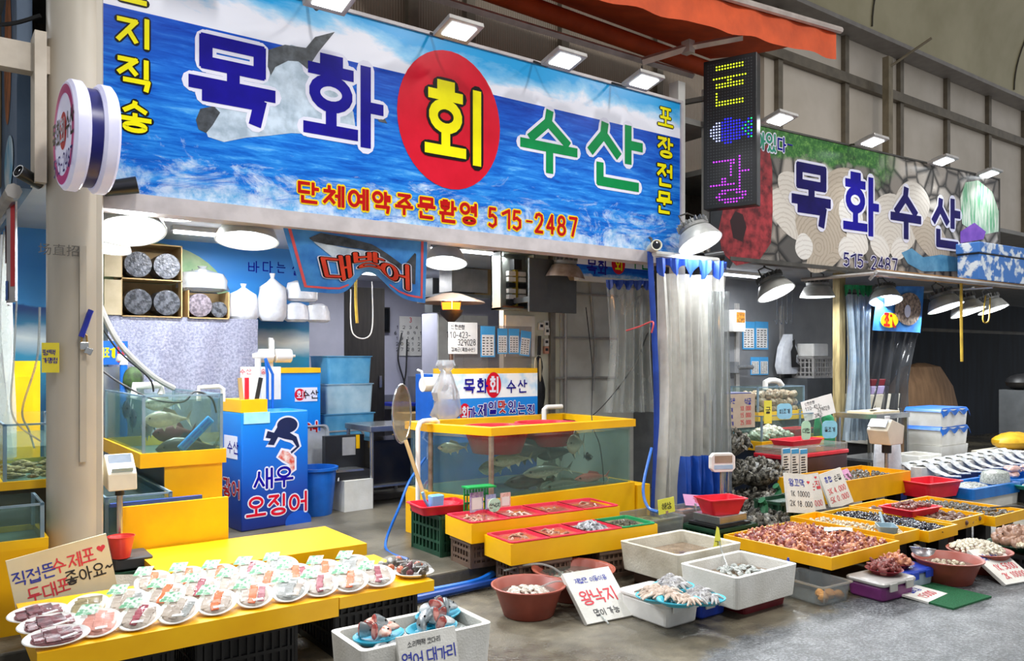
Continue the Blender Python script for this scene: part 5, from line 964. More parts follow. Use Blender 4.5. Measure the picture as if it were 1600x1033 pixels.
for i, (px, py, w_, h_, lb) in enumerate(((767, 558, .17, .3, 'big'), (790, 553, .12, .25, 'second'), (808, 553, .13, .25, 'third'), (824, 556, .13, .25, 'tilted last'))):
    p = V(px, py, 6.45); c_ = thing('blue_notice', '%s light blue printed notice hanging on the acrylic screen' % lb, 'notice', (p.x, 6.5, p.z), rot=(0, R(6) if i == 3 else 0, 0)); mb = MB(); mb.bb(-w_ / 2, w_ / 2, 0, .004, 0, h_); mb.build('sheet', mat('notice_blue', '#4aa3dd', '#3f98d2', .4), c_); mb = MB(); mb.bb(-w_ * .42, w_ * .42, -.002, 0, h_ * .05, h_ * .72); mb.build('table_print', M_paper, c_)
    mb = MB()
    for r_ in range(7):
        for q_ in range(3): mb.bb(-w_ * .38 + q_ * w_ * .27, -w_ * .38 + q_ * w_ * .27 + w_ * random.uniform(.1, .2), -.0035, -.002, h_ * (.08 + .088 * r_), h_ * (.11 + .088 * r_))
    mb.build('print_lines', M_ink, c_)
p = V(688, 601, 6.3); t = thing('paper_roll_holder', 'white paper roll hooked on the end of the shop counter', 'paper holder', (p.x - .02, 6.38, p.z)); mb = MB(); mb.M = Matrix.Rotation(R(90), 4, 'Y'); mb.lathe([(.02, -.12), (.065, -.12), (.065, .12), (.02, .12)], n=20, cap=True); mb.build('paper_roll', M_paper, t, smooth=True)
for sx in (-.11, .13): mb = MB(); mb.tube([(sx, 0, 0), (sx, .03, .12), (sx, .1, .13)], .012, 6); mb.build('hook', M_pvc, t)
p = V(702, 655, 6.2); n = 18; mb = MB(); mb.loft([[(r * math.cos(2 * math.pi * i / n) * (1 + .15 * math.sin(i * 2.3 + z * 9) + random.uniform(-.16, .16)), r * .5 * math.sin(2 * math.pi * i / n) - .02, z) for i in range(n)] for r, z in ((.07, -.04), (.15, .04), (.12, .16), (.13, .24), (.07, .38), (.05, .43), (.1, .48), (.08, .53))], cap=True); one('clear_bag', mb, M_bag, 'clear plastic bag hanging from the paper roll holder', 'bag', (p.x, 6.28, p.z), smooth=True)
# heater
p = V(705, 470, 7.3); ht = thing('patio_heater', 'glowing orange patio heater with a wide metal shade', 'heater', (p.x, 7.3, .1)); zz = p.z - .1
mb = MB(); mb.lathe([(.22, 0), (.22, .03), (.03, .05), (.022, .06), (.022, zz - .22)], n=20, cap=True); mb.build('stand', mat('copper_pole', '#9a7a66', '#866755', .35, .6), ht, smooth=True)
mb = MB(); mb.lathe([(.03, zz - .23), (.11, zz - .15), (.13, zz - .1), (.1, zz - .1)], n=20, cap=True); mb.build('burner_base', mat('dark_bronze', '#4a3c34', rough=.4, metal=.5), ht, smooth=True)
mb = MB(); mb.lathe([(.09, zz - .1), (.1, zz - .02)], n=16); mb.build('burner', glow('heater_glow', '#ff7a1e', 5), ht)
mb = MB(); mb.lathe([(.1, zz + .06), (.35, zz - .02), (.36, zz - .025), (.35, zz - .012), (.1, zz + .075), (.02, zz + .085)], n=36); mb.build('shade', mat('shade_bronze', '#a08c7c', '#8a7565', .3, .6), ht, smooth=True)
for k in range(3): a = k * 2.1; mb = MB(); mb.tube([(.1 * math.cos(a), .1 * math.sin(a), zz - .12), (.13 * math.cos(a), .13 * math.sin(a), zz + .04)], .006, 5); mb.build('strut', M_steelb, ht)
l = bpy.data.lights.new('heater_light', 'POINT'); l.energy = 9; l.color = (1, .45, .12); l.shadow_soft_size = .08; lo = bpy.data.objects.new('heater_light', l); COL.objects.link(lo); lo.parent = ht; lo.location = (0, -.16, zz - .06)
# electric boxes on the panel wall
p0, p1 = V(776, 391, 6.9), V(830, 486, 6.9); eb = thing('fuse_box', 'open grey fuse box with rows of breakers on the cream wall', 'fuse box', (p0.x, 7.0, p1.z)); w_, h_ = p1.x - p0.x, p0.z - p1.z
mb = MB(); 
for b in ((0, .02, -.17, 0, 0, h_), (w_ - .02, w_, -.17, 0, 0, h_), (0, w_, -.17, 0, h_ - .02, h_), (0, w_, -.17, 0, 0, .02), (0, w_, -.02, 0, 0, h_)): mb.bb(*b)
mb.build('case', mat('grey_green_steel', '#8d928c', '#7d827a', .45, .2), eb)
for i in range(6):
    for sx in (0, 1): mb = MB(); mb.bb(w_ * (.38 + .3 * sx), w_ * (.38 + .3 * sx) + w_ * .2, -.08, -.03, .06 + i * h_ * .1, .06 + i * h_ * .1 + h_ * .075); mb.build('breaker', M_pvc if i % 3 else M_blackp, eb)
mb = MB(); mb.bb(w_ * .57, w_ * .66, -.07, -.02, .04, h_ * .85); mb.build('bus_bar', mat('amber_plastic', '#b89a2a', '#9c8018', .4), eb); mb = MB(); mb.bb(w_ * .5, w_ * .72, -.1, -.02, h_ * .7, h_ * .88); mb.build('main_switch', M_blackp, eb)
mb = MB(); mb.bb(w_ * .2, w_ * .8, -.09, -.02, .02, .045); mb.build('copper_bar', mat('copper', '#c47a56', rough=.3, metal=.6), eb)
p0, p1 = V(829, 402, 6.6), V(903, 490, 6.6); mb = MB(); mb.bb(0, p1.x - p0.x, 0, .03, 0, p0.z - p1.z); mb.bb(.02, .06, .03, .4, .1, .16); one('grey_box', mb, mat('dark_grey_box', '#54585a', '#4a4e50', .45), 'flat dark grey cabinet door hanging open beside the fuse box', 'cabinet', (p0.x, 6.62, p1.z), bevel=.006)
t = thing('wall_control', 'pale control panel with small switches and an orange plate on the cream wall', 'switches', V(822, 540, 6.97)); p = V(822, 540, 6.97)
mb = MB(); mb.bb(-.27, .12, 0, .02, -.12, .32); mb.build('plate', M_pvc, t); mb = MB(); mb.bb(-.23, .02, -.006, 0, .05, .14); mb.build('orange_plate', mat('salmon_plate', '#d99a80', '#c98a70', .5), t)
for px, py, c_ in ((845, 510, 0), (853, 507, 0), (854, 518, 0), (853, 535, 0), (853, 547, 1)):
    p = V(px, py, 6.98); mb = MB(); mb.bb(-.03, .03, -.03, 0, -.04, .04); mb.mi = 1; mb.bb(-.018, .018, -.034, -.03, -.01, .02); one('wall_switch', mb, [M_pvc if not c_ else MATS['salmon_plate'], M_ink], ('small white wall switch over the dark tongs' if px < 850 else 'white wall switch in the column on the cream wall' if not c_ else 'orange wall switch at the foot of the column'), 'switch', (p.x, 6.995, p.z), group='wall switches on the cream panel')
hose('black tongs hanging on the cream wall', [V(843, 525, 6.95), V(842, 555, 6.95)], .02, M_blackp, 'tongs', 'tongs')
mb = MB(); mb.ball((0, 0, 0), (.12, .05, .25), 14, 9, .12); mb.ball((.02, -.02, .28), (.05, .03, .12), 10, 6, .1); one('black_bag', mb, mat('black_bag', '#141416', '#26262a', .3, bump=.5), 'black plastic bag hanging beside the shop counter', 'bag', V(838, 615, 6.85), smooth=True)
mb = MB(); mb.ball((0, 0, 0), (.02, .012, .12), 8, 6); mb.ball((.06, 0, -.02), (.018, .012, .13), 8, 6); mb.ball((-.05, 0, -.05), (.02, .012, .1), 8, 6); one('gloves', mb, mat('pale_gloves', '#dccfae', '#cfc09c', .6), 'pale rubber gloves hanging over the black bag', 'gloves', V(837, 575, 6.8), smooth=True)
mb = MB(); 
for dz in (0, -.5, -.95): mb.tube([(-.45, 0, dz), (.5, 0, dz)], .015, 6)
mb.tube([(-.3, .0, .1), (-.3, 0, -1.5)], .02, 6); mb.tube([(.05, 0, .3), (.15, 0, -.6), (.12, 0, -1.1)], .012, 6); one('wall_pipes', mb, M_lampgrey, 'thin grey pipes and cables running over the stained white wall', 'pipes', V(915, 460, 6.95))
# second little signboard inside
p0, p1 = V(903, 393, 6.35), V(1022, 440, 6.35); s3 = thing('shop_sign', 'small sky blue signboard with the shop name behind the long sea sign', 'sign', (p0.x, 6.35, p1.z)); w_, h_ = p1.x - p0.x, p0.z - p1.z
mb = MB(); mb.bb(0, w_, 0, .06, 0, h_); mb.build('panel', ocean_mat('cloud_print_small', 1, 1, .12), s3); mb = MB(); mb.bb(0, w_, -.01, .06, -.05, 0); mb.build('frame', M_white, s3)
sx_ = lambda px: V(px, 415, 6.35).x - p0.x; sz_ = lambda px, py: V(px, py, 6.35).z - p1.z
lettering(s3, '목화', (sx_(933), sz_(933, 417)), .15, NAVY, .13, wd=.13); mb = MB(); disc(mb, sx_(966), sz_(966, 412), .1, .115, -.003); mb.build('emblem', RED, s3); lettering(s3, '회', (sx_(966), sz_(966, 412)), .14, YEL, .14, wd=.1, y=-.006); lettering(s3, '수산', (sx_(1000), sz_(1000, 410)), .14, GRN, .12, wd=.13)
# fish banner
b0, b1, b2, b3 = V(438, 341, 5.5), V(668, 366, 5.5), V(663, 474, 5.62), V(470, 455, 5.62)
bn = thing('fish_banner', 'blue banner printed with a big fish and red letters hanging under the sea signboard', 'banner', b0)
def bf(u, v):
    a = b0.lerp(b1, u); c_ = b3.lerp(b2, u); k = math.exp(-((u - .56) / .16) ** 2); q_ = a.lerp(c_, v * (1 - .38 * k * v)); q_ = q_ + Vector((0, -.035 * math.sin(u * 9) * v - .10 * k * v * (1 - v), -.02 * math.sin(u * 3.14) * (1 - v))); return q_ - b0
def on_b(x, z, dy=-.004): q_ = bf(min(1, max(0, x)), min(1, max(0, 1 - z))); return (q_.x, q_.y + dy, q_.z)
mb = MB(); mb.sheet(bf, 40, 24); mb.build('cloth', mat('banner_blue', '#4a9be4', '#1d62b4', .45, scale=5, spread=(.3, .7)), bn, smooth=True)
def bpatch(nm, pts, m, dy, res=1):
    """print laid on the cloth, fan of quads across a polygon spine"""
    mb = MB(); n = len(pts) // 2
    for i in range(n - 1):
        a, b, c_, d_ = pts[i], pts[i + 1], pts[-2 - i], pts[-1 - i]
        for s_ in range(4):
            for r_ in range(4):
                f_ = lambda u, v: tuple((a[k] * (1 - u) + b[k] * u) * (1 - v) + (d_[k] * (1 - u) + c_[k] * u) * v for k in (0, 1))
                q_ = [f_(s_ / 4, r_ / 4), f_((s_ + 1) / 4, r_ / 4), f_((s_ + 1) / 4, (r_ + 1) / 4), f_(s_ / 4, (r_ + 1) / 4)]; mb.add([on_b(x, z, dy) for x, z in q_], [(0, 1, 2, 3)])
    return mb.build(nm, m, bn, smooth=True)
M_red3 = mat('banner_red', '#d8585c', '#c84a50', .45)
for pts in ([(.03, .94), (.97, .94), (.97, .9), (.03, .9)], [(.03, .06), (.38, .06), (.38, .09), (.03, .09)], [(.7, .06), (.97, .06), (.97, .09), (.7, .09)], [(.03, .94), (.05, .94), (.05, .06), (.03, .06)], [(.95, .94), (.97, .94), (.97, .06), (.95, .06)]): bpatch('border_print', pts, M_red3, -.003)
bpatch('fish_belly_print', [(.17, .76), (.3, .72), (.45, .68), (.62, .6), (.76, .46), (.76, .42), (.6, .44), (.45, .46), (.3, .52), (.18, .72)], M_fpale, -.004); bpatch('fish_back_print', [(.15, .78), (.24, .88), (.4, .86), (.58, .78), (.72, .62), (.82, .5), (.79, .44), (.66, .56), (.5, .68), (.36, .72), (.26, .72), (.17, .74)], M_fdark, -.005); bpatch('fish_tail_print', [(.8, .49), (.9, .72), (.91, .7), (.86, .5), (.86, .48), (.9, .26), (.88, .26), (.79, .44)], M_fdark, -.0055)
M_bred = mat('banner_letter', '#d9401f', '#b52a14', .4)
def bwarp(x, z): return (x, z)
for ch, x, z in (('대', .3, .4), ('방', .545, .46), ('어', .74, .36)):
    st = [[(px * .2 + x - .1, pz * .36 + z - .2) for px, pz in s_] for s_ in glyph(ch)]
    for wgt, m, dy in ((.075, WHT, -.007), (.058, BLK, -.009), (.034, M_bred, -.012)):
        mb = MB(); stroke_mesh(mb, st, wgt, 0, True); mb.v = [on_b(a, c_ if 1 else 0, dy + b * .4) for a, b, c_ in [(v_[0], v_[1], v_[2]) for v_ in mb.v]]; mb.build('lettering' if m is M_bred else 'lettering_outline', m, bn)
hose('yellow strings dangling below the fish banner', [V(556, 425, 5.8), V(556, 470, 5.8), V(558, 505, 5.8)], .012, mat('yellow_rope', '#c8a634', '#a8862a', .7), 'cord', 'cord')
hose('white hook frame hanging below the fish banner', [V(548, 452, 6.1), V(551, 520, 6.1), V(580, 520, 6.1), V(581, 440, 6.1)], .005, M_pvc, 'hook', 'hook')
# vinyl curtains
M_bband = mat('blue_hem', '#1f4bb0', '#173c94', .5)
def fx(px, Y): return (V(px, 500, Y).x, Y)
zc = V(960, 438, 5.95).z
curtain('clear vinyl curtain with a blue top hem behind the blue edge strip', fx(948, 5.95), fx(1022, 5.75), 1.06, zc, 5, .05, M_vinyl, band=M_bband, seed=3, flare=.12, gather=.8)
t = thing('curtain_edge', 'long royal blue edge strip of the vinyl curtain', 'curtain', (V(1020, 600, 5.35).x, 5.35, .1)); mb = MB(); mb.sheet(lambda u, v: (-.035 + .07 * u + .05 * math.sin(v * 4), .02 * math.sin(u * 6), v * 2.5), 4, 24); mb.build('sheet', M_bband, t, smooth=True)
hose('red string tied across the vinyl curtain', [V(978, 517, 5.7), V(1000, 510, 5.6), V(1020, 503, 5.3), V(1018, 520, 5.3)], .008, mat('red_string', '#d8565a', rough=.6), 'string', 'string')
M_vin2 = clear('milky_vinyl', '#e0e2de', .5, '#f0eee8', .14, .16)
curtain('thick milky vinyl curtain gathered in front of the white post', fx(1026, 5.3), fx(1138, 5.12), .12, V(1080, 408, 5.3).z, 6, .07, M_vin2, band=M_bband, seed=11, gather=.86)
curtain('clear vinyl curtain hanging open beside the milky one', fx(1105, 5.0), fx(1140, 4.9), .35, V(1110, 435, 5.0).z, 2, .05, clear('vinyl_grey', '#cfd5d6', .4, '#c2c8c8', .1, .2), seed=5)
curtain('blue tarpaulin bunched at the foot of the milky curtain', fx(1066, 5.02), fx(1132, 4.9), .1, V(1090, 705, 5.0).z, 4, .06, mat('blue_tarp', '#1d4fae', '#163f92', .4), seed=8, flare=.1, name='blue_tarp')
hose('bright blue hose looping behind the yellow price tag', [V(1018, 700, 5.0), V(1005, 760, 4.9), V(1012, 792, 4.8), V(1028, 800, 4.7)], .013, M_bluep)
mb = MB(); mb.tube([(0, 0, 0), (.9, 0, 0)], .03, 8); one('curtain_rail', mb, M_white, 'white curtain rail over the milky vinyl curtain', 'rail', (5.55, 5.3, V(1080, 406, 5.3).z + .02))
# ---- stands with red trays in front of the tank
def stand(label, origin, L, D, H, rz):
    t = thing('tray_stand', label, 'stand', origin, rz); mb = MB(); mb.bb(0, L, 0, .02, 0, H); mb.bb(0, L, D - .02, D, 0, H); mb.bb(0, .02, .02, D - .02, 0, H); mb.bb(L - .02, L, .02, D - .02, 0, H); mb.build('frame', M_yel, t)
    mb = MB(); mb.bb(.02, L - .02, .02, D - .02, 0, .02); mb.build('floor_board', M_yel, t); return t
M_sand = mat('orange_murk', '#a85a4c', '#8c4238', .08, scale=8)
SEA = {'octo': mat('octopus_flesh', '#c9a48c', '#8a6048', .3, scale=20), 'grey': mat('grey_seafood', '#b9bcc0', '#4e5054', .25, scale=30), 'dark': mat('dark_seafood', '#6a6452', '#35342c', .3, scale=30), 'pale': mat('pale_shrimp', '#e6dad0', '#c2a898', .3, scale=20)}
def tray_with(label, loc, w_, d_, h_, m, rz, water, heap, hl, hn=26, name='shallow_tray', hr=.014, hz=.0):
    t = thing(name, label, 'tray', loc, rz); mb = MB(); mb.tray(-w_ / 2, w_ / 2, -d_ / 2, d_ / 2, 0, h_, .006, .03, .9, .014); mb.build('body', m, t, smooth=False)
    if water: mb = MB(); mb.rbox(-w_ * .47, w_ * .47, -d_ * .47, d_ * .47, .01, h_ * .78, .03); mb.build('water', water, t)
    if heap:
        mb = MB()
        for i in range(hn):
            a, r_ = random.uniform(0, 6.28), random.random() ** .6; x, y = r_ * w_ * .3 * math.cos(a), r_ * d_ * .3 * math.sin(a); z = h_ * .72 + random.uniform(-.004, .012) + hz * (1 - r_); q_ = random.uniform(0, 6.28); L = random.uniform(.03, .07)
            mb.tube([(x - L * math.cos(q_), y - L * math.sin(q_), z - .008), (x, y, z + .006), (x + L * .6 * math.cos(q_ + .5), y + L * .6 * math.sin(q_ + .5), z - .006)], [hr * .6, hr, hr * .4], 6)
        o = mb.build('catch', heap, None, True); o.location = loc; o.rotation_euler = (0, 0, rz); tag(o, hl, 'seafood'); o['kind'] = 'stuff'; o.name = 'seafood_heap'
    return t
rzs = R(-5); e_ = Vector((math.cos(rzs), math.sin(rzs), 0)); f_ = Vector((-math.sin(rzs), math.cos(rzs), 0))
S1 = Vector((3.17, 4.78, .29)); stand('upper yellow stand with a row of red trays in front of the big tank', S1, 1.33, .41, .14, rzs)
for i in range(4):
    c_ = S1 + e_ * (.172 + .33 * i) + f_ * .205 + Vector((0, 0, .066))
    tray_with(('first red tray from the crate side on the upper yellow stand', 'second red tray on the upper yellow stand, white bits at its front', 'third red tray on the upper yellow stand', 'last red tray on the upper yellow stand')[i], c_, .318, .37, .085, M_pinkp, rzs, M_sand, SEA['octo'] if i != 1 else SEA['pale'], ('live small octopus in the first red tray of the upper stand', 'white bits in the second red tray of the upper stand', 'little octopus in the third red tray of the upper stand', 'little octopus in the last red tray of the upper stand')[i], (10, 8, 4, 4)[i], hr=.009)
S2 = Vector((3.22, 4.38, .21)); stand('lower yellow stand with red and green trays nearest the kerb', S2, 1.29, .36, .145, rzs)
for i in range(4):
    c_ = S2 + e_ * (.172 + .315 * i) + f_ * .18 + Vector((0, 0, .071))
    tray_with(('first red tray on the lower yellow stand nearest the brown basins', 'second red tray on the lower yellow stand', 'red tray heaped with silvery catch on the lower yellow stand', 'green tray at the end of the lower yellow stand')[i], c_, .305, .325, .085, M_greenp if i == 3 else M_pinkp, rzs, M_sand if i < 2 else M_soup, (SEA['octo'], SEA['octo'], SEA['grey'], SEA['dark'])[i], ('octopus in the first red tray of the lower stand', 'octopus in the second red tray of the lower stand', 'heap of silvery squid in the third red tray', 'heap of dark shellfish in the green tray')[i], (14, 14, 90, 40)[i], hz=(.0, .0, .045, .01)[i], hr=(.009, .009, .013, .01)[i])
for x, y, rz, lb, z, H in ((3.42, 4.96, -5, 'brown crate under the near end of the upper yellow stand', .1, .188), (4.2, 4.9, -5, 'brown crate under the far end of the upper yellow stand', .1, .188), (3.52, 4.52, -5, 'brown crate under the near end of the lower yellow stand', 0, .208), (4.2, 4.46, -5, 'brown crate under the far end of the lower yellow stand', 0, .208)): crate(lb, (x, y, z), .42, .3, H, M_brown, R(rz), 10, 3)
crate('dark green slatted crate beside the upper yellow stand', (3.33, 5.46, .1), .26, .44, .31, M_dgreen, 0, 5, 3)
mb = MB(); mb.tray(-.2, .2, -.15, .15, 0, .07, .006, .03, .9, .014); one('red_tray', mb, M_redp, 'red rectangular tray on top of the dark green crate', 'tray', (3.29, 5.42, .412), R(-8))
mb = bowl_mesh(.1, .05, .012); one('red_bowl', mb, M_redp, 'small red bowl in the red tray on the crate', 'bowl', (3.36, 5.43, .42), smooth=True)
t = thing('watering_scoop', 'light blue plastic scoop standing in the red tray', 'scoop', (3.24, 5.38, .42)); mb = MB(); mb.rbox(-.055, .055, -.04, .04, 0, .13, .015, .85); mb.build('body', mat('powder_blue_plastic', '#7db4e4', '#6ba5d8', .35), t); mb = MB(); mb.tube([(-.05, 0, .02), (-.1, 0, .1), (-.12, 0, .16)], .012, 8); mb.build('spout', MATS['powder_blue_plastic'], t)
t = thing('green_basket', 'bright green slatted basket standing on its side against the big tank', 'basket', (3.49, 5.2, .42), R(-8)); mb = MB()
for i in range(9): mb.box((-.1 + i * .025, 0, .1), (.008, .01, .2))
for k in range(4): mb.box((0, 0, .01 + k * .062), (.21, .012, .012))
mb.build('grid', M_bgreen, t); mb = MB(); mb.box((-.0, -.05, .2), (.24, .12, .012)); mb.build('rim', M_bgreen, t)
for px, py, s_, lb, m in ((745, 782, 1.0, 'small payment card stand in a clear frame by the upper stand', mat('card_multi', '#8a6aa8', '#c8c4d4', .5, scale=30)), (767, 776, .8, 'small blue printed card leaning on the big tank', mat('card_blue', '#b8c4e4', '#8a9ac8', .5, scale=40)), (790, 777, .8, 'small pink printed card leaning on the big tank', mat('card_pink', '#e6c8c0', '#c89888', .5, scale=40))):
    p = V(px, py, 5.14); t = thing('small_card', lb, 'card', (p.x, 5.14, .43)); mb = MB(); mb.bb(-.06 * s_, .06 * s_, 0, .006, 0, .15 * s_); mb.build('card', m, t); mb = MB(); mb.bb(-.045 * s_, .045 * s_, -.002, 0, .02, .11 * s_); mb.build('print', M_paper, t)
mb = MB(); mb.bb(-.16, .16, -.05, .02, 0, .32); one('card_ledge', mb, M_yel, 'narrow yellow ledge carrying the little cards', 'ledge', (3.78, 5.155, .1))
p = G(773, 803, .44); card('mint green round tag written in pen on the upper stand', (p.x, p.y, .455), .11, .1, [('산낙지', 0, .05, .035, M_ink)], m=mat('mint_card', '#b9e4cc', '#aad8be', .5), name='price_tag', round_=.045, stand=.03)
# ================================================================== ALLEY SIDE OF THE STALL, SMALL THINGS ON THE PILLAR
M_mural2 = mat('faded_sea_print', '#6f88a4', '#38506e', .5, scale=2.2, stretch=(1, 1, .6), spread=(.3, .7))
sd = thing('side_sign', 'faded blue sea signboard running down the alley side of the stall', 'sign', (.5, 5.66, 2.62)); mb = MB(); mb.bb(0, .08, 0, 5.6, 0, 2.0); mb.build('panel', M_mural2, sd)
mb = MB(); mb.tube([(-.02, -.05, -.03), (-.02, 5.6, -.03)], .045, 8); mb.build('frame', M_lampgrey, sd)
for k, (y0, z0, w_, h_, m) in enumerate(((.3, .5, .5, .9, mat('print_orange', '#c87a4a', '#8a5a44', .5, scale=8)), (1.0, .15, .35, 1.2, mat('print_yellow_sq', '#b09a5a', '#7a6a48', .5, scale=8)), (1.7, .3, .9, .7, M_fpale), (.15, .05, .6, .35, mat('print_aqua', '#6fb4d8', '#dfe8ec', .5, scale=5)))):
    mb = MB(); mb.poly([(-.003 - .001 * k, y0 + w_ * (.5 + .5 * math.cos(-a)), z0 + h_ * (.5 + .5 * math.sin(-a))) for a in [i / 18 * 6.283 for i in range(18)]]); mb.build('picture_print', m, sd)
fl_ = thing('side_banner', 'red white and blue banner hanging below the alley side sign', 'banner', (.5, 5.75, 1.95)); mb = MB(); mb.sheet(lambda u, v: (.02 * math.sin(u * 9), .62 * u, .62 * v), 14, 6); mb.build('cloth', mat('banner_white_grey', '#c9c4c4', '#a5a2a8', .5, scale=4), fl_, smooth=True)
for (y0, y1, z0, z1, m) in ((.02, .14, .02, .62, M_bluep), (.14, .22, .1, .62, M_redp), (.34, .46, .26, .5, M_redp), (.26, .6, .02, .14, M_bluep)): mb = MB(); mb.sheet(lambda u, v: (-.006 + .02 * math.sin((y0 + (y1 - y0) * u) / .62 * 9), y0 + (y1 - y0) * u, z0 + (z1 - z0) * v), 6, 2); mb.build('stripe_print', m, fl_, smooth=True)
curtain('grey vinyl curtain hanging on the alley side of the stall', (.52, 6.5), (.55, 7.6), .9, 2.58, 4, .05, M_vinyl, seed=31, gather=.7)
t = thing('drain_pipe', 'white drain pipe with a black band at the edge of the photo', 'pipe', (.2, 8.3, 0)); mb = MB(); mb.tube([(0, 0, 0), (0, 0, 2.3)], .09, 12); mb.build('pipe', M_pvc, t, smooth=True); mb = MB(); mb.tube([(0, 0, 1.6), (0, 0, 1.7)], .1, 12); mb.build('band', M_blackp, t)
t = thing('roof_post', 'cream post under the brown alley roof', 'post', (-.35, 9.2, 0)); mb = MB(); mb.tube([(0, 0, 0), (0, 0, 4.6)], .11, 12); mb.build('post', M_post, t, smooth=True)
hose('black cable slung from the alley roof to the cream beam', [(-.2, 6.5, 4.3), (.1, 6.0, 3.7), (.4, 5.6, 3.55), (.6, 5.45, 3.6)], .012, M_blackp, 'cable', 'cable')
strip_lamp((-1.3, 7.6, 4.56), 'unseen strip lamp added under the brown alley roof to brighten it', 1.4, power=70)  # lamp added out of view to brighten the dark alley
# on the pillar
p = V(82, 559, 5.29); t = thing('yellow_sticker', 'yellow sticker printed in blue on the cream pillar', 'sticker', (p.x - .005, 5.285, p.z), R(-22)); mb = MB(); mb.bb(-.05, .04, -.004, .0, -.085, .085); mb.build('sheet', mat('sticker_yellow', '#e6d63a', '#d8c82c', .4), t); lettering(t, '평택', (-.012, .03), .03, NAVY, .12, y=-.007); lettering(t, '가맹점', (-.006, -.015), .03, NAVY, .12, wd=.022, y=-.007)
p = V(131, 530, 5.25); t = thing('padlock', 'brass padlock with keys hanging on the cream pillar', 'padlock', (p.x, 5.235, p.z)); mb = MB(); mb.box((0, 0, -.04), (.045, .02, .045)); mb.box((.02, -.015, -.07), (.04, .015, .04), (0, .4, 0)); mb.build('body', M_steelb, t, bevel=.004); mb = MB(); mb.tube([(-.015, 0, -.02), (-.012, 0, .02), (0, 0, .035), (.012, 0, .02), (.015, 0, -.02)], .005, 6); mb.build('shackle', mat('brass', '#b08a4a', rough=.35, metal=.7), t)
p = V(132, 505, 5.25); t = thing('blue_clip', 'dark blue plastic clip hooked over the padlock on the pillar', 'clip', (p.x, 5.23, p.z)); mb = MB(); mb.tube([(-.02, 0, -.08), (0, 0, -.02), (.02, -.01, .05), (.03, -.01, .075)], .016, 8); mb.build('body', mat('deep_blue_plastic', '#1c2a9c', '#162284', .35), t)
try:
    cu = bpy.data.curves.new('pillar_text', 'FONT'); cu.body = '\u573a\u76f4\u62db'; cu.size = .07; cu.align_x = 'CENTER'
    to = bpy.data.objects.new('pillar_text', cu); COL.objects.link(to); dg = bpy.context.evaluated_depsgraph_get(); me = bpy.data.meshes.new_from_object(to.evaluated_get(dg)); bpy.data.objects.remove(to)
    me.materials.clear(); me.materials.append(mat('faded_ink', '#6a6660', rough=.6)); o = bpy.data.objects.new('lettering', me); COL.objects.link(o); p = V(92, 398, 5.27); o.parent = pil; o.location = Vector((p.x - pil.location.x, 5.262 - pil.location.y, p.z)); o.rotation_euler = (R(90), 0, R(-5))
except Exception as ex: print('pillar text skipped', ex)
hose('black power cable with a plug drooping on the grey back wall', [V(628, 520, 10.9), V(622, 560, 10.9), V(632, 600, 10.9), V(626, 612, 10.9), V(634, 585, 10.9), V(636, 530, 10.9)], .012, M_blackp, 'cable', 'cable')
# poster and cables beside the fish tank
p0, p1 = V(155, 570, 7.6), V(202, 533, 7.6); t = thing('small_poster', 'small blue poster with yellow letters behind the fish tank', 'poster', ((p0.x + p1.x) / 2, 7.66, p0.z)); w_, h_ = p1.x - p0.x, p1.z - p0.z; mb = MB(); mb.bb(-w_ / 2, w_ / 2, 0, .01, 0, h_); mb.build('sheet', M_bluep, t); lettering(t, '새조개', (-w_ * .2, h_ * .5), h_ * .4, YEL, .14, wd=w_ * .14, gap=.3); mb = MB(); mb.bb(w_ * .15, w_ * .22, -.004, 0, h_ * .1, h_ * .85); mb.bb(w_ * .3, w_ * .38, -.004, 0, h_ * .15, h_ * .9); mb.build('red_print', M_redp, t)
mb = MB(); mb.bb(-.25, .25, -.01, .08, 0, p0.z - .12); one('poster_stand', mb, M_steelb, 'grey stand holding up the small blue poster', 'stand', ((p0.x + p1.x) / 2, 7.68, .1))
hose('grey hose sloping down to the fish tank from the ceiling', [V(152, 470, 6.6), V(185, 535, 6.7), V(235, 585, 6.8), V(272, 607, 6.85)], .022, M_lampgrey); hose('black cable sloping down beside the grey hose', [V(152, 500, 6.5), V(185, 548, 6.6), V(232, 590, 6.7), V(240, 612, 6.75)], .007, M_blackp, 'cable', 'cable')
hose('black cable lying across the top of the fish tank', [V(150, 572, 6.3), V(190, 600, 6.2), V(240, 624, 6.1), V(285, 628, 6.0), V(305, 612, 6.0), V(330, 622, 6.0), V(338, 645, 6.02)], .007, M_blackp, 'cable', 'cable')
t = thing('blue_pipe', 'blue hose pipe with a white elbow behind the fish tank', 'pipe', (V(193, 600, 7.4).x, 7.4, .1)); zz = V(193, 570, 7.4).z - .1; mb = MB(); mb.tube([(0, 0, 0), (0, 0, zz)], .03, 10); mb.build('hose', M_bluep, t, smooth=True); mb = MB(); mb.tube([(0, 0, zz), (0, 0, zz + .05), (-.05, 0, zz + .06)], .034, 10); mb.build('elbow', M_pvc, t, smooth=True)
mb = MB(); mb.ball((0, 0, 0), (.08, .06, .1), 12, 8, .08); one('net_bag', mb, mat('dark_green_net', '#26301f', '#3f5a2c', .7, scale=20), 'small dark green net bag hanging by the blue hose pipe', 'bag', V(207, 592, 7.35), smooth=True)
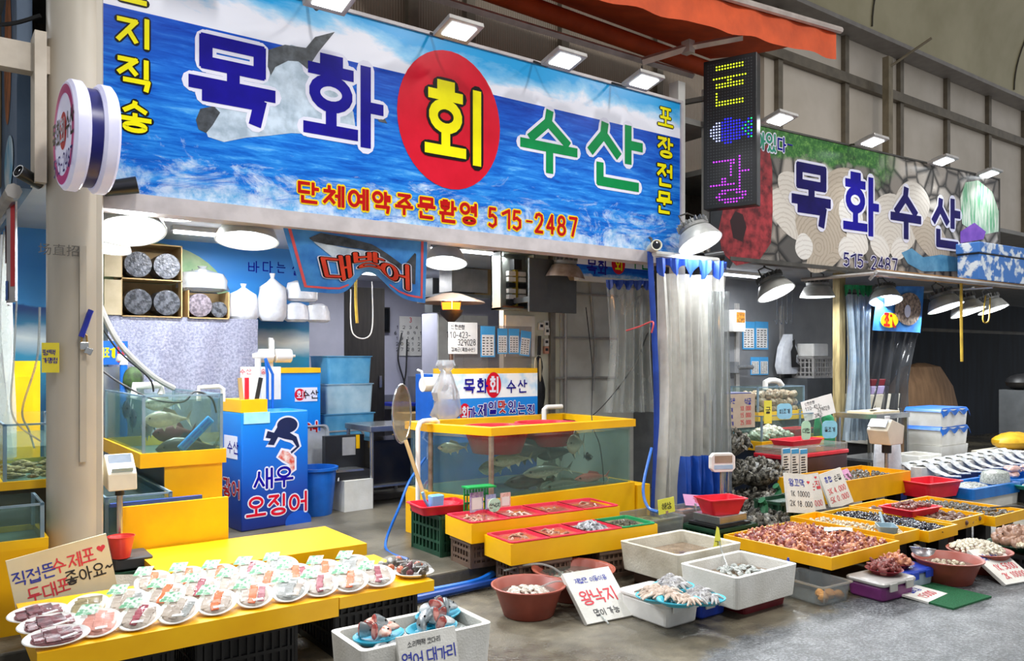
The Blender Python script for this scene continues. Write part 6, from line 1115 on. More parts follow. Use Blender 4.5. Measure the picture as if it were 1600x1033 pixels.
# framed panel box behind the heater and cartons stacked over it
a, b = V(676, 488, 9.0), V(704, 436, 9.0); mb = MB(); mb.bb(0, b.x - a.x, 0, .2, 0, b.z - a.z); one('switch_box', mb, MATS['dark_grey_box'], 'dark grey switch box on the wall behind the heater', 'box', (a.x, 9.0, a.z))
for k, (x0, x1, y0, y1, m) in enumerate(((706, 762, 422, 455, M_lampgrey), (745, 772, 398, 462, M_card))): a, b = V(x0, y1, 8.6), V(x1, y0, 8.6); mb = MB(); mb.bb(0, b.x - a.x, 0, .3, 0, b.z - a.z); one('stored_carton', mb, m, ('grey wrapped carton stored high behind the heater', 'brown carton stored high beside the fuse box')[k], 'box', (a.x, 8.6 + .05 * k, a.z))
a, b = V(700, 466, 8.5), V(775, 460, 8.5); mb = MB(); mb.bb(0, b.x - a.x + .1, 0, .5, -.04, 0); mb.bb(0, .04, 0, .5, -.04, 1.0 if 0 else -.03); one('high_shelf', mb, M_steelb, 'high steel shelf behind the heater carrying cartons', 'shelf', (a.x - .05, 8.5, min(V(706, 455, 8.6).z, V(745, 462, 8.65).z)))
# ================================================================== SASHIMI TABLE AND WHAT LIES IN FRONT
TZ = .36
tb2 = thing('display_board', 'long yellow display board of packed sashimi plates nearest the camera', 'display table', (.42, 3.93, TZ)); 
mb = MB(); mb.bb(0, 1.36, 0, .86, -.02, 0); mb.bb(0, 1.36, 0, .02, -.1, -.02); mb.bb(0, .02, .02, .86, -.1, -.02); mb.bb(1.34, 1.36, .02, .86, -.1, -.02); mb.build('board', M_yel, tb2)
tb3 = thing('display_board', 'yellow display board carrying the snail packs, end of the sashimi row', 'display table', (1.785, 3.93, TZ - .004)); mb = MB(); mb.bb(0, .57, 0, .74, -.02, 0); mb.bb(0, .57, 0, .02, -.06, -.02); mb.bb(.55, .57, .02, .74, -.06, -.02); mb.bb(0, .02, .02, .74, -.06, -.02); mb.build('board', M_yel, tb3)
for x, y, lb in ((.74, 4.3, 'black slatted crate under the near end of the sashimi board'), (1.35, 4.3, 'black slatted crate under the middle of the sashimi board'), (2.06, 4.3, 'black slatted crate under the end of the board with snail packs')): crate(lb, (x, y, 0), .5, .5, TZ - .03 if x < 2 else TZ - .03, M_blackp, 0, 12, 3)
pf = thing('platform_board', 'bare yellow platform board between the sashimi row and the squid cabinet', 'platform', (1.13, 4.88, .38)); mb = MB(); mb.bb(0, 1.28, 0, .68, -.025, 0); mb.bb(0, 1.28, 0, .02, -.075, -.025); mb.bb(1.26, 1.28, .02, .68, -.075, -.025); mb.bb(0, .02, .02, .68, -.075, -.025); mb.build('board', M_yel, pf)
crate('black crate holding up the far end of the bare yellow platform', (2.12, 5.22, .1), .42, .4, .252, M_blackp, 0, 10, 3)
mb = MB(); mb.bb(-.1, .1, -.15, .15, 0, .252); one('wood_block', mb, mat('brown_wood_block', '#8a6f58', '#705843', .6), 'brown wooden block under the near corner of the bare yellow platform', 'block', (1.3, 5.2, .1))
# sashimi plates
M_plate = mat('foam_plate', '#efefec', '#e4e4e0', .4); M_lab = mat('label_white', '#e9eef0', '#d7e2ea', .5, scale=60); M_green = mat('label_green', '#e2eee4', '#74b88e', .5, scale=45, spread=(.45, .55))
FL = {'salmon': mat('salmon_flesh', '#f57a42', '#e86a34', .25, scale=30, stretch=(3, 1, 1)), 'white': mat('white_flesh', '#c4b8aa', '#a89a8c', .25, scale=25), 'red': mat('dark_red_flesh', '#8e2f3e', '#b4606a', .25, scale=26), 'pink': mat('pink_flesh', '#e0a596', '#d09080', .25, scale=25), 'grey': mat('grey_flesh', '#aeb0ac', '#8f918c', .25, scale=30), 'maroon': mat('maroon_flesh', '#7a3a3e', '#4e1f26', .2, scale=25, spread=(.4, .6)), 'olive': mat('whelk_flesh', '#a89a70', '#7a6c48', .3, scale=30), 'shell': mat('snail_shell', '#5a4c38', '#2e2a26', .3, scale=20), 'orange': mat('orange_shell', '#d07a4a', '#a85030', .3, scale=20)}
CARDOK = [0]
def plate(px, py, rx, ry, recipe, label, rz=0, z=TZ, wrap=True, green=True):
    c_ = G(px, py, z); t = thing('sashimi_plate', label, 'plate', (c_.x, c_.y, z + ry * .655 * math.sin(R(17)) + .001), rz, 'packed plates on the yellow display board', rot=(R(17), 0, rz))
    mb = MB(); mb.lathe([(.62, .0), (.66, .0), (.97, .02), (1, .022), (.97, .026), (.66, .008), (.01, .008)], n=32, sx=rx, sy=ry); mb.v = [(x, y, zz) for x, y, zz in mb.v]; mb.build('tray', M_plate, t, smooth=True)
    bed = FL['olive' if recipe[0][0] == 'olive' else 'maroon' if recipe[0][0] == 'maroon' else 'pink' if recipe[0][0] == 'pink' else 'grey' if recipe[0][0] == 'grey' else 'white']
    mb = MB(); mb.lathe([(.76, .012), (.72, .022), (.5, .029), (.25, .032), (.01, .033)], n=22, sx=rx, sy=ry); mb.v = [(x, y, zz + random.uniform(-.002, .002)) for x, y, zz in mb.v]; mb.build('bed_of_slices', bed, t)
    for (kind, x0, w_, n_) in recipe:
        mb = MB()
        for i in range(n_):
            v = (i + .5) / n_ - .5; L = ry * 1.25 * (1 - .5 * abs(x0 / .6) ** 2)
            mb.box((rx * x0 + random.uniform(-.004, .004), v * L, .0285 + .006 * math.cos(v * 2.6) - .012 * abs(x0) + random.uniform(-.001, .002)), (rx * w_ * 1.1, L / n_ * 1.5, .005), (R(14), random.uniform(-.08, .08), random.uniform(-.3, .3)))
        mb.build(kind + '_slices', FL[kind], t, bevel=.002)
    mb = MB(); mb.lathe([(.93, .027), (.78, .038), (.45, .046), (.02, .047)], n=24, sx=rx, sy=ry); mb.v = [(x, y, zz + random.uniform(-.002, .002)) for x, y, zz in mb.v]
    if wrap: mb.build('film', M_film, t, smooth=True)
    mb = MB(); mb.box((rx * .25, -ry * .66, .045), (rx * .5, ry * .26, .003), (R(-18), 0, R(12))); mb.build('price_label', M_lab, t)
    if green: mb = MB(); mb.M = Matrix.Translation((-rx * .62, ry * .62, .05)) @ Euler((R(20), R(-10), R(25))).to_matrix().to_4x4(); mb.poly([(-.056, -.006, 0), (.02, -.042, 0), (.06, .0, 0), (-.01, .036, 0)]); mb.build('green_label', M_green, t)
SA = [('salmon', 0, .34, 7), ('white', -.45, .36, 6), ('white', .45, .36, 6)]; WH = [('white', 0, .36, 7), ('white', -.45, .36, 6), ('grey', .42, .36, 6)]; RD = [('white', -.42, .4, 6), ('red', 0, .3, 8), ('white', .42, .4, 6)]; SR = [('salmon', -.05, .34, 7), ('red', .36, .3, 7), ('white', -.48, .32, 6)]; PK = [('pink', -.4, .36, 6), ('pink', 0, .36, 7), ('pink', .4, .36, 6)]; GR = [('grey', -.4, .38, 6), ('grey', 0, .4, 7), ('white', .4, .36, 6)]
B_ = [(240, 921, SA, 'salmon sashimi plate at the near end of the back row'), (294, 914, SA, 'salmon sashimi plate, second in the back row'), (343, 910, SA, 'salmon sashimi plate, third in the back row'), (392, 904, RD, 'plate with red striped slices, fourth in the back row'), (440, 896, GR, 'plate of greyish slices, fifth in the back row'), (508, 902, SA, 'salmon sashimi plate, sixth in the back row'), (552, 894, GR, 'plate of greyish slices next to the snail packs in the back row')]
Mid = [(199, 953, WH, 'plate of whitish slices at the near end of the middle row'), (259, 943, SA, 'salmon sashimi plate, second in the middle row'), (313, 933, RD, 'plate with purplish red slices, third in the middle row'), (365, 925, WH, 'plate of whitish slices, fourth in the middle row'), (419, 919, SA, 'salmon sashimi plate, fifth in the middle row'), (463, 909, SR, 'plate of salmon and dark red slices, sixth in the middle row'), (590, 911, RD, 'plate of red and white slices at the far end of the middle row')]
Fr = [(155, 987, PK, 'plate of pink slices at the near end of the front row'), (218, 977, RD, 'plate with a dark red strip, second in the front row'), (280, 967, WH, 'plate of whitish slices, third in the front row'), (339, 954, SA, 'salmon sashimi plate, fourth in the front row'), (397, 943, SR, 'plate of dark red and salmon slices, fifth in the front row'), (454, 934, GR, 'plate of grey slices, sixth in the front row'), (500, 926, RD, 'plate with dark red slices, seventh in the front row'), (548, 919, SA, 'salmon sashimi plate at the far end of the front row')]
for L in (B_, Mid, Fr):
    for px, py, rc, lb in L: plate(px, py, .097, .113, rc, 'round foam ' + lb, R(-28 + random.uniform(-8, 8)))
plate(138, 961, .1, .11, [('olive', -.3, .5, 5), ('olive', .25, .5, 5)], 'round foam plate of brownish whelk meat by the tilted paper board', R(-20), green=False)
MR = [('maroon', -.5, .36, 5), ('maroon', -.15, .4, 6), ('maroon', .25, .4, 6), ('maroon', .55, .3, 5)]
for px, py, lb in ((60, 969, 'backmost long oval plate of maroon slices at the near corner'), (77, 986, 'middle long oval plate of maroon slices at the near corner'), (88, 1006, 'frontmost long oval plate of maroon slices at the near corner')): plate(px, py, .135, .075, MR, lb, R(8), green=False)
def snails(px, py, label, seed, kind):
    c_ = G(px, py, TZ); t = thing('snail_pack', label, 'plate', (c_.x, c_.y, TZ), R(-20)); mb = MB(); mb.lathe([(.62, .0), (.66, .0), (.97, .02), (1, .022), (.97, .026), (.66, .008), (.01, .008)], n=32, sx=.115, sy=.1); mb.build('tray', M_plate, t, smooth=True); rr = random.Random(seed)
    for i in range(11):
        a, r_ = i * 2.4, .085 * math.sqrt((i + .5) / 11); mb = MB(); mb.M = Matrix.Translation((r_ * math.cos(a), r_ * math.sin(a), .03 + (.018 if i < 4 else 0))) @ Euler((rr.uniform(0, 3), rr.uniform(0, 3), rr.uniform(0, 3))).to_matrix().to_4x4(); mb.lathe([(.002, .032), (.012, .02), (.02, .004), (.022, -.008), (.014, -.02), (.003, -.024)], n=10); mb.build('snail', FL[('shell', 'orange', 'maroon', 'grey')[(i * 7 + kind) % (3 if kind else 4)]] if i % 2 else FL['shell'], t, smooth=True)
    mb = MB(); mb.lathe([(.95, .03), (.8, .06), (.4, .08), (.02, .082)], n=20, sx=.115, sy=.1); mb.build('film', M_film, t, smooth=True); mb = MB(); mb.box((.03, -.06, .06), (.06, .03, .003), (R(-30), 0, 0)); mb.build('price_label', M_lab, t)
snails(617, 891, 'film wrapped pack of orange and dark shells on the display board', 3, 0); snails(647, 899, 'film wrapped pack of dark snails at the far end of the display board', 4, 1)
# tilted paper board behind the table
def slab_sign(label, pos, w_, h_, tilt, rz, lines, m=None, hearts=(), thick=.03, roll=0):
    t = card(label, pos, w_, h_, lines, rz, R(tilt), m=m or M_foam, name='price_board', thick=thick, roll=R(roll))
    for x, z, s_ in hearts: heart(t, x, z, s_)
    return t
slab_sign('cream foam board with handwriting and a red heart tilted behind the sashimi board', (.71, 4.9, .1), .48, .5, -5, 0, [('직접뜬', -.13, .39, .07, M_inkb), ('수제포', .06, .405, .075, M_inkr), ('두대포', -.08, .29, .07, M_inkr), ('좋아요~', .12, .32, .07, M_ink)], mat('cream_foam', '#e2d6b8', '#d4c6a4', .6, scale=3), ((.2, .43, .045),), .025, -10)
mb = MB(); mb.bb(-.1, .1, -.015, .015, 0, .27); one('foam_sheet', mb, M_foam, 'white foam sheet standing behind the cream handwritten board', 'foam sheet', (.95, 5.0, .1), rot=(R(-12), R(8), 0))
# ---- foam boxes
def foam_box(label, loc, L, W, H, rz, m=M_foam, inner=None, level=.7, t_=.03, lip=.0):
    t = thing('foam_box', label, 'box', loc, rz); mb = MB(); mb.tray(-L / 2, L / 2, -W / 2, W / 2, 0, H, t_, .03, .94, lip, .03); mb.build('body', m, t, bevel=.006)
    if inner: mb = MB(); mb.rbox(-L / 2 + t_ * 1.6, L / 2 - t_ * 1.6, -W / 2 + t_ * 1.6, W / 2 - t_ * 1.6, .03, H * level, .02); mb.build('ice', inner, t)
    return t
FB = Vector((1.95, 3.46, 0)); foam_box('white foam box of fish heads on ice at the bottom edge of the photo', FB, .70, .36, .30, R(-1), M_foam, M_ice, .84)
M_head = fish_mat('salmon_head_skin', '#6c7478', '#d6dadb'); M_cut = mat('cut_flesh', '#d4948a', '#a8443e', .25, scale=40, spread=(.42, .58)); M_cutp = mat('pale_cut_flesh', '#e2c2b4', '#c07868', .25, scale=35, spread=(.42, .58))
def fish_head(loc, L, label, rot, m=M_head, cut=M_cut):
    t = thing('cut_fish', label, 'cut fish', loc, rot=rot, group='fish pieces in the ice box, ' + label[-24:]); mb = MB(); n = 12
    mb.loft([[(L * x, L * .22 * k * math.cos(2 * math.pi * i / n), L * .36 * k * math.sin(2 * math.pi * i / n)) for i in range(n)] for x, k in ((-.5, .06), (-.42, .35), (-.25, .68), (0, .95), (.22, 1.0))], cap=True); mb.build('head', m, t, smooth=True)
    mb = MB(); mb.loft([[(L * x, L * .2 * k * math.cos(2 * math.pi * i / n), L * .34 * k * math.sin(2 * math.pi * i / n)) for i in range(n)] for x, k in ((.2, 1.0), (.27, .9), (.3, .5))], cap=True); mb.build('cut_face', cut, t, smooth=True)
    for s_ in (-1, 1): mb = MB(); mb.ball((-L * .24, s_ * L * .14, L * .1), L * .05, 8, 6); mb.build('eye', MATS['fish_eye'], t, smooth=True)
def blue_plate(label, loc, rx, ry, rz=0, m=M_cyanp, group=None):
    mb = MB(); mb.lathe([(.7, 0), (.75, 0), (.97, .022), (1.02, .024), (1.02, .03), (.96, .03), (.72, .008), (.01, .008)], n=36, sx=rx, sy=ry); return one('oval_dish', mb, m, label, 'dish', loc, rz, group, True)
for k, (dx, dy, rx, ry, lb) in enumerate(((-.17, .02, .13, .1, 'turquoise dish of pink fish cuts on the ice'), (.08, -.05, .14, .1, 'turquoise dish of silvery fish heads at the front of the ice box'), (.2, .09, .13, .09, 'turquoise dish of fish heads at the back corner of the ice box'))):
    blue_plate(lb, FB + Vector((dx, dy, .262 + k * .006)), rx, ry, R(12))
    for i in range(6):
        a = i * 2.2 + k; r_ = .07 * math.sqrt(i / 6); cutty = (k == 0) or i % 2 == 0
        fish_head(FB + Vector((dx + r_ * math.cos(a) * 1.2, dy + r_ * math.sin(a) * .8, .315 + k * .006 + (.03 if i < 2 else 0))), .115, 'pink cut fish head piled on the turquoise dish of cuts' if k == 0 else 'silvery fish head piled on the front turquoise dish' if k == 1 else 'silvery fish head piled on the back turquoise dish', (random.uniform(-.4, .4) + 1.4 * (i % 2), random.uniform(-.3, .3), random.uniform(0, 6.28)), M_cutp if (k == 0 and i % 2) else M_head, M_cut)
for i in range(5): fish_head(FB + Vector((-.22 + i * .07, -.09 - .012 * (i % 2), .268)), .1, 'small silvery fish head lying on the ice at the front wall', (1.4, .1, random.uniform(0, 6)), M_head, M_cutp)
slab_sign('white foam sign written in blue leaning on the front of the fish head box', V(675, 1065, 3.2) + Vector((0, 0, 0)), .30, .22, -14, R(-3), [('소리팩팩 코다리', -.02, .18, .024, M_ink), ('연어 대가리', 0, .115, .055, M_inkb), ('5.000', .04, .04, .045, M_inkr)], M_foam, (), .02)
# ---- brown basins, hoses, sign
def basin(label, loc, r, h, water=.6, m=M_terra):
    t = thing('rubber_basin', label, 'basin', loc); mb = MB(); mb.lathe([(r * .66, 0), (r * .7, .006), (r * .95, h * .92), (r * 1.04, h * .95), (r * 1.05, h), (r * 1.0, h * 1.01), (r * .93, h * .96), (r * .66, .02), (.01, .02)], n=44); mb.build('body', m, t, smooth=True)
    if water: mb = MB(); rr = r * (.66 + .27 * water) ; mb.lathe([(rr, h * water), (.01, h * water)], n=40); mb.build('water', M_water, t)
    return t
bA, bB = Vector((3.1, 4.03, 0)), Vector((3.58, 4.16, 0)); basin('brown rubber basin of white shellfish in water, nearest the kerb', bA, .225, .19, .7); basin('wider brown rubber basin behind the leaning white sign', bB, .27, .19, .75)
M_pearl = mat('pale_shells', '#d8d2c8', '#a89c90', .3, scale=20)
pm = MB(); pm.lathe([(.002, .012), (.014, .009), (.024, .001), (.02, -.006), (.003, -.009)], n=10)
proto = None
def many(name, label, cat, mesh_mb, m, pts, group, smooth=True, smin=.8, smax=1.25, flatrot=.6):
    first = None
    for (x, y, z) in pts:
        if first is None: first = o = tag(mesh_mb.build(name, m, None, smooth), label, cat, group)
        else: o = first.copy(); COL.objects.link(o)
        o.location = (x, y, z); o.rotation_euler = (random.uniform(-flatrot, flatrot), random.uniform(-flatrot, flatrot), random.uniform(0, 6.28)); k = random.uniform(smin, smax); o.scale = (k, k, k)
def in_disc(c_, r, z, n, dome=0):
    out = []
    for i in range(n):
        a, q_ = i * 2.39996, math.sqrt((i + .5) / n); out.append((c_[0] + r * q_ * math.cos(a) + random.uniform(-.008, .008), c_[1] + r * q_ * math.sin(a) + random.uniform(-.008, .008), z + dome * (1 - q_ * q_)))
    return out
def in_rect(c_, L, W, rz, z, nx, ny, dome=0, jit=.35):
    out = []; ex = Vector((math.cos(rz), math.sin(rz))); ey = Vector((-ex.y, ex.x))
    for i in range(nx):
        for j in range(ny):
            u, v = (i + .5 + random.uniform(-jit, jit)) / nx - .5, (j + .5 + random.uniform(-jit, jit)) / ny - .5; p = Vector((c_[0], c_[1])) + ex * u * L + ey * v * W; out.append((p.x, p.y, z + dome * (1 - 4 * u * u) * (1 - 4 * v * v) + random.uniform(0, .012)))
    return out
many('clam', 'pale clam lying in the water of the brown basin nearest the kerb', 'clam', pm, M_pearl, in_disc(bA, .13, .135, 46, .022), 'clams in the kerb basin')
many('clam', 'dull clam lying in the wider brown basin', 'clam', pm, mat('dull_shells', '#8d857c', '#6e665e', .3), in_disc(bB, .12, .13, 26, .01), 'clams in the wide basin')
hose('thin clear air hose leading into the wider basin', [(3.25, 4.5, .15), (3.36, 4.32, .215), (3.45, 4.25, .2), (3.5, 4.2, .16)], .007, M_vinyl); hose('thin clear air hose hanging out of the kerb basin', [(3.15, 4.0, .16), (3.28, 3.9, .2), (3.36, 3.7, .06), (3.36, 3.58, .008)], .006, M_vinyl)
hose('fat blue water hose along the kerb', [(2.35, 4.72, .03), (2.8, 4.72, .03), (3.15, 4.7, .04), (3.35, 4.78, .05)], .028, M_bluep); hose('second blue water hose along the kerb', [(2.35, 4.62, .03), (2.85, 4.64, .03), (3.3, 4.64, .04)], .025, mat('deep_blue_hose', '#17489c', '#113a80', .4))
slab_sign('white foam sign for octopus leaning on the wider brown basin', (3.42, 3.62, .012), .36, .36, -48, R(-6), [('제철만 이동이용', 0, .29, .035, M_inkb), ('왕낙지', -.01, .17, .095, M_inkr), ('맙이 가능', 0, .06, .045, M_ink)], M_foam, (), .03)
# ---- plates of octopus on a white tub
M_oct = mat('octopus_pale', '#d8c4b4', '#a08c7c', .3, scale=22); M_oct2 = mat('octopus_grey', '#b4b2ae', '#77757a', .3, scale=22)
def tub(label, loc, L, W, H, rz, m, lid, lidname='lid', lm=None):
    t = thing('storage_tub', label, 'tub', loc, rz); mb = MB(); mb.rbox(-L / 2, L / 2, -W / 2, W / 2, 0, H, .03, .93); mb.build('body', m, t, bevel=.004)
    mb = MB(); mb.rbox(-L / 2 - .012, L / 2 + .012, -W / 2 - .012, W / 2 + .012, H + .0005, H + .03, .035); mb.build(lidname, lid, t)
    for s_ in (-1, 1): mb = MB(); mb.bb(s_ * L * .25 - .04, s_ * L * .25 + .04, -W / 2 - .02, -W / 2 - .012, H - .03, H + .02); mb.build('clip', lm or lid, t)
    return t
tub('low white lidded tub under the octopus dishes', (3.71, 3.5, 0), .28, .4, .13, R(0), M_pvc, M_pvc); tub('low royal blue tub under the octopus dishes beside the white tub', (3.99, 3.47, 0), .24, .34, .1, R(0), mat('royal_blue_plastic', '#2444b4', '#1c389c', .4), M_lampgrey)
def octo_heap(c_, label, m, style):
    mb = MB(); mb.ball((0, .02, .03), (.035, .03, .028), 10, 7, .08)
    for i in range(16 if style else 8):
        a = random.uniform(0, 6.28) if style else -1.6 + (i - 3.5) * .32; r0, r1 = .01, random.uniform(.06, .095); w_ = random.uniform(-.5, .5)
        mb.tube([(r0 * math.cos(a), r0 * math.sin(a), .03), (r1 * .6 * math.cos(a + w_ * .4), r1 * .6 * math.sin(a + w_ * .4), .03), (r1 * math.cos(a + w_), r1 * math.sin(a + w_), .014)], [.012, .011, .005], 7)
    o = one('octopus', mb, m, label, 'octopus', c_, random.uniform(-.5, .5), 'octopus dishes, ' + label[-20:], True); return o
for k, (px, py, rx, lb, m, n_) in enumerate(((1030, 938, .14, 'heaped with small pale octopus', M_oct, 8), (1052, 922, .13, 'of grey octopus at the back', M_oct2, 5), (1060, 951, .125, 'of one fanned octopus at the front', M_oct, 3), (1099, 942, .13, 'of grey octopus on the blue tub', M_oct2, 5))):
    c_ = G(px, py, .16); zz = (.163, .163, .187, .163)[k]; blue_plate('turquoise dish ' + lb, (c_.x, c_.y, zz), rx, rx * .85, R(-25), mat('aqua_plastic', '#4cc0d8', '#3cb0ca', .35))
    for i in range(n_): a = i * 2.4; r_ = .075 * math.sqrt(i / n_); octo_heap((c_.x + r_ * math.cos(a), c_.y + r_ * math.sin(a), zz + .012 + .012 * (i % 2)), 'octopus on the turquoise dish ' + lb, m, k != 2)
# ---- two big foam boxes with water
F1 = Vector((4.38, 3.93, .10)); foam_box('large weathered white foam box with a film lining beside the yellow stand', F1, .66, .56, .2, R(0), M_foamold, M_soup, .62, .035)
mb = MB(); mb.rbox(-.26, .26, -.2, .2, 0, .098, .02); one('pallet', mb, M_brown, 'brown pallet under the large weathered foam box', 'pallet', (4.42, 3.98, 0), R(0))
F2 = Vector((4.31, 3.37, .07)); foam_box('white foam box with an ice and fish mix in front of the weathered one', F2, .62, .46, .2, R(0), M_foam, M_soup, .66, .032)
mb = MB(); mb.tray(-.2, .24, -.15, .15, 0, .069, .01, .03, .95, .01, floor=.06); one('flat_tray', mb, mat('dark_red_plastic', '#7c1f2a', '#661822', .4), 'dark red tray under the white foam box', 'tray', (4.36, 3.36, 0), R(0))
mb = MB(); mb.ball((0, 0, 0), (.09, .05, .012), 12, 6); o = one('flatfish', mb, M_oct2, 'flat greyish fish in the water of the weathered foam box', 'fish', (4.42, 3.85, .226), smooth=True)
many('ice_lump', 'lump of ice and fish in the white foam box', 'ice', pm, M_ice, in_disc((4.36, 3.38), .15, .204, 30, .02), 'lumps in the white foam box')
t = thing('price_tag', 'narrow yellow paper tag standing in the weathered foam box', 'tag', (4.6, 3.78, .226), R(-40)); mb = MB(); mb.prism([(-.035, 0), (.035, 0), (.01, .17), (-.005, .18)], 'y', 0, .004); mb.build('board', mat('yellow_paper', '#e6e45a', '#d8d648', .6), t); lettering(t, '기', (0, .06), .04, M_ink, .12, rnd=True)
hose('thin wire hook hanging in the white foam box', [(4.4, 3.6, .36), (4.4, 3.58, .3), (4.36, 3.5, .215)], .006, M_vinyl, 'hook', 'hook')
# ================================================================== SHELLFISH STALL
M_ydk = mat('yellow_tray_board', '#f2b406', '#e0a002', .38, scale=3)
def ytray(label, x0, x1, y0, y1, z, h=.085, floor=None, m=None):
    """shallow yellow board tray on a dark support"""
    t = thing('yellow_tray', label, 'tray', ((x0 + x1) / 2, (y0 + y1) / 2, 0), 0); hx, hy = (x1 - x0) / 2, (y1 - y0) / 2
    mb = MB(); 
    for b in ((-hx, hx, -hy, -hy + .016, z - h, z), (-hx, hx, hy - .016, hy, z - h, z), (-hx, -hx + .016, -hy + .016, hy - .016, z - h, z), (hx - .016, hx, -hy + .016, hy - .016, z - h, z)): mb.bb(*b)
    mb.build('wall_boards', M_ydk, t); mb = MB(); mb.bb(-hx + .016, hx - .016, -hy + .016, hy - .016, z - h, z - h + .015); mb.build('floor_board', m or M_ydk, t)
    for sx in (-1, 1):
        for sy in (-1, 1): mb = MB(); mb.bb(sx * (hx - .08) - .05, sx * (hx - .08) + .05, sy * (hy - .14) - .05, sy * (hy - .14) + .05, 0, z - h); mb.build('leg', M_blackp, t)
    return t
T1 = (5.0, 5.88, 3.14, 4.05, .25); ytray('big yellow tray heaped with reddish sea squirts', *T1)
T2 = (5.92, 6.29, 3.2, 4.1, .275); ytray('narrow yellow tray of small clams with a grey scoop', *T2)
T3 = (6.31, 6.78, 3.14, 4.1, .262); ytray('yellow tray of shiny black mussels', *T3)
T4 = (6.8, 7.38, 3.2, 4.1, .272); ytray('yellow tray of whelks with a red tray in it', *T4)
T5 = (7.4, 8.0, 3.12, 4.0, .252); ytray('last yellow tray of dark clams in the front row', *T5)
# sea squirts: warty lump with two siphons
def squirt_mb():
    mb = MB(); mb.ball((0, 0, 0), (.034, .028, .026), 10, 7, .16)
    for a in (-.5, .6): mb.tube([(.018 * a, 0, .016), (.03 * a, .004, .036), (.034 * a, .004, .044)], [.011, .009, .005], 7)
    return mb
M_sq = mat('sea_squirt_skin', '#d99a74', '#8a463c', .22, scale=24, spread=(.4, .6)); M_sq2 = mat('sea_squirt_dark', '#a05a54', '#5e2c2a', .28, scale=24)
pts = in_rect((5.44, 3.6), .82, .84, 0, .215, 15, 14, .05); random.shuffle(pts)
many('sea_squirt', 'reddish orange sea squirt heaped in the big yellow tray', 'sea squirt', squirt_mb(), M_sq, pts[:130], 'sea squirts in the big yellow tray', flatrot=1.2); many('sea_squirt', 'dark red sea squirt among the orange ones in the big yellow tray', 'sea squirt', squirt_mb(), M_sq2, pts[130:], 'dark sea squirts in the big yellow tray', flatrot=1.2)
mb = MB(); mb.sheet(lambda u, v: (.12 * (u - .5) * (1 - .4 * abs(v - .5)), .2 * (v - .5), .012 * math.sin(u * 7 + v * 5)), 8, 8); one('plastic_bag', mb, mat('pale_blue_film', '#cfe4ea', '#b4d2dc', .2), 'pale blue plastic wrap lying on the sea squirts', 'bag', (5.66, 3.5, .3), R(30), smooth=True)
def clam_mb(r=.017): mb = MB(); mb.lathe([(.003, r * .75), (r * .6, r * .6), (r, 0), (r * .6, -r * .6), (.003, -r * .7)], n=12, sy=.78); return mb
M_cl = mat('cream_clams', '#d6ccb4', '#94866c', .3, scale=40, spread=(.4, .6)); M_cl2 = mat('white_clams', '#e2dccc', '#b4a890', .3, scale=40); M_mus = mat('mussel_shell', '#14151c', '#2a2c36', .08, scale=20); M_whk = mat('whelk_shell', '#8a6a5c', '#54382e', .3, scale=25); M_dkc = mat('dark_clams', '#6a645a', '#37342f', .3, scale=30)
many('clam', 'small cream clam in the narrow yellow tray with the scoop', 'clam', clam_mb(), M_cl, in_rect((6.1, 3.62), .32, .82, 0, .232, 7, 20, .02), 'clams in the narrow tray')
mm = MB(); mm.lathe([(.002, .045), (.012, .03), (.018, .004), (.014, -.022), (.003, -.036)], n=12, sy=.6); mm.v = [(z, x, y) for x, y, z in mm.v]
many('mussel', 'shiny black mussel in the yellow tray', 'mussel', mm, M_mus, in_rect((6.54, 3.62), .42, .9, 0, .222, 11, 20, .04), 'mussels in the yellow tray', flatrot=.5)
wm = MB(); wm.lathe([(.002, .04), (.01, .026), (.018, .012), (.026, -.004), (.022, -.022), (.006, -.034)], n=10); wm.v = [(z, x, y) for x, y, z in wm.v]
many('whelk', 'brown whelk in the yellow tray beside the mussels', 'whelk', wm, M_whk, in_rect((7.09, 3.6), .5, .8, 0, .226, 8, 12, .02), 'whelks in the yellow tray')
many('dark_clam', 'dark clam in the last yellow tray of the front row', 'clam', clam_mb(.022), M_dkc, in_rect((7.7, 3.56), .5, .76, 0, .212, 10, 14, .03), 'dark clams in the last tray')  # these shells are dark clams
t = thing('red_tray', 'bright red tray of brown ark shells set in the whelk tray', 'tray', (6.98, 3.62, .262), R(-4)); mb = MB(); mb.tray(-.24, .2, -.15, .15, 0, .06, .008, .03, .92, .014); mb.build('body', M_redp, t)
many('ark_shell', 'brown ark shell in the bright red tray', 'shell', clam_mb(.026), mat('ark_brown', '#8c5a50', '#5c342e', .3, scale=25), in_rect((6.96, 3.62), .34, .2, R(-4), .315, 7, 4, .02), 'ark shells in the red tray')
t = thing('scoop', 'grey blue plastic scoop lying in the clams', 'scoop', (6.06, 3.34, .262), R(-140)); mb = MB(); mb.tray(-.1, .1, -.07, .07, 0, .05, .005, .02, .85); mb.build('pan', mat('grey_blue_plastic', '#8fa8b4', '#7d96a2', .35), t); mb = MB(); mb.tube([(-.1, 0, .03), (-.16, 0, .06), (-.25, 0, .1)], .012, 8); mb.build('handle', MATS['grey_blue_plastic'], t)
hose('black ladle handle resting on the last yellow tray', [(7.72, 3.3, .27), (7.82, 3.1, .3), (7.86, 3.0, .26)], .008, M_blackp, 'ladle', 'ladle')
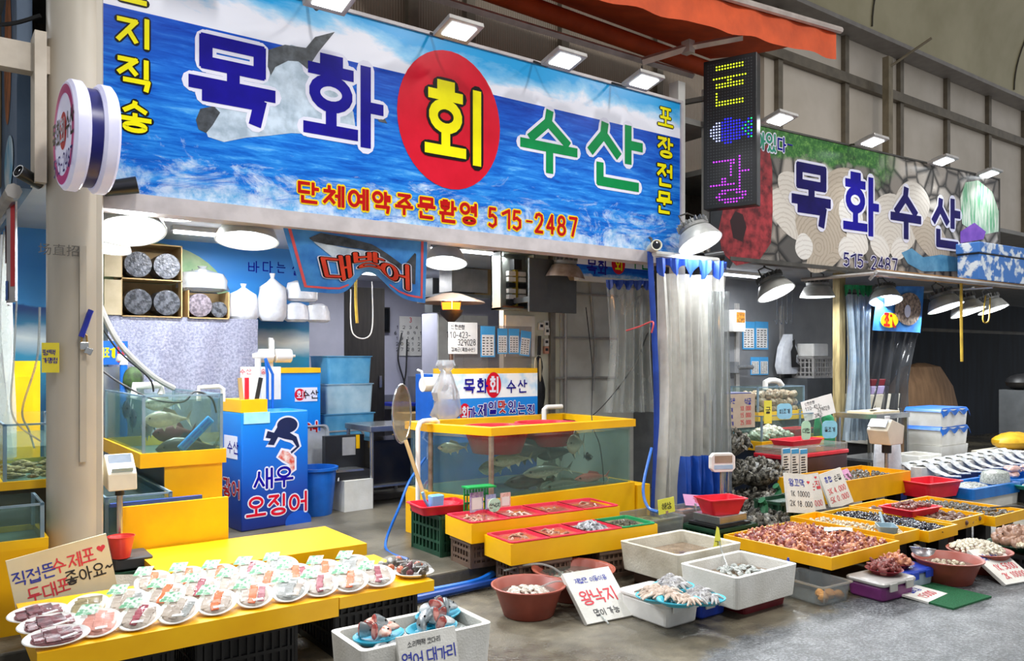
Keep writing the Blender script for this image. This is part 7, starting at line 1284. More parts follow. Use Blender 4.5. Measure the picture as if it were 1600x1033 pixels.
# signs behind the yellow trays
slab_sign('foam price board with blue letters, a heart and 10000 leaning on the green basket', (6.15, 4.14, .27), .30, .34, -16, R(-14), [('왕꼬막', -.03, .26, .06, M_inkb), ('1K 10000', .0, .165, .045, M_ink), ('2K 18.000', 0, .08, .045, M_ink)], M_foam, ((.1, .27, .035),), .022, 7)
slab_sign('foam price board half hidden behind the heart price board', (6.55, 4.3, .22), .33, .33, -14, R(-10), [('국내산', -.05, .25, .05, M_ink), ('반들이', -.05, .16, .05, M_ink), ('손질', .09, .22, .07, M_inkr), ('3.000', .06, .06, .05, M_inkr)], M_foam, ((.12, .29, .03),), .022, -3)
slab_sign('tilted foam price board with blue and red figures beside the red basket', (7.0, 4.28, .22), .30, .34, -18, R(-8), [('홍합', -.06, .27, .05, M_inkb), ('손질', .06, .26, .05, M_ink), ('3K 4.000', 0, .16, .05, M_inkr), ('5K 0.000', .0, .08, .05, M_inkr)], M_foam, (), .022, -10)
crate('dark green basket behind the heart price board', (6.3, 4.45, 0), .42, .26, .34, M_dgreen, 0, 6, 4)
mb = MB(); mb.bb(-.34, .34, -.09, .12, 0, .219); one('support_box', mb, M_blackp, 'low dark box under the foam price boards', 'box', (6.88, 4.3, 0))
# foreground boxes at the tray feet
t = thing('clear_box', 'clear plastic box with orange peels in front of the sea squirt tray', 'box', (4.86, 3.2, 0), R(-4)); mb = MB(); mb.tray(-.15, .15, -.2, .2, 0, .13, .006, .03, .92, .014); mb.build('body', clear('clear_box_plastic', '#eef2f2', .12, '#d6dadb', .1, .15), t)
M_opl = mat('orange_peel', '#e8a030', '#c87c18', .5, scale=20)
for i, (x, y) in enumerate(((.02, -.12), (.06, -.09), (-.03, -.1), (.08, -.15), (.0, -.06), (-.08, -.14))): mb = MB(); mb.ball((0, 0, 0), (.035, .03, .028), 10, 7, .15); one('orange_lump', mb, M_opl, 'orange yellow lump lying in the clear box', 'food', (4.86 + x, 3.2 + y, .036), random.uniform(0, 3), 'orange lumps in the clear box', True)
t = thing('squeeze_bottle', 'small white bottle with a blue cap in the clear box', 'bottle', (4.8, 3.34, .008)); mb = MB(); mb.lathe([(.028, 0), (.03, .01), (.03, .15), (.012, .175), (.012, .185)], n=18, cap=True); mb.build('body', M_pvc, t, smooth=True); mb = MB(); mb.lathe([(.016, .185), (.014, .2), (.006, .235), (.002, .236)], n=14, cap=True); mb.build('cap', MATS['royal_blue_plastic'], t, smooth=True)
tub('purple lidded tub under the first dish of sea squirts', (5.28, 2.95, 0), .36, .27, .1, R(-4), mat('purple_plastic', '#7a2f72', '#672660', .4), M_lampgrey); tub('clear tub with a blue lid under the second dish of sea squirts', (5.66, 3.0, 0), .34, .26, .1, R(-4), mat('milky_tub', '#b8c4d4', '#a4b0c0', .3), MATS['royal_blue_plastic'])
for k, (x, y, lb) in enumerate(((5.34, 2.96, 'dark red dish of sea squirts on the purple tub'), (5.58, 3.01, 'dark red dish of sea squirts on the blue lidded tub'))):
    mb = bowl_mesh(.115, .035, .008, .7); one('dish', mb, MATS['dark_red_plastic'], lb, 'dish', (x, y, .131), smooth=True)
    many('sea_squirt', 'sea squirt piled on the ' + lb, 'sea squirt', squirt_mb(), M_sq if k else M_sq2, in_disc((x, y), .085, .165, 13, .035), 'squirts on the %s dish' % ('purple tub', 'blue tub')[k], flatrot=1.2)
basin('brown rubber basin with a steel strainer in front of the mussels', (5.98, 2.84, 0), .225, .17, .7); many('clam', 'clam under water in the basin with the strainer', 'clam', clam_mb(), M_cl, in_disc((5.98, 2.84), .13, .12, 28, .012), 'clams in the strainer basin')
basin('brown rubber basin heaped with white clams behind the price board', (6.47, 2.84, 0), .215, .16, .5); many('shellfish', 'white clam heaped over the rim of the brown basin', 'clam', clam_mb(.019), M_cl2, in_disc((6.47, 2.86), .185, .16, 110, .06), 'heaped white clams')
t = thing('strainer', 'steel wire strainer with a long handle resting on the brown basin', 'strainer', (5.84, 2.95, .2), R(200), rot=(0, R(-12), R(200))); mb = MB(); mb.lathe([(.085, .03), (.09, .035), (.085, .04)], n=28); mb.tube([(.085, 0, .035), (.2, 0, .045), (.42, 0, .05)], .007, 6); mb.build('frame', M_steelb, t, smooth=True); mb = MB(); mb.lathe([(.085, .034), (.07, 0), (.04, -.02), (.005, -.026)], n=24); mb.build('mesh_bowl', clear('wire_mesh', '#c8c8c8', .45, '#9a9a9a', .3, .2), t, smooth=True)
t = thing('dish', 'round dark green dish of brown whelks at the edge of the photo', 'dish', (6.98, 2.78, .1)); mb = bowl_mesh(.2, .05, .01, .7); mb.build('body', M_dgreen, t, smooth=True)
crate('low dark crate under the whelk dish at the edge of the photo', (6.98, 2.78, 0), .34, .3, .098, M_blackp, 0, 6, 1, rim=False)
many('whelk', 'big brown whelk heaped on the green dish', 'whelk', wm, mat('pale_whelk', '#b48f78', '#7a5848', .3, scale=25), in_disc((6.98, 2.78), .16, .17, 60, .09), 'whelks on the green dish', smin=1.1, smax=1.6, flatrot=1)
many('clam', 'pale clam at the front of the whelk dish', 'clam', clam_mb(.019), M_cl, in_disc((6.84, 2.66), .07, .165, 26, .02), 'clams on the whelk dish')
mt = MB(); mt.bb(-.24, .24, -.22, .22, 0, .012); one('turf_mat', mt, mat('green_turf', '#1f7a4a', '#12532f', .9, scale=150, bump=1, bscale=400), 'green artificial turf mat on the wet ground', 'mat', (5.57, 2.7, 0), R(-3))
slab_sign('white foam price board lying flat on the green turf mat', (5.47, 2.66, .014), .3, .24, -86, R(4), [('갈비김', 0, .16, .05, M_inkb), ('15000', 0, .07, .06, M_inkr)], M_foam, (), .014)
slab_sign('white foam price board with a heart leaning on the clam basin', (6.33, 2.5, .012), .32, .34, -58, R(-12), [('바지락', -.03, .25, .06, M_inkb), ('1K 5000', .02, .15, .055, M_inkr), ('2K 10000', .02, .07, .05, M_inkr)], M_foam, ((.1, .27, .035),), .025)
# clear shellfish boxes beside the milky curtain
M_clb = clear('box_plastic', '#e6eaea', .18, '#cdd2d2', .08, .15); M_swd = mat('seaweed_olive', '#6b6a44', '#3c3c26', .3, scale=18)
def clearbox(label, loc, L, W, H, inner, rz=0):
    t = thing('clear_box', label, 'box', loc, rz); mb = MB(); mb.tray(-L / 2, L / 2, -W / 2, W / 2, 0, H, .006, .02, .95, .012); mb.build('body', M_clb, t); mb = MB(); mb.rbox(-L / 2 + .02, L / 2 - .02, -W / 2 + .02, W / 2 - .02, .01, H * .72, .02); mb.build('contents', inner, t); return t
M_org = mat('pinkish_worms', '#c89a88', '#8e6658', .25, scale=25, bump=.8, bscale=50)
for b, lb in (((4.78, 4.63, .38, .4, .14), 'dark low block under the clear box of sea cucumbers'), ((5.32, 4.74, .3, .2, .2), 'dark low block under the clear box of pink shellfish')): mb = MB(); mb.bb(-b[2] / 2, b[2] / 2, -b[3] / 2, b[3] / 2, 0, b[4]); one('block', mb, M_blackp, lb, 'block', (b[0], b[1], 0))
clearbox('clear box of olive sea cucumbers with a yellow tag', (4.78, 4.63, .141), .42, .4, .2, mat('olive_cucumber', '#7c7a58', '#4a4832', .25, scale=16, bump=.8, bscale=30)); clearbox('clear box of pink shellfish with a pink tag', (5.32, 4.72, .201), .34, .22, .13, M_org)
card('yellow paper tag clipped on the clear box of sea cucumbers', (4.86, 4.5, .36), .16, .12, [('해삼', 0, .06, .05, M_ink)], R(-10), 0, m=MATS['yellow_paper'], name='price_tag', roll=R(-6), stand=.12)
card('pink paper tag clipped on the clear box of pink shellfish', (5.34, 4.62, .35), .22, .1, [('개불', .03, .05, .045, M_inkr)], R(-8), R(-30), m=mat('pink_paper', '#dba4cc', '#cc92bc', .6), name='price_tag', roll=R(8), stand=.1)
# weighing scale with red basket
crate('dark green crate under the steel scale', (5.36, 4.38, 0), .5, .34, .24, M_dgreen, 0, 10, 3)
t = thing('weighing_scale', 'steel platform scale with a white display on a post behind the red basket', 'scale', (5.36, 4.38, .241)); mb = MB(); mb.bb(-.16, .16, -.13, .13, .02, .03); mb.bb(-.17, .17, -.14, .14, .03, .09); mb.build('platform', M_steelb, t, bevel=.006); mb = MB(); mb.bb(-.2, .2, -.15, .16, 0, .02); mb.build('base', M_blackp, t)
mb = MB(); mb.tube([(.19, .1, .02), (.21, .14, .06), (.21, .15, .12), (.21, .15, .4)], .018, 10); mb.build('post', M_steelb, t, smooth=True)
dh = MB(); dh.prism([(-.11, -.05), (-.08, -.08), (.08, -.08), (.11, -.05), (.11, .05), (.08, .08), (-.08, .08), (-.11, .05)], 'y', -.03, .03); dh.M = None; dd = dh.build('display_head', M_pvc, t, loc=(.21, .15, .47), rot=(0, 0, R(-25)), bevel=.005)
mb = MB(); mb.bb(-.08, .08, -.034, -.03, .0, .06); mb.build('lcd', mat('lcd_amber', '#a8927e', '#8f7a68', .2), dd); mb = MB(); mb.bb(-.085, .085, -.033, -.03, -.055, -.02); mb.build('keypad', MATS['keypad_blue'], dd)
t = thing('red_basket', 'pinkish red square basket on the steel scale', 'basket', (5.33, 4.35, .333), R(-15)); mb = MB(); mb.tray(-.17, .17, -.12, .12, 0, .13, .006, .02, .74, .012); mb.build('body', M_redp, t)
# oyster nets
M_oys = mat('oyster_shells', '#a09c90', '#24231f', .4, scale=28, bump=1, bscale=60, spread=(.42, .68)); M_net = mat('green_net', '#1e6a40', '#154e2f', .6)
om = None
def oyster_net(label, c_, rx, ry, rz_, seed, n=70, tie=True):
    rr = random.Random(seed); t = thing('oyster_net', label, 'net of oysters', c_); mb = MB()
    for i in range(n):
        a, b = i * 2.39996, 1 - (i + .5) / n * 1.15; k = math.sqrt(max(0, 1 - b * b)); p = Vector((rx * k * math.cos(a), ry * k * math.sin(a), rz_ * .95 * (b * .5 + .5)))
        mb.M = Matrix.Translation(p) @ Euler((rr.uniform(0, 6), rr.uniform(0, 6), rr.uniform(0, 6))).to_matrix().to_4x4(); mb.lathe([(.004, .02), (.03, .014), (.05, .002), (.034, -.012), (.004, -.016)], n=9, sy=.66)
    mb.M = None; mb.ball((0, 0, rz_ * .45), (rx * .86, ry * .86, rz_ * .42), 14, 9); o = mb.build('oysters', M_oys, t); 
    if tie: mb = MB(); mb.tube([(0, 0, rz_ * .9), (.02, 0, rz_ + .05), (-.02, .01, rz_ + .09)], [.05, .02, .035], 8); mb.tube([(rx * 1.04 * math.cos(a) * .8, ry * 1.04 * math.sin(a) * .4, rz_ * (.5 + .52 * math.cos(a * .5) ** 2)) for a in [i * .4 for i in range(10)]], .008, 5); mb.build('green_tie', M_net, t, smooth=True)
oyster_net('green tied net of oysters on the ground behind the sea squirt tray', (6.0, 4.42, 0), .27, .22, .27, 2); oyster_net('second tied net of oysters beside the green basket', (6.62, 4.72, 0), .26, .2, .3, 3)
for k, (x, y, z, lb) in enumerate(((6.42, 5.22, .0, 'lowest net of oysters against the milky curtain'), (6.9, 5.12, .0, 'net of oysters at the foot of the pile by the red box'), (6.6, 5.3, .29, 'net of oysters in the middle of the pile'), (6.95, 5.2, .28, 'net of oysters on the near side of the pile below the price box'), (6.66, 5.38, .58, 'topmost net of oysters under the price box'))): oyster_net(lb, (x, y, z), .29, .22, .3, 10 + k, 60, False)
mb = MB(); mb.rbox(-.32, .32, -.2, .2, 0, .3, .02); one('grey_box', mb, M_foamold, 'weathered foam box between the oyster nets and the yellow bin', 'box', (6.9, 4.62, 0) if 0 else (7.02, 4.78, 0), R(0)) if 0 else None
pb = thing('price_box', 'cardboard box written with red prices standing on the oyster nets', 'box', (6.82, 5.34, .885), R(-4)); mb = MB(); mb.bb(-.26, .2, 0, .22, 0, .36); mb.build('carton', mat('navy_carton', '#26307a', '#1d2664', .5), pb); mb = MB(); mb.bb(-.2, .24, -.012, 0, 0.0, .35); mb.build('front_sheet', mat('kraft_pale', '#c4b4a4', '#b4a494', .6), pb)
for s_, x, z, h_, ik in (('주문', -.1, .28, .05, M_inkb), ('석굴', .13, .27, .06, M_inkb), ('3개', -.12, .19, .04, M_inkb), ('10.000', .1, .2, .045, M_inkr), ('5개', -.12, .12, .04, M_inkb), ('15.000', .1, .13, .045, M_inkr), ('10개', -.12, .05, .04, M_inkb), ('25.000', .1, .055, .045, M_inkr)): lettering(pb, s_, (x, z), h_, ik, .12, wd=h_ * .75, rnd=True, y=-.015, name='handwriting')
# tiers of tanks
def tier(label, x0, x1, y0, y1, z0, zt, z1, inner, water=None):
    tk_ = glass_tank(label, x0, x1, y0, y1, z0, z1, zt - z0, water)
    return tk_
def block(label, x0, x1, y0, y1, z1, m=None, name='tank_stand', cat='stand', z0=0): mb = MB(); mb.bb(-(x1 - x0) / 2, (x1 - x0) / 2, -(y1 - y0) / 2, (y1 - y0) / 2, 0, z1 - z0); return one(name, mb, m or MATS['dark_navy_panel'], label, cat, ((x0 + x1) / 2, (y0 + y1) / 2, z0))
block('dark stand under the middle shellfish tank', 7.72, 9.02, 5.72, 6.1, .553); tier('middle clear tank of white clams in the tiers', 7.7, 9.04, 5.7, 6.12, .555, .66, .95, None, .2)
block('dark stand under the topmost shellfish tank', 8.32, 9.24, 6.22, 6.6, .825); tier('topmost clear tank of pale shells in the tiers', 8.3, 9.26, 6.2, 6.62, .83, .94, 1.25, None, None)
many('tank_shell', 'white clam in the middle tank of the tiers', 'shell', clam_mb(.05), M_cl2, in_rect((8.1, 5.9), .6, .25, 0, .68, 10, 4, .1), 'clams in the middle tank'); many('tank_shell', 'pale shell filling the topmost tank of the tiers', 'shell', clam_mb(.06), mat('tan_scallop', '#b49a80', '#7c6450', .4, scale=20), in_rect((8.78, 6.38), .84, .3, 0, .95, 10, 4, .0) + in_rect((8.78, 6.38), .84, .3, 0, 1.04, 10, 4) + in_rect((8.78, 6.38), .84, .3, 0, 1.13, 9, 3), 'shells in the topmost tank', flatrot=1.3)  # white clams in the middle tank, pale shells in the topmost
mb = MB(); mb.tray(-.18, .18, -.1, .1, 0, .1, .008, .02, .9, .01); one('red_basket', mb, M_redp, 'red basket inside the middle tank of the tiers', 'basket', (8.62, 5.88, .66))
t = thing('air_pipe', 'white pipe bent over the rim of the topmost tank', 'pipe', (8.72, 6.3, 1.252)); mb = MB(); mb.tube([(-.14, 0, -.04), (-.14, 0, .05), (-.05, 0, .07), (.05, 0, .07), (.14, 0, .05), (.2, 0, .0)], .035, 10); mb.build('pipe', M_pvc, t, smooth=True)
block('dark block under the red lidded box', 7.42, 8.62, 5.2, 5.6, .35); tb4 = thing('lidded_box', 'dark brown box with a red rim and a clear lid below the tanks', 'box', (8.02, 5.4, .351)); mb = MB(); mb.rbox(-.58, .58, -.2, .2, 0, .17, .02); mb.build('body', mat('dark_maroon', '#4a2a30', '#3a1f25', .3), tb4); mb = MB(); mb.rbox(-.6, .6, -.21, .21, .1705, .215, .02); mb.build('rim', M_redp, tb4); mb = MB(); mb.rbox(-.59, .59, -.2, .2, .216, .29, .02); mb.build('lid', M_clb, tb4)
mb = MB(); mb.tray(-.3, .3, -.14, .14, 0, .06, .008, .03, .9, .015); one('red_tray', mb, M_redp, 'red tray lying on the clear lid below the tanks', 'tray', (7.95, 5.42, .643))
for k in range(3):
    p = V(1229 + 13.5 * k, 746, 5.12); t = thing('blue_notice', '%s of the three slim blue headed notices in front of the red rimmed box' % ('first', 'middle one', 'last')[k], 'notice', (p.x, 5.12, p.z), R(-2)); mb = MB(); mb.bb(-.06, .06, 0, .02, 0, .3); mb.build('sheet', M_paper, t); mb = MB(); mb.bb(-.06, .06, -.002, 0, .25, .3); mb.build('blue_head', MATS['notice_blue'], t); mb = MB()
    for r_ in range(8): mb.bb(-.045, random.uniform(0, .05), -.003, 0, .02 + .027 * r_, .032 + .027 * r_)
    mb.build('print_lines', M_ink, t)
block('dark block behind the yellow bin carrying the slim notices', 7.28, 7.95, 5.12, 5.19, .43 if 0 else .34, name='block', cat='block')
ytray('yellow bin of small shellfish below the slim notices', 6.98, 8.5, 4.42, 4.98, .41, .22); many('dark_clam', 'grey small shell in the yellow bin below the notices', 'clam', clam_mb(.026), M_dkc, in_rect((7.7, 4.7), 1.4, .48, 0, .36, 18, 7, .02), 'shells in the yellow bin')  # same dark clam shells, in the bin
for px, py, Y, lb, m, tx in ((1290, 765, 4.5, 'mint price tag standing in the yellow bin', MATS['mint_card'], '바지락'), (1325, 757, 4.6, 'pink price tag standing in the yellow bin', MATS['pink_paper'], '새조개')):
    p = V(px, py, Y); card(lb, (p.x, p.y, p.z - .0), .18, .15, [(tx, 0, .08, .045, M_ink)], R(-15), R(-25), m=m, name='price_tag', roll=R(-15), stand=.1)
for px, py, Y, lb, m, tx, w_, h_ in ((1226, 655, 5.66, 'light blue round tag clipped on the middle tank', mat('sky_card', '#8fd0ea', '#7cc2de', .5), '피조개', .2, .18), (1275, 706, 5.1, 'mint oval tag standing on the red rimmed box', MATS['mint_card'], '대합', .12, .22), (1306, 702, 5.15, 'light blue round tag standing at the end of the red rimmed box', MATS['sky_card'], '돌조개', .2, .2)):
    p = V(px, py, Y); card(lb, (p.x, p.y, p.z) if py < 700 else (p.x + .12, 5.3, .69), w_, h_, [(tx, 0, h_ / 2, .05, M_ink)], R(-20), 0, m=m, name='price_tag', round_=.055, stand=.06)
p = V(1200, 662, 5.66); card('small yellow tag clipped on the near end of the middle tank', (p.x, p.y, p.z), .1, .26, [('굴', 0, .15, .07, M_ink)], R(-20), 0, m=MATS['yellow_paper'], name='price_tag', stand=.06)
p = V(1282, 652, 5.66); card('white handwritten bank note tilted over the middle tank', (p.x, p.y, p.z), .42, .24, [('신한은행', -.1, .2, .035, M_ink), ('110-423-', -.06, .14, .045, M_ink), ('329028', .06, .09, .045, M_ink), ('김복근', -.02, .035, .04, M_ink)], R(-25), 0, name='bank_note', roll=R(-14), stand=.2)
# things on the steel wall
for px0, px1, py0, py1, lb in ((1161, 1180, 503, 546, 'first tall blue notice on the steel wall'), (1181, 1201, 503, 546, 'second tall blue notice on the steel wall'), (1174, 1187, 558, 586, 'first small blue notice on the steel wall'), (1188, 1201, 558, 586, 'second small blue notice on the steel wall')):
    a, b = V(px0, py1, 7.58), V(px1, py0, 7.58); t = thing('blue_notice', lb, 'notice', ((a.x + b.x) / 2, 7.59, a.z)); w_, h_ = b.x - a.x, b.z - a.z; mb = MB(); mb.bb(-w_ / 2, w_ / 2, -.004, .005, 0, h_); mb.build('sheet', MATS['notice_blue'], t); mb = MB(); mb.bb(-w_ * .42, w_ * .42, -.006, -.004, h_ * .06, h_ * .76); mb.build('table_print', M_paper, t); mb = MB()
    for r_ in range(8):
        for q_ in range(3): mb.bb(-w_ * .38 + q_ * w_ * .27, -w_ * .38 + q_ * w_ * .27 + w_ * random.uniform(.1, .2), -.008, -.006, h_ * (.09 + .082 * r_), h_ * (.12 + .082 * r_))
    mb.build('print_lines', M_ink, t)
a, b = V(1147, 518, 7.4), V(1165, 485, 7.4); t = thing('meter_box', 'white meter box with an orange label on the steel wall', 'meter', ((a.x + b.x) / 2, 7.5, a.z)); w_, h_ = b.x - a.x, b.z - a.z; mb = MB(); mb.bb(-w_ / 2, w_ / 2, -.1, .1, 0, h_); mb.build('case', M_pvc, t, bevel=.008); mb = MB(); mb.bb(-w_ * .3, w_ * .42, -.104, -.1, h_ * .42, h_ * .9); mb.build('orange_label', mat('orange_label', '#d89030', '#5a4028', .4, scale=20), t)
a = V(1160, 574, 7.5); mb = MB(); mb.tube([(0, 0, 0), (.3, -.02, 0)], .035, 10); mb.box((-.04, .04, 0), (.1, .1, .16)); one('door_latch', mb, M_steelb, 'steel latch on the cold room door under the notices', 'latch', (a.x - .1, 7.5, a.z))
for px, k in ((1152, 0), (1222, 1)): a = V(px, 480, 7.58); mb = MB(); mb.bb(-.04, .04, -.03, 0, 0, 2.1); struct(mb.build('trim_%d' % (40 + k), M_lampgrey, loc=(a.x, 7.6, .3)))
p = V(1243, 520, 7.3); bg_ = thing('hanging_bag', 'white paper bag with a black figure print hanging on the steel wall', 'bag', (p.x, 7.45, p.z - .62)); mb = MB(); mb.loft([[(x * k, y, z) for x, y in ((-.22, -.05), (.0, -.1), (.24, -.05), (.24, .05), (-.22, .05))] for k, z in ((.8, 0), (1.05, .12), (.75, .4), (.1, .6))], cap=True); mb.build('body', M_bagw, bg_, smooth=True); mb = MB(); mb.prism([(-.05, .1), (-.07, .34), (-.02, .42), (-.03, .5), (.02, .52), (.03, .42), (.1, .3), (.06, .28), (.05, .18), (.16, .12), (.16, .1)], 'y', -.125, -.118); mb.build('figure_print', M_blackp, bg_)
for k, px in enumerate((1214, 1222, 1230, 1238)): a = V(px, 500, 7.4); hose('thin steel hook hanging from the ceiling in front of the steel wall', [(a.x, 7.4, 2.74), (a.x, 7.4, a.z), (a.x - .03, 7.4, a.z - .05), (a.x - .06, 7.4, a.z)], .006, M_steelb, 'hook', 'hook')['group'] = 'steel hooks in front of the steel wall'
a, b = V(1252, 690, 7.2), V(1304, 590, 7.2); block('dark grey cabinet under the stacked baskets', a.x, b.x, 7.1, 7.55, b.z, mat('charcoal_cabinet', '#4c4f52', '#424548', .5), 'cabinet', 'cabinet')
crate('pale slatted basket on the dark grey cabinet', ((a.x + b.x) / 2, 7.3, b.z), .5, .36, .32, M_lampgrey, 0, 8, 4); mb = MB(); mb.rbox(-.2, .2, -.15, .15, 0, .2, .03); one('white_box', mb, M_pvc, 'white box on top of the pale slatted basket', 'box', ((a.x + b.x) / 2, 7.3, b.z + .322))
a = V(1311, 500, 6.2); mb = MB(); mb.bb(-.07, .07, -.05, .05, 0, 2.75); struct(mb.build('pillar_ochre', mat('ochre_wood', '#a8976a', '#7c6c46', .7, scale=8, stretch=(3, 3, .4)), loc=(a.x, 6.2, 0)))
curtain('clear vinyl curtain with a green top by the ochre post', fx(1319, 6.1), fx(1364, 5.95), .5, V(1340, 445, 6.0).z, 4, .05, clear('blueish_vinyl', '#d4e2ee', .42, '#c4d6e6', .1, .2), band=M_greenp, seed=21, gather=.6)
curtain('dark clear vinyl curtain swept back under the shellfish poster', fx(1346, 6.5), fx(1442, 6.35), .55, V(1400, 500, 6.4).z, 5, .05, clear('smoky_vinyl', '#8e9094', .3, '#6c6e72', .12, .15), seed=22, gather=.8, sway=-.5)
a, b, c_, d_ = V(1372, 446, 5.75), V(1441, 448, 5.75), V(1437, 520, 5.8), V(1366, 516, 5.8); ps = thing('poster', 'blue poster of a shellfish bowl with yellow and red letters hanging by the lamp', 'poster', a); mb = MB(); pf_ = lambda u, v: tuple(a.lerp(b, u).lerp(d_.lerp(c_, u), v) - a + Vector((0, .03 * math.sin(u * 5 + v), 0))); mb.sheet(pf_, 10, 8); mb.build('sheet', MATS['banner_blue'], ps, smooth=True)
def ppatch(nm, cx, cy, rx, ry, m, dy): mb = MB(); mb.poly([tuple(Vector(pf_(cx + rx * math.cos(-t_), cy + ry * math.sin(-t_))) + Vector((0, dy, 0))) for t_ in [i / 20 * 6.283 for i in range(20)]]); mb.build(nm, m, ps)
ppatch('bowl_print', .66, .5, .26, .36, mat('bowl_print', '#b49a84', '#4a3c34', .5, scale=25), -.02); ppatch('clam_print', .62, .55, .06, .14, WHT, -.03); ppatch('yellow_print', .3, .76, .17, .17, YEL2, -.02)
mb = MB(); stroke_mesh(mb, layout('조개', .17, .13), .035, 0, True); mb.v = [(x + pf_(.3, .76)[0], pf_(.3, .76)[1] - .03 + y, z + pf_(.3, .76)[2]) for x, y, z in mb.v]; mb.build('lettering', RED2, ps)
# plywood shelf with the blue cooler
sh = thing('plywood_shelf', 'plywood shelf on a steel frame jutting out under the shellfish signboard', 'shelf', (0, 0, 0)); A_, B_2, C_ = V(1342, 437, 5.3), V(1482, 424, 4.62), V(1640, 448, 4.62); z_ = 2.545
Pp = [(A_.x + .25, 5.3), (8.6, 4.86), (12.6, 4.72), (12.6, 5.02), (9.4, 5.26)]
mb = MB(); mb.prism(Pp, 'z', z_ + .035, z_ + .053); mb.build('board', mat('plywood', '#b58a58', '#9a7244', .55, stretch=(1, 4, 1)), sh); mb = MB(); 
for i in range(2): a, b = Pp[i], Pp[i + 1]; mb.tube([(a[0], a[1], z_ + .012), (b[0], b[1], z_ + .012)], .026, 4)
mb.build('frame', M_lampgrey, sh); 
for xx in (8.6, 11.5): mb = MB(); mb.tube([(xx, 4.88, z_), (xx, 5.8, z_)], .02, 4); mb.build('arm', M_lampgrey, sh)
a = V(1512, 400, 4.75); cl = thing('cooler_box', 'blue camouflage cooler box on the plywood shelf', 'cooler', (11.5, 4.9, z_ + .054), R(-3)); M_cam = mat('blue_camo', '#3f78c4', '#dfe8f0', .5, scale=7, spread=(.42, .5)); mb = MB(); mb.bb(-.62, .62, -.16, .12, 0, .33); mb.build('body', M_cam, cl, bevel=.01); mb = MB(); mb.bb(-.64, .64, -.175, .13, .345, .48); mb.build('lid', M_cam, cl, bevel=.01); mb = MB(); mb.bb(-.63, .63, -.165, .125, .33, .345); mb.build('seam', M_blackp, cl)
hose('yellow rope dangling from the plywood shelf', [V(1502, 435, 4.95), V(1502, 500, 4.95), V(1503, 565, 4.95)], .018, MATS['yellow_rope'], 'rope', 'rope'); hose('yellow cord loop between the lamps', [V(1540, 462, 5.2), V(1536, 500, 5.2), V(1545, 500, 5.2), V(1547, 465, 5.2)], .01, MATS['yellow_rope'], 'cord', 'cord')
mb = MB(); mb.tube([(0, 0, 0), (6.2, -.1, .0)], .03, 6); one('hanging_rail', mb, M_lampdark, 'dark rail running across the back of the far stall', 'rail', V(1440, 515, 6.6))
# scale, table, foam boxes, hairtails
p = V(1345, 760, 4.9); t = thing('weighing_scale', 'beige scale head on a chrome post above the red basket', 'scale', (8.62, 4.75, .0)); mb = MB(); mb.tube([(0, 0, 0), (0, 0, .62)], .022, 10); mb.build('post', M_steelb, t, smooth=True); mb = MB(); mb.tube([(0, 0, .56), (0, 0, .68)], .05, 12); mb.build('collar', M_blackp, t, smooth=True); mb = MB(); mb.prism([(-.14, .66), (.12, .66), (.16, .86), (-.1, .94), (-.2, .82)], 'y', -.12, .12); mb.build('head', M_beige, t, bevel=.01); mb = MB(); mb.M = Matrix.Translation((-.16, 0, .885)) @ Matrix.Rotation(R(-50), 4, 'Y'); mb.box((0, 0, .015), (.1, .2, .01)); mb.build('display', MATS['lcd_grey'], t)
mb = MB(); mb.bb(-.16, .16, -.14, .14, 0, .03); mb.build('base', M_blackp, t)
t = thing('red_basket', 'red slatted basket beside the post of the beige scale', 'basket', (8.62, 4.28, .16), R(-8)); mb = MB(); mb.tray(-.28, .28, -.18, .18, 0, .16, .008, .03, .85, .015); mb.build('body', M_redp, t); block('dark block under the red slatted basket', 8.42, 8.82, 4.14, 4.42, .159, M_blackp, 'block', 'block')
bagged((9.0, 4.95, .0), .2, .78, 'tall white plastic bag standing beside the beige scale', M_bagw); bagged((9.0, 5.75, .45), .16, .5, 'green plastic bag hanging by the clear curtain', M_greenp); block('dark stand under the green plastic bag', 8.85, 9.15, 5.6, 5.9, .449, M_blackp)
wt = thing('work_table', 'narrow steel table with a cutting board in the far stall', 'table', (10.0, 5.7, 0)); mb = MB(); mb.bb(-.4, .4, -.28, .28, .84, .9); mb.build('tabletop', M_steelb, wt); mb = MB(); mb.bb(-.38, .38, -.26, .26, .3, .33); mb.build('shelf', M_steelb, wt)
for sx in (-1, 1):
    for sy in (-1, 1): mb = MB(); mb.bb(sx * .37 - .02, sx * .37 + .02, sy * .25 - .02, sy * .25 + .02, 0, .84); mb.build('leg', M_steelb, wt)
block('pale cutting board on the narrow steel table', 9.66, 10.3, 5.5, 5.85, .925, mat('cutting_board', '#d8c8a8', '#c4b492', .6), 'cutting_board', 'board', .901); t = thing('knife', 'white handled knife on the cutting board', 'knife', (9.95, 5.65, .926), R(10)); mb = MB(); mb.box((.1, 0, .015), (.16, .035, .03)); mb.build('handle', M_pvc, t, bevel=.005); mb = MB(); mb.prism([(-.2, -.03), (.02, -.03), (.02, .02), (-.1, .03)], 'z', .008, .014); mb.build('blade', M_blackp, t)
for k in range(4): foam_box(('lowest', 'second', 'third', 'topmost')[k] + ' white foam box in the stack by the narrow steel table', (10.95, 5.35, .235 * k), .72, .5, .233, R(-2 + k), M_foam, None)
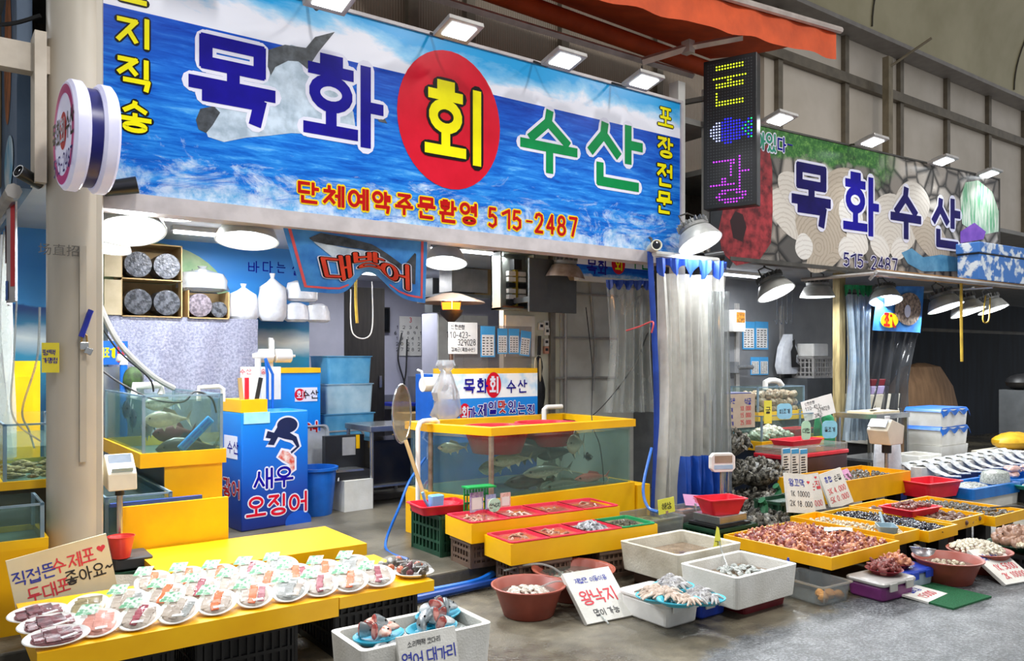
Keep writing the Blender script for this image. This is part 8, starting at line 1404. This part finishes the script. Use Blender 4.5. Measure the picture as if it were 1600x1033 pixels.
for k, z in ((0, .69), (1, .925)): mb = MB(); mb.sheet(lambda u, v: (-.38 + .76 * u, -.27 + .54 * v, .012 + (-.07 * (max(0, abs(v - .5) - .44) / .06) - .05 * max(0, abs(u - .5) - .46) / .04) * (1 + .4 * math.sin(u * 19))), 30, 30); one('blue_sheet', mb, M_bluep, ('blue plastic sheet between the stacked foam boxes', 'blue plastic sheet over the topmost stacked foam box')[k], 'sheet', (10.95, 5.35, z + .02), R(k), smooth=True)
foam_box('open white foam box standing in front of the foam box stack', (10.0, 5.12, .16), .5, .36, .26, R(-4), M_foam, None, t_=.035); block('dark block under the open white foam box', 9.8, 10.2, 5.0, 5.24, .159, M_blackp, 'block', 'block')
for k, (h_, m, lb) in enumerate(((.5, M_foam, 'pale foam box at the bottom behind the steel table'), (.22, M_foamold, 'weathered foam box behind the steel table'), (.12, mat('lavender_plastic', '#b4a4cc', '#a494bc', .4), 'lavender tray under the red lidded tray'), (.1, MATS['dark_red_plastic'], 'dark red lidded tray on the lavender tray'))): z0_ = .35 + (0, .502, .724, .846)[k]; mb = MB(); wd_ = (.95, .9, .5, .52)[k]; mb.rbox(-wd_ / 2, wd_ / 2, -.2, .2, 0, h_, .02, .95); one('stored_box', mb, m, lb, 'box', (11.6 - (.15 if k > 1 else 0), 6.6, z0_), bevel=.004)
block('dark pedestal under the stored boxes', 11.2, 12.0, 6.42, 6.78, .349, M_blackp, 'pedestal', 'pedestal')
# hairtail table and blue foam trays
block('dark blue table of hairtails', 8.95, 12.3, 4.52, 5.0, .25, mat('navy_table', '#1c2a6a', '#162258', .5), 'fish_table', 'table')
M_hair = mat('hairtail_silver', '#eef0f2', '#c4c9cd', .2, .08, scale=8, stretch=(1, 6, 1))
for row, (yy, n_) in enumerate(((4.86, 10), (4.66, 9))):
    block('white foam block under the %s row of hairtails' % ('back', 'front')[row], 9.1, 11.9, yy - .05, yy + .07, .37, M_foam, 'foam_block', 'foam block', .251)
    for i in range(n_):
        x = 9.15 + i * .28 + row * .12; mb = MB(); Lh = .42; pts = [(-.05, .1, .29), (-.02, .03, .375), (.02, -.03, .385), (.07, -.1, .31), (.14, -.2, .262), (.24, -.28, .258)]; ws = (.03, .085, .09, .08, .055, .006); rings = []
        for (a, b, z), w_ in zip(pts, ws): rings.append([(a + w_ * math.cos(t_) * 1.0, b, z + .012 + .011 * math.sin(t_)) for t_ in [k * math.pi / 4 for k in range(8)]])
        mb.loft(rings, cap=True); one('hairtail', mb, M_hair, 'silver hairtail draped over the %s foam block' % ('back', 'front')[row], 'fish', (x, yy, 0), random.uniform(-.12, .12), 'hairtails in the %s row' % ('back', 'front')[row], True)
M_blt = mat('bright_blue_film', '#1f7ad0', '#1866b8', .25)
def film_box(label, x, y, L, W, H, rz, z=0):
    t = thing('foam_box', label, 'box', (x, y, z), rz); mb = MB(); mb.tray(-L / 2, L / 2, -W / 2, W / 2, 0, H, .03, .03, .95, 0, .03); mb.build('body', M_foam, t); mb = MB(); mb.tray(-L / 2 - .012, L / 2 + .012, -W / 2 - .012, W / 2 + .012, H * .55, H + .012, .05, .04, .99, .0, .02); mb.build('blue_film', M_blt, t); return t
film_box('foam box lined with blue film holding whitebait', 8.0, 4.28, .74, .42, .26, R(-6)) if 0 else None
film_box('foam box lined with blue film holding whitebait', 9.4, 4.16, 1.0, .44, .22, R(-3)); film_box('second foam box lined with blue film holding squid', 10.5, 4.16, 1.0, .44, .22, R(-3)); film_box('third foam box lined with blue film holding pink fish', 11.6, 4.2, 1.0, .44, .22, R(-3))
M_wb = mat('whitebait', '#d6d8d4', '#8e948e', .25, scale=80, bump=1, bscale=160, spread=(.4, .6))
def heap(label, x, y, rx, ry, z, h, m): 
    mb = MB(); mb.sheet(lambda u, v: (rx * v * math.cos(u * 6.283), ry * v * math.sin(u * 6.283), h * (1 - v * v) + random.uniform(-.006, .006)), 40, 14); o = one('seafood_heap', mb, m, label, 'seafood', (x, y, z), smooth=False); o['kind'] = 'stuff'; return o
heap('heap of whitebait in the blue filmed foam box', 9.25, 4.16, .3, .16, .2, .05, M_wb); t = thing('teal_tray', 'long teal tray of whitebait in front of the pink fish', 'tray', (10.3, 3.86, .16), R(-3)); mb = MB(); mb.tray(-.55, .55, -.12, .12, 0, .05, .01, .03, .92, .015); mb.build('body', M_greenp if 0 else mat('teal_plastic', '#1ca090', '#168a7c', .35), t); heap('whitebait spread on the long teal tray', 10.3, 3.86, .45, .09, .19, .03, M_wb); block('dark block under the long teal tray', 9.9, 10.7, 3.78, 3.94, .159, M_blackp, 'block', 'block')
bagged((9.72, 4.1, .2), .2, .16, 'clear bag of whitebait lying on the blue filmed foam box', mat('whitebait_bag', '#c8ccc6', '#8e948c', .2, scale=60), False)
M_pkf = mat('pink_squid', '#e0bcb4', '#b88e88', .25, scale=14)
for i in range(9): mb = MB(); mb.lathe([(.004, .16), (.03, .13), (.055, .06), (.058, -.02), (.045, -.08), (.02, -.1), (.03, -.14), (.004, -.17)], n=10); mb.v = [(z, x, y * .7) for x, y, z in mb.v]; one('squid', mb, M_pkf, 'pale pink squid piled on the blue filmed foam boxes', 'squid', (10.25 + .2 * (i % 8), 4.12 + .1 * (i % 2), .26 + .03 * (i % 3)), random.uniform(-1, 1), 'pink squid on the foam boxes', True)
# brown cover, yellow sack, dark pot at the far end
cv = MB(); cv.loft([[(k * 1.3 * math.cos(a) * (1 + .05 * math.sin(9 * a)), .35 * k * math.sin(a), z) for a in [i / 40 * 6.283 for i in range(40)]] for k, z in ((1, 0), (.95, .5), (.75, 1.1), (.45, 1.45), (.1, 1.52))], cap=True); one('covered_pile', cv, mat('brown_cover', '#8a6a4c', '#6e5238', .7, scale=2, stretch=(5, 5, .5)), 'tall pile under a brown cloth cover at the back of the far stall', 'cover', (14.2, 7.2, 0), smooth=True)
mb = MB(); mb.ball((0, 0, .12), (.5, .25, .13), 16, 10, .06); one('yellow_sack', mb, mat('yellow_sack', '#d8a820', '#b88a14', .5), 'yellow sack at the edge of the photo behind the hairtails', 'sack', (13.2, 5.3, .25), smooth=True); block('pale table under the yellow sack', 12.5, 14.2, 5.05, 5.6, .248, M_foamold, 'table', 'table')
mb = MB(); mb.ball((0, 0, .12), (.35, .25, .14), 16, 8); one('black_pan', mb, M_blackp, 'black domed pan at the edge of the photo', 'pan', (14.3, 5.6, 1.1), smooth=True); block('tall dark cabinet under the black domed pan', 14.0, 14.7, 5.4, 5.85, 1.1, MATS['charcoal_cabinet'], 'cabinet', 'cabinet')
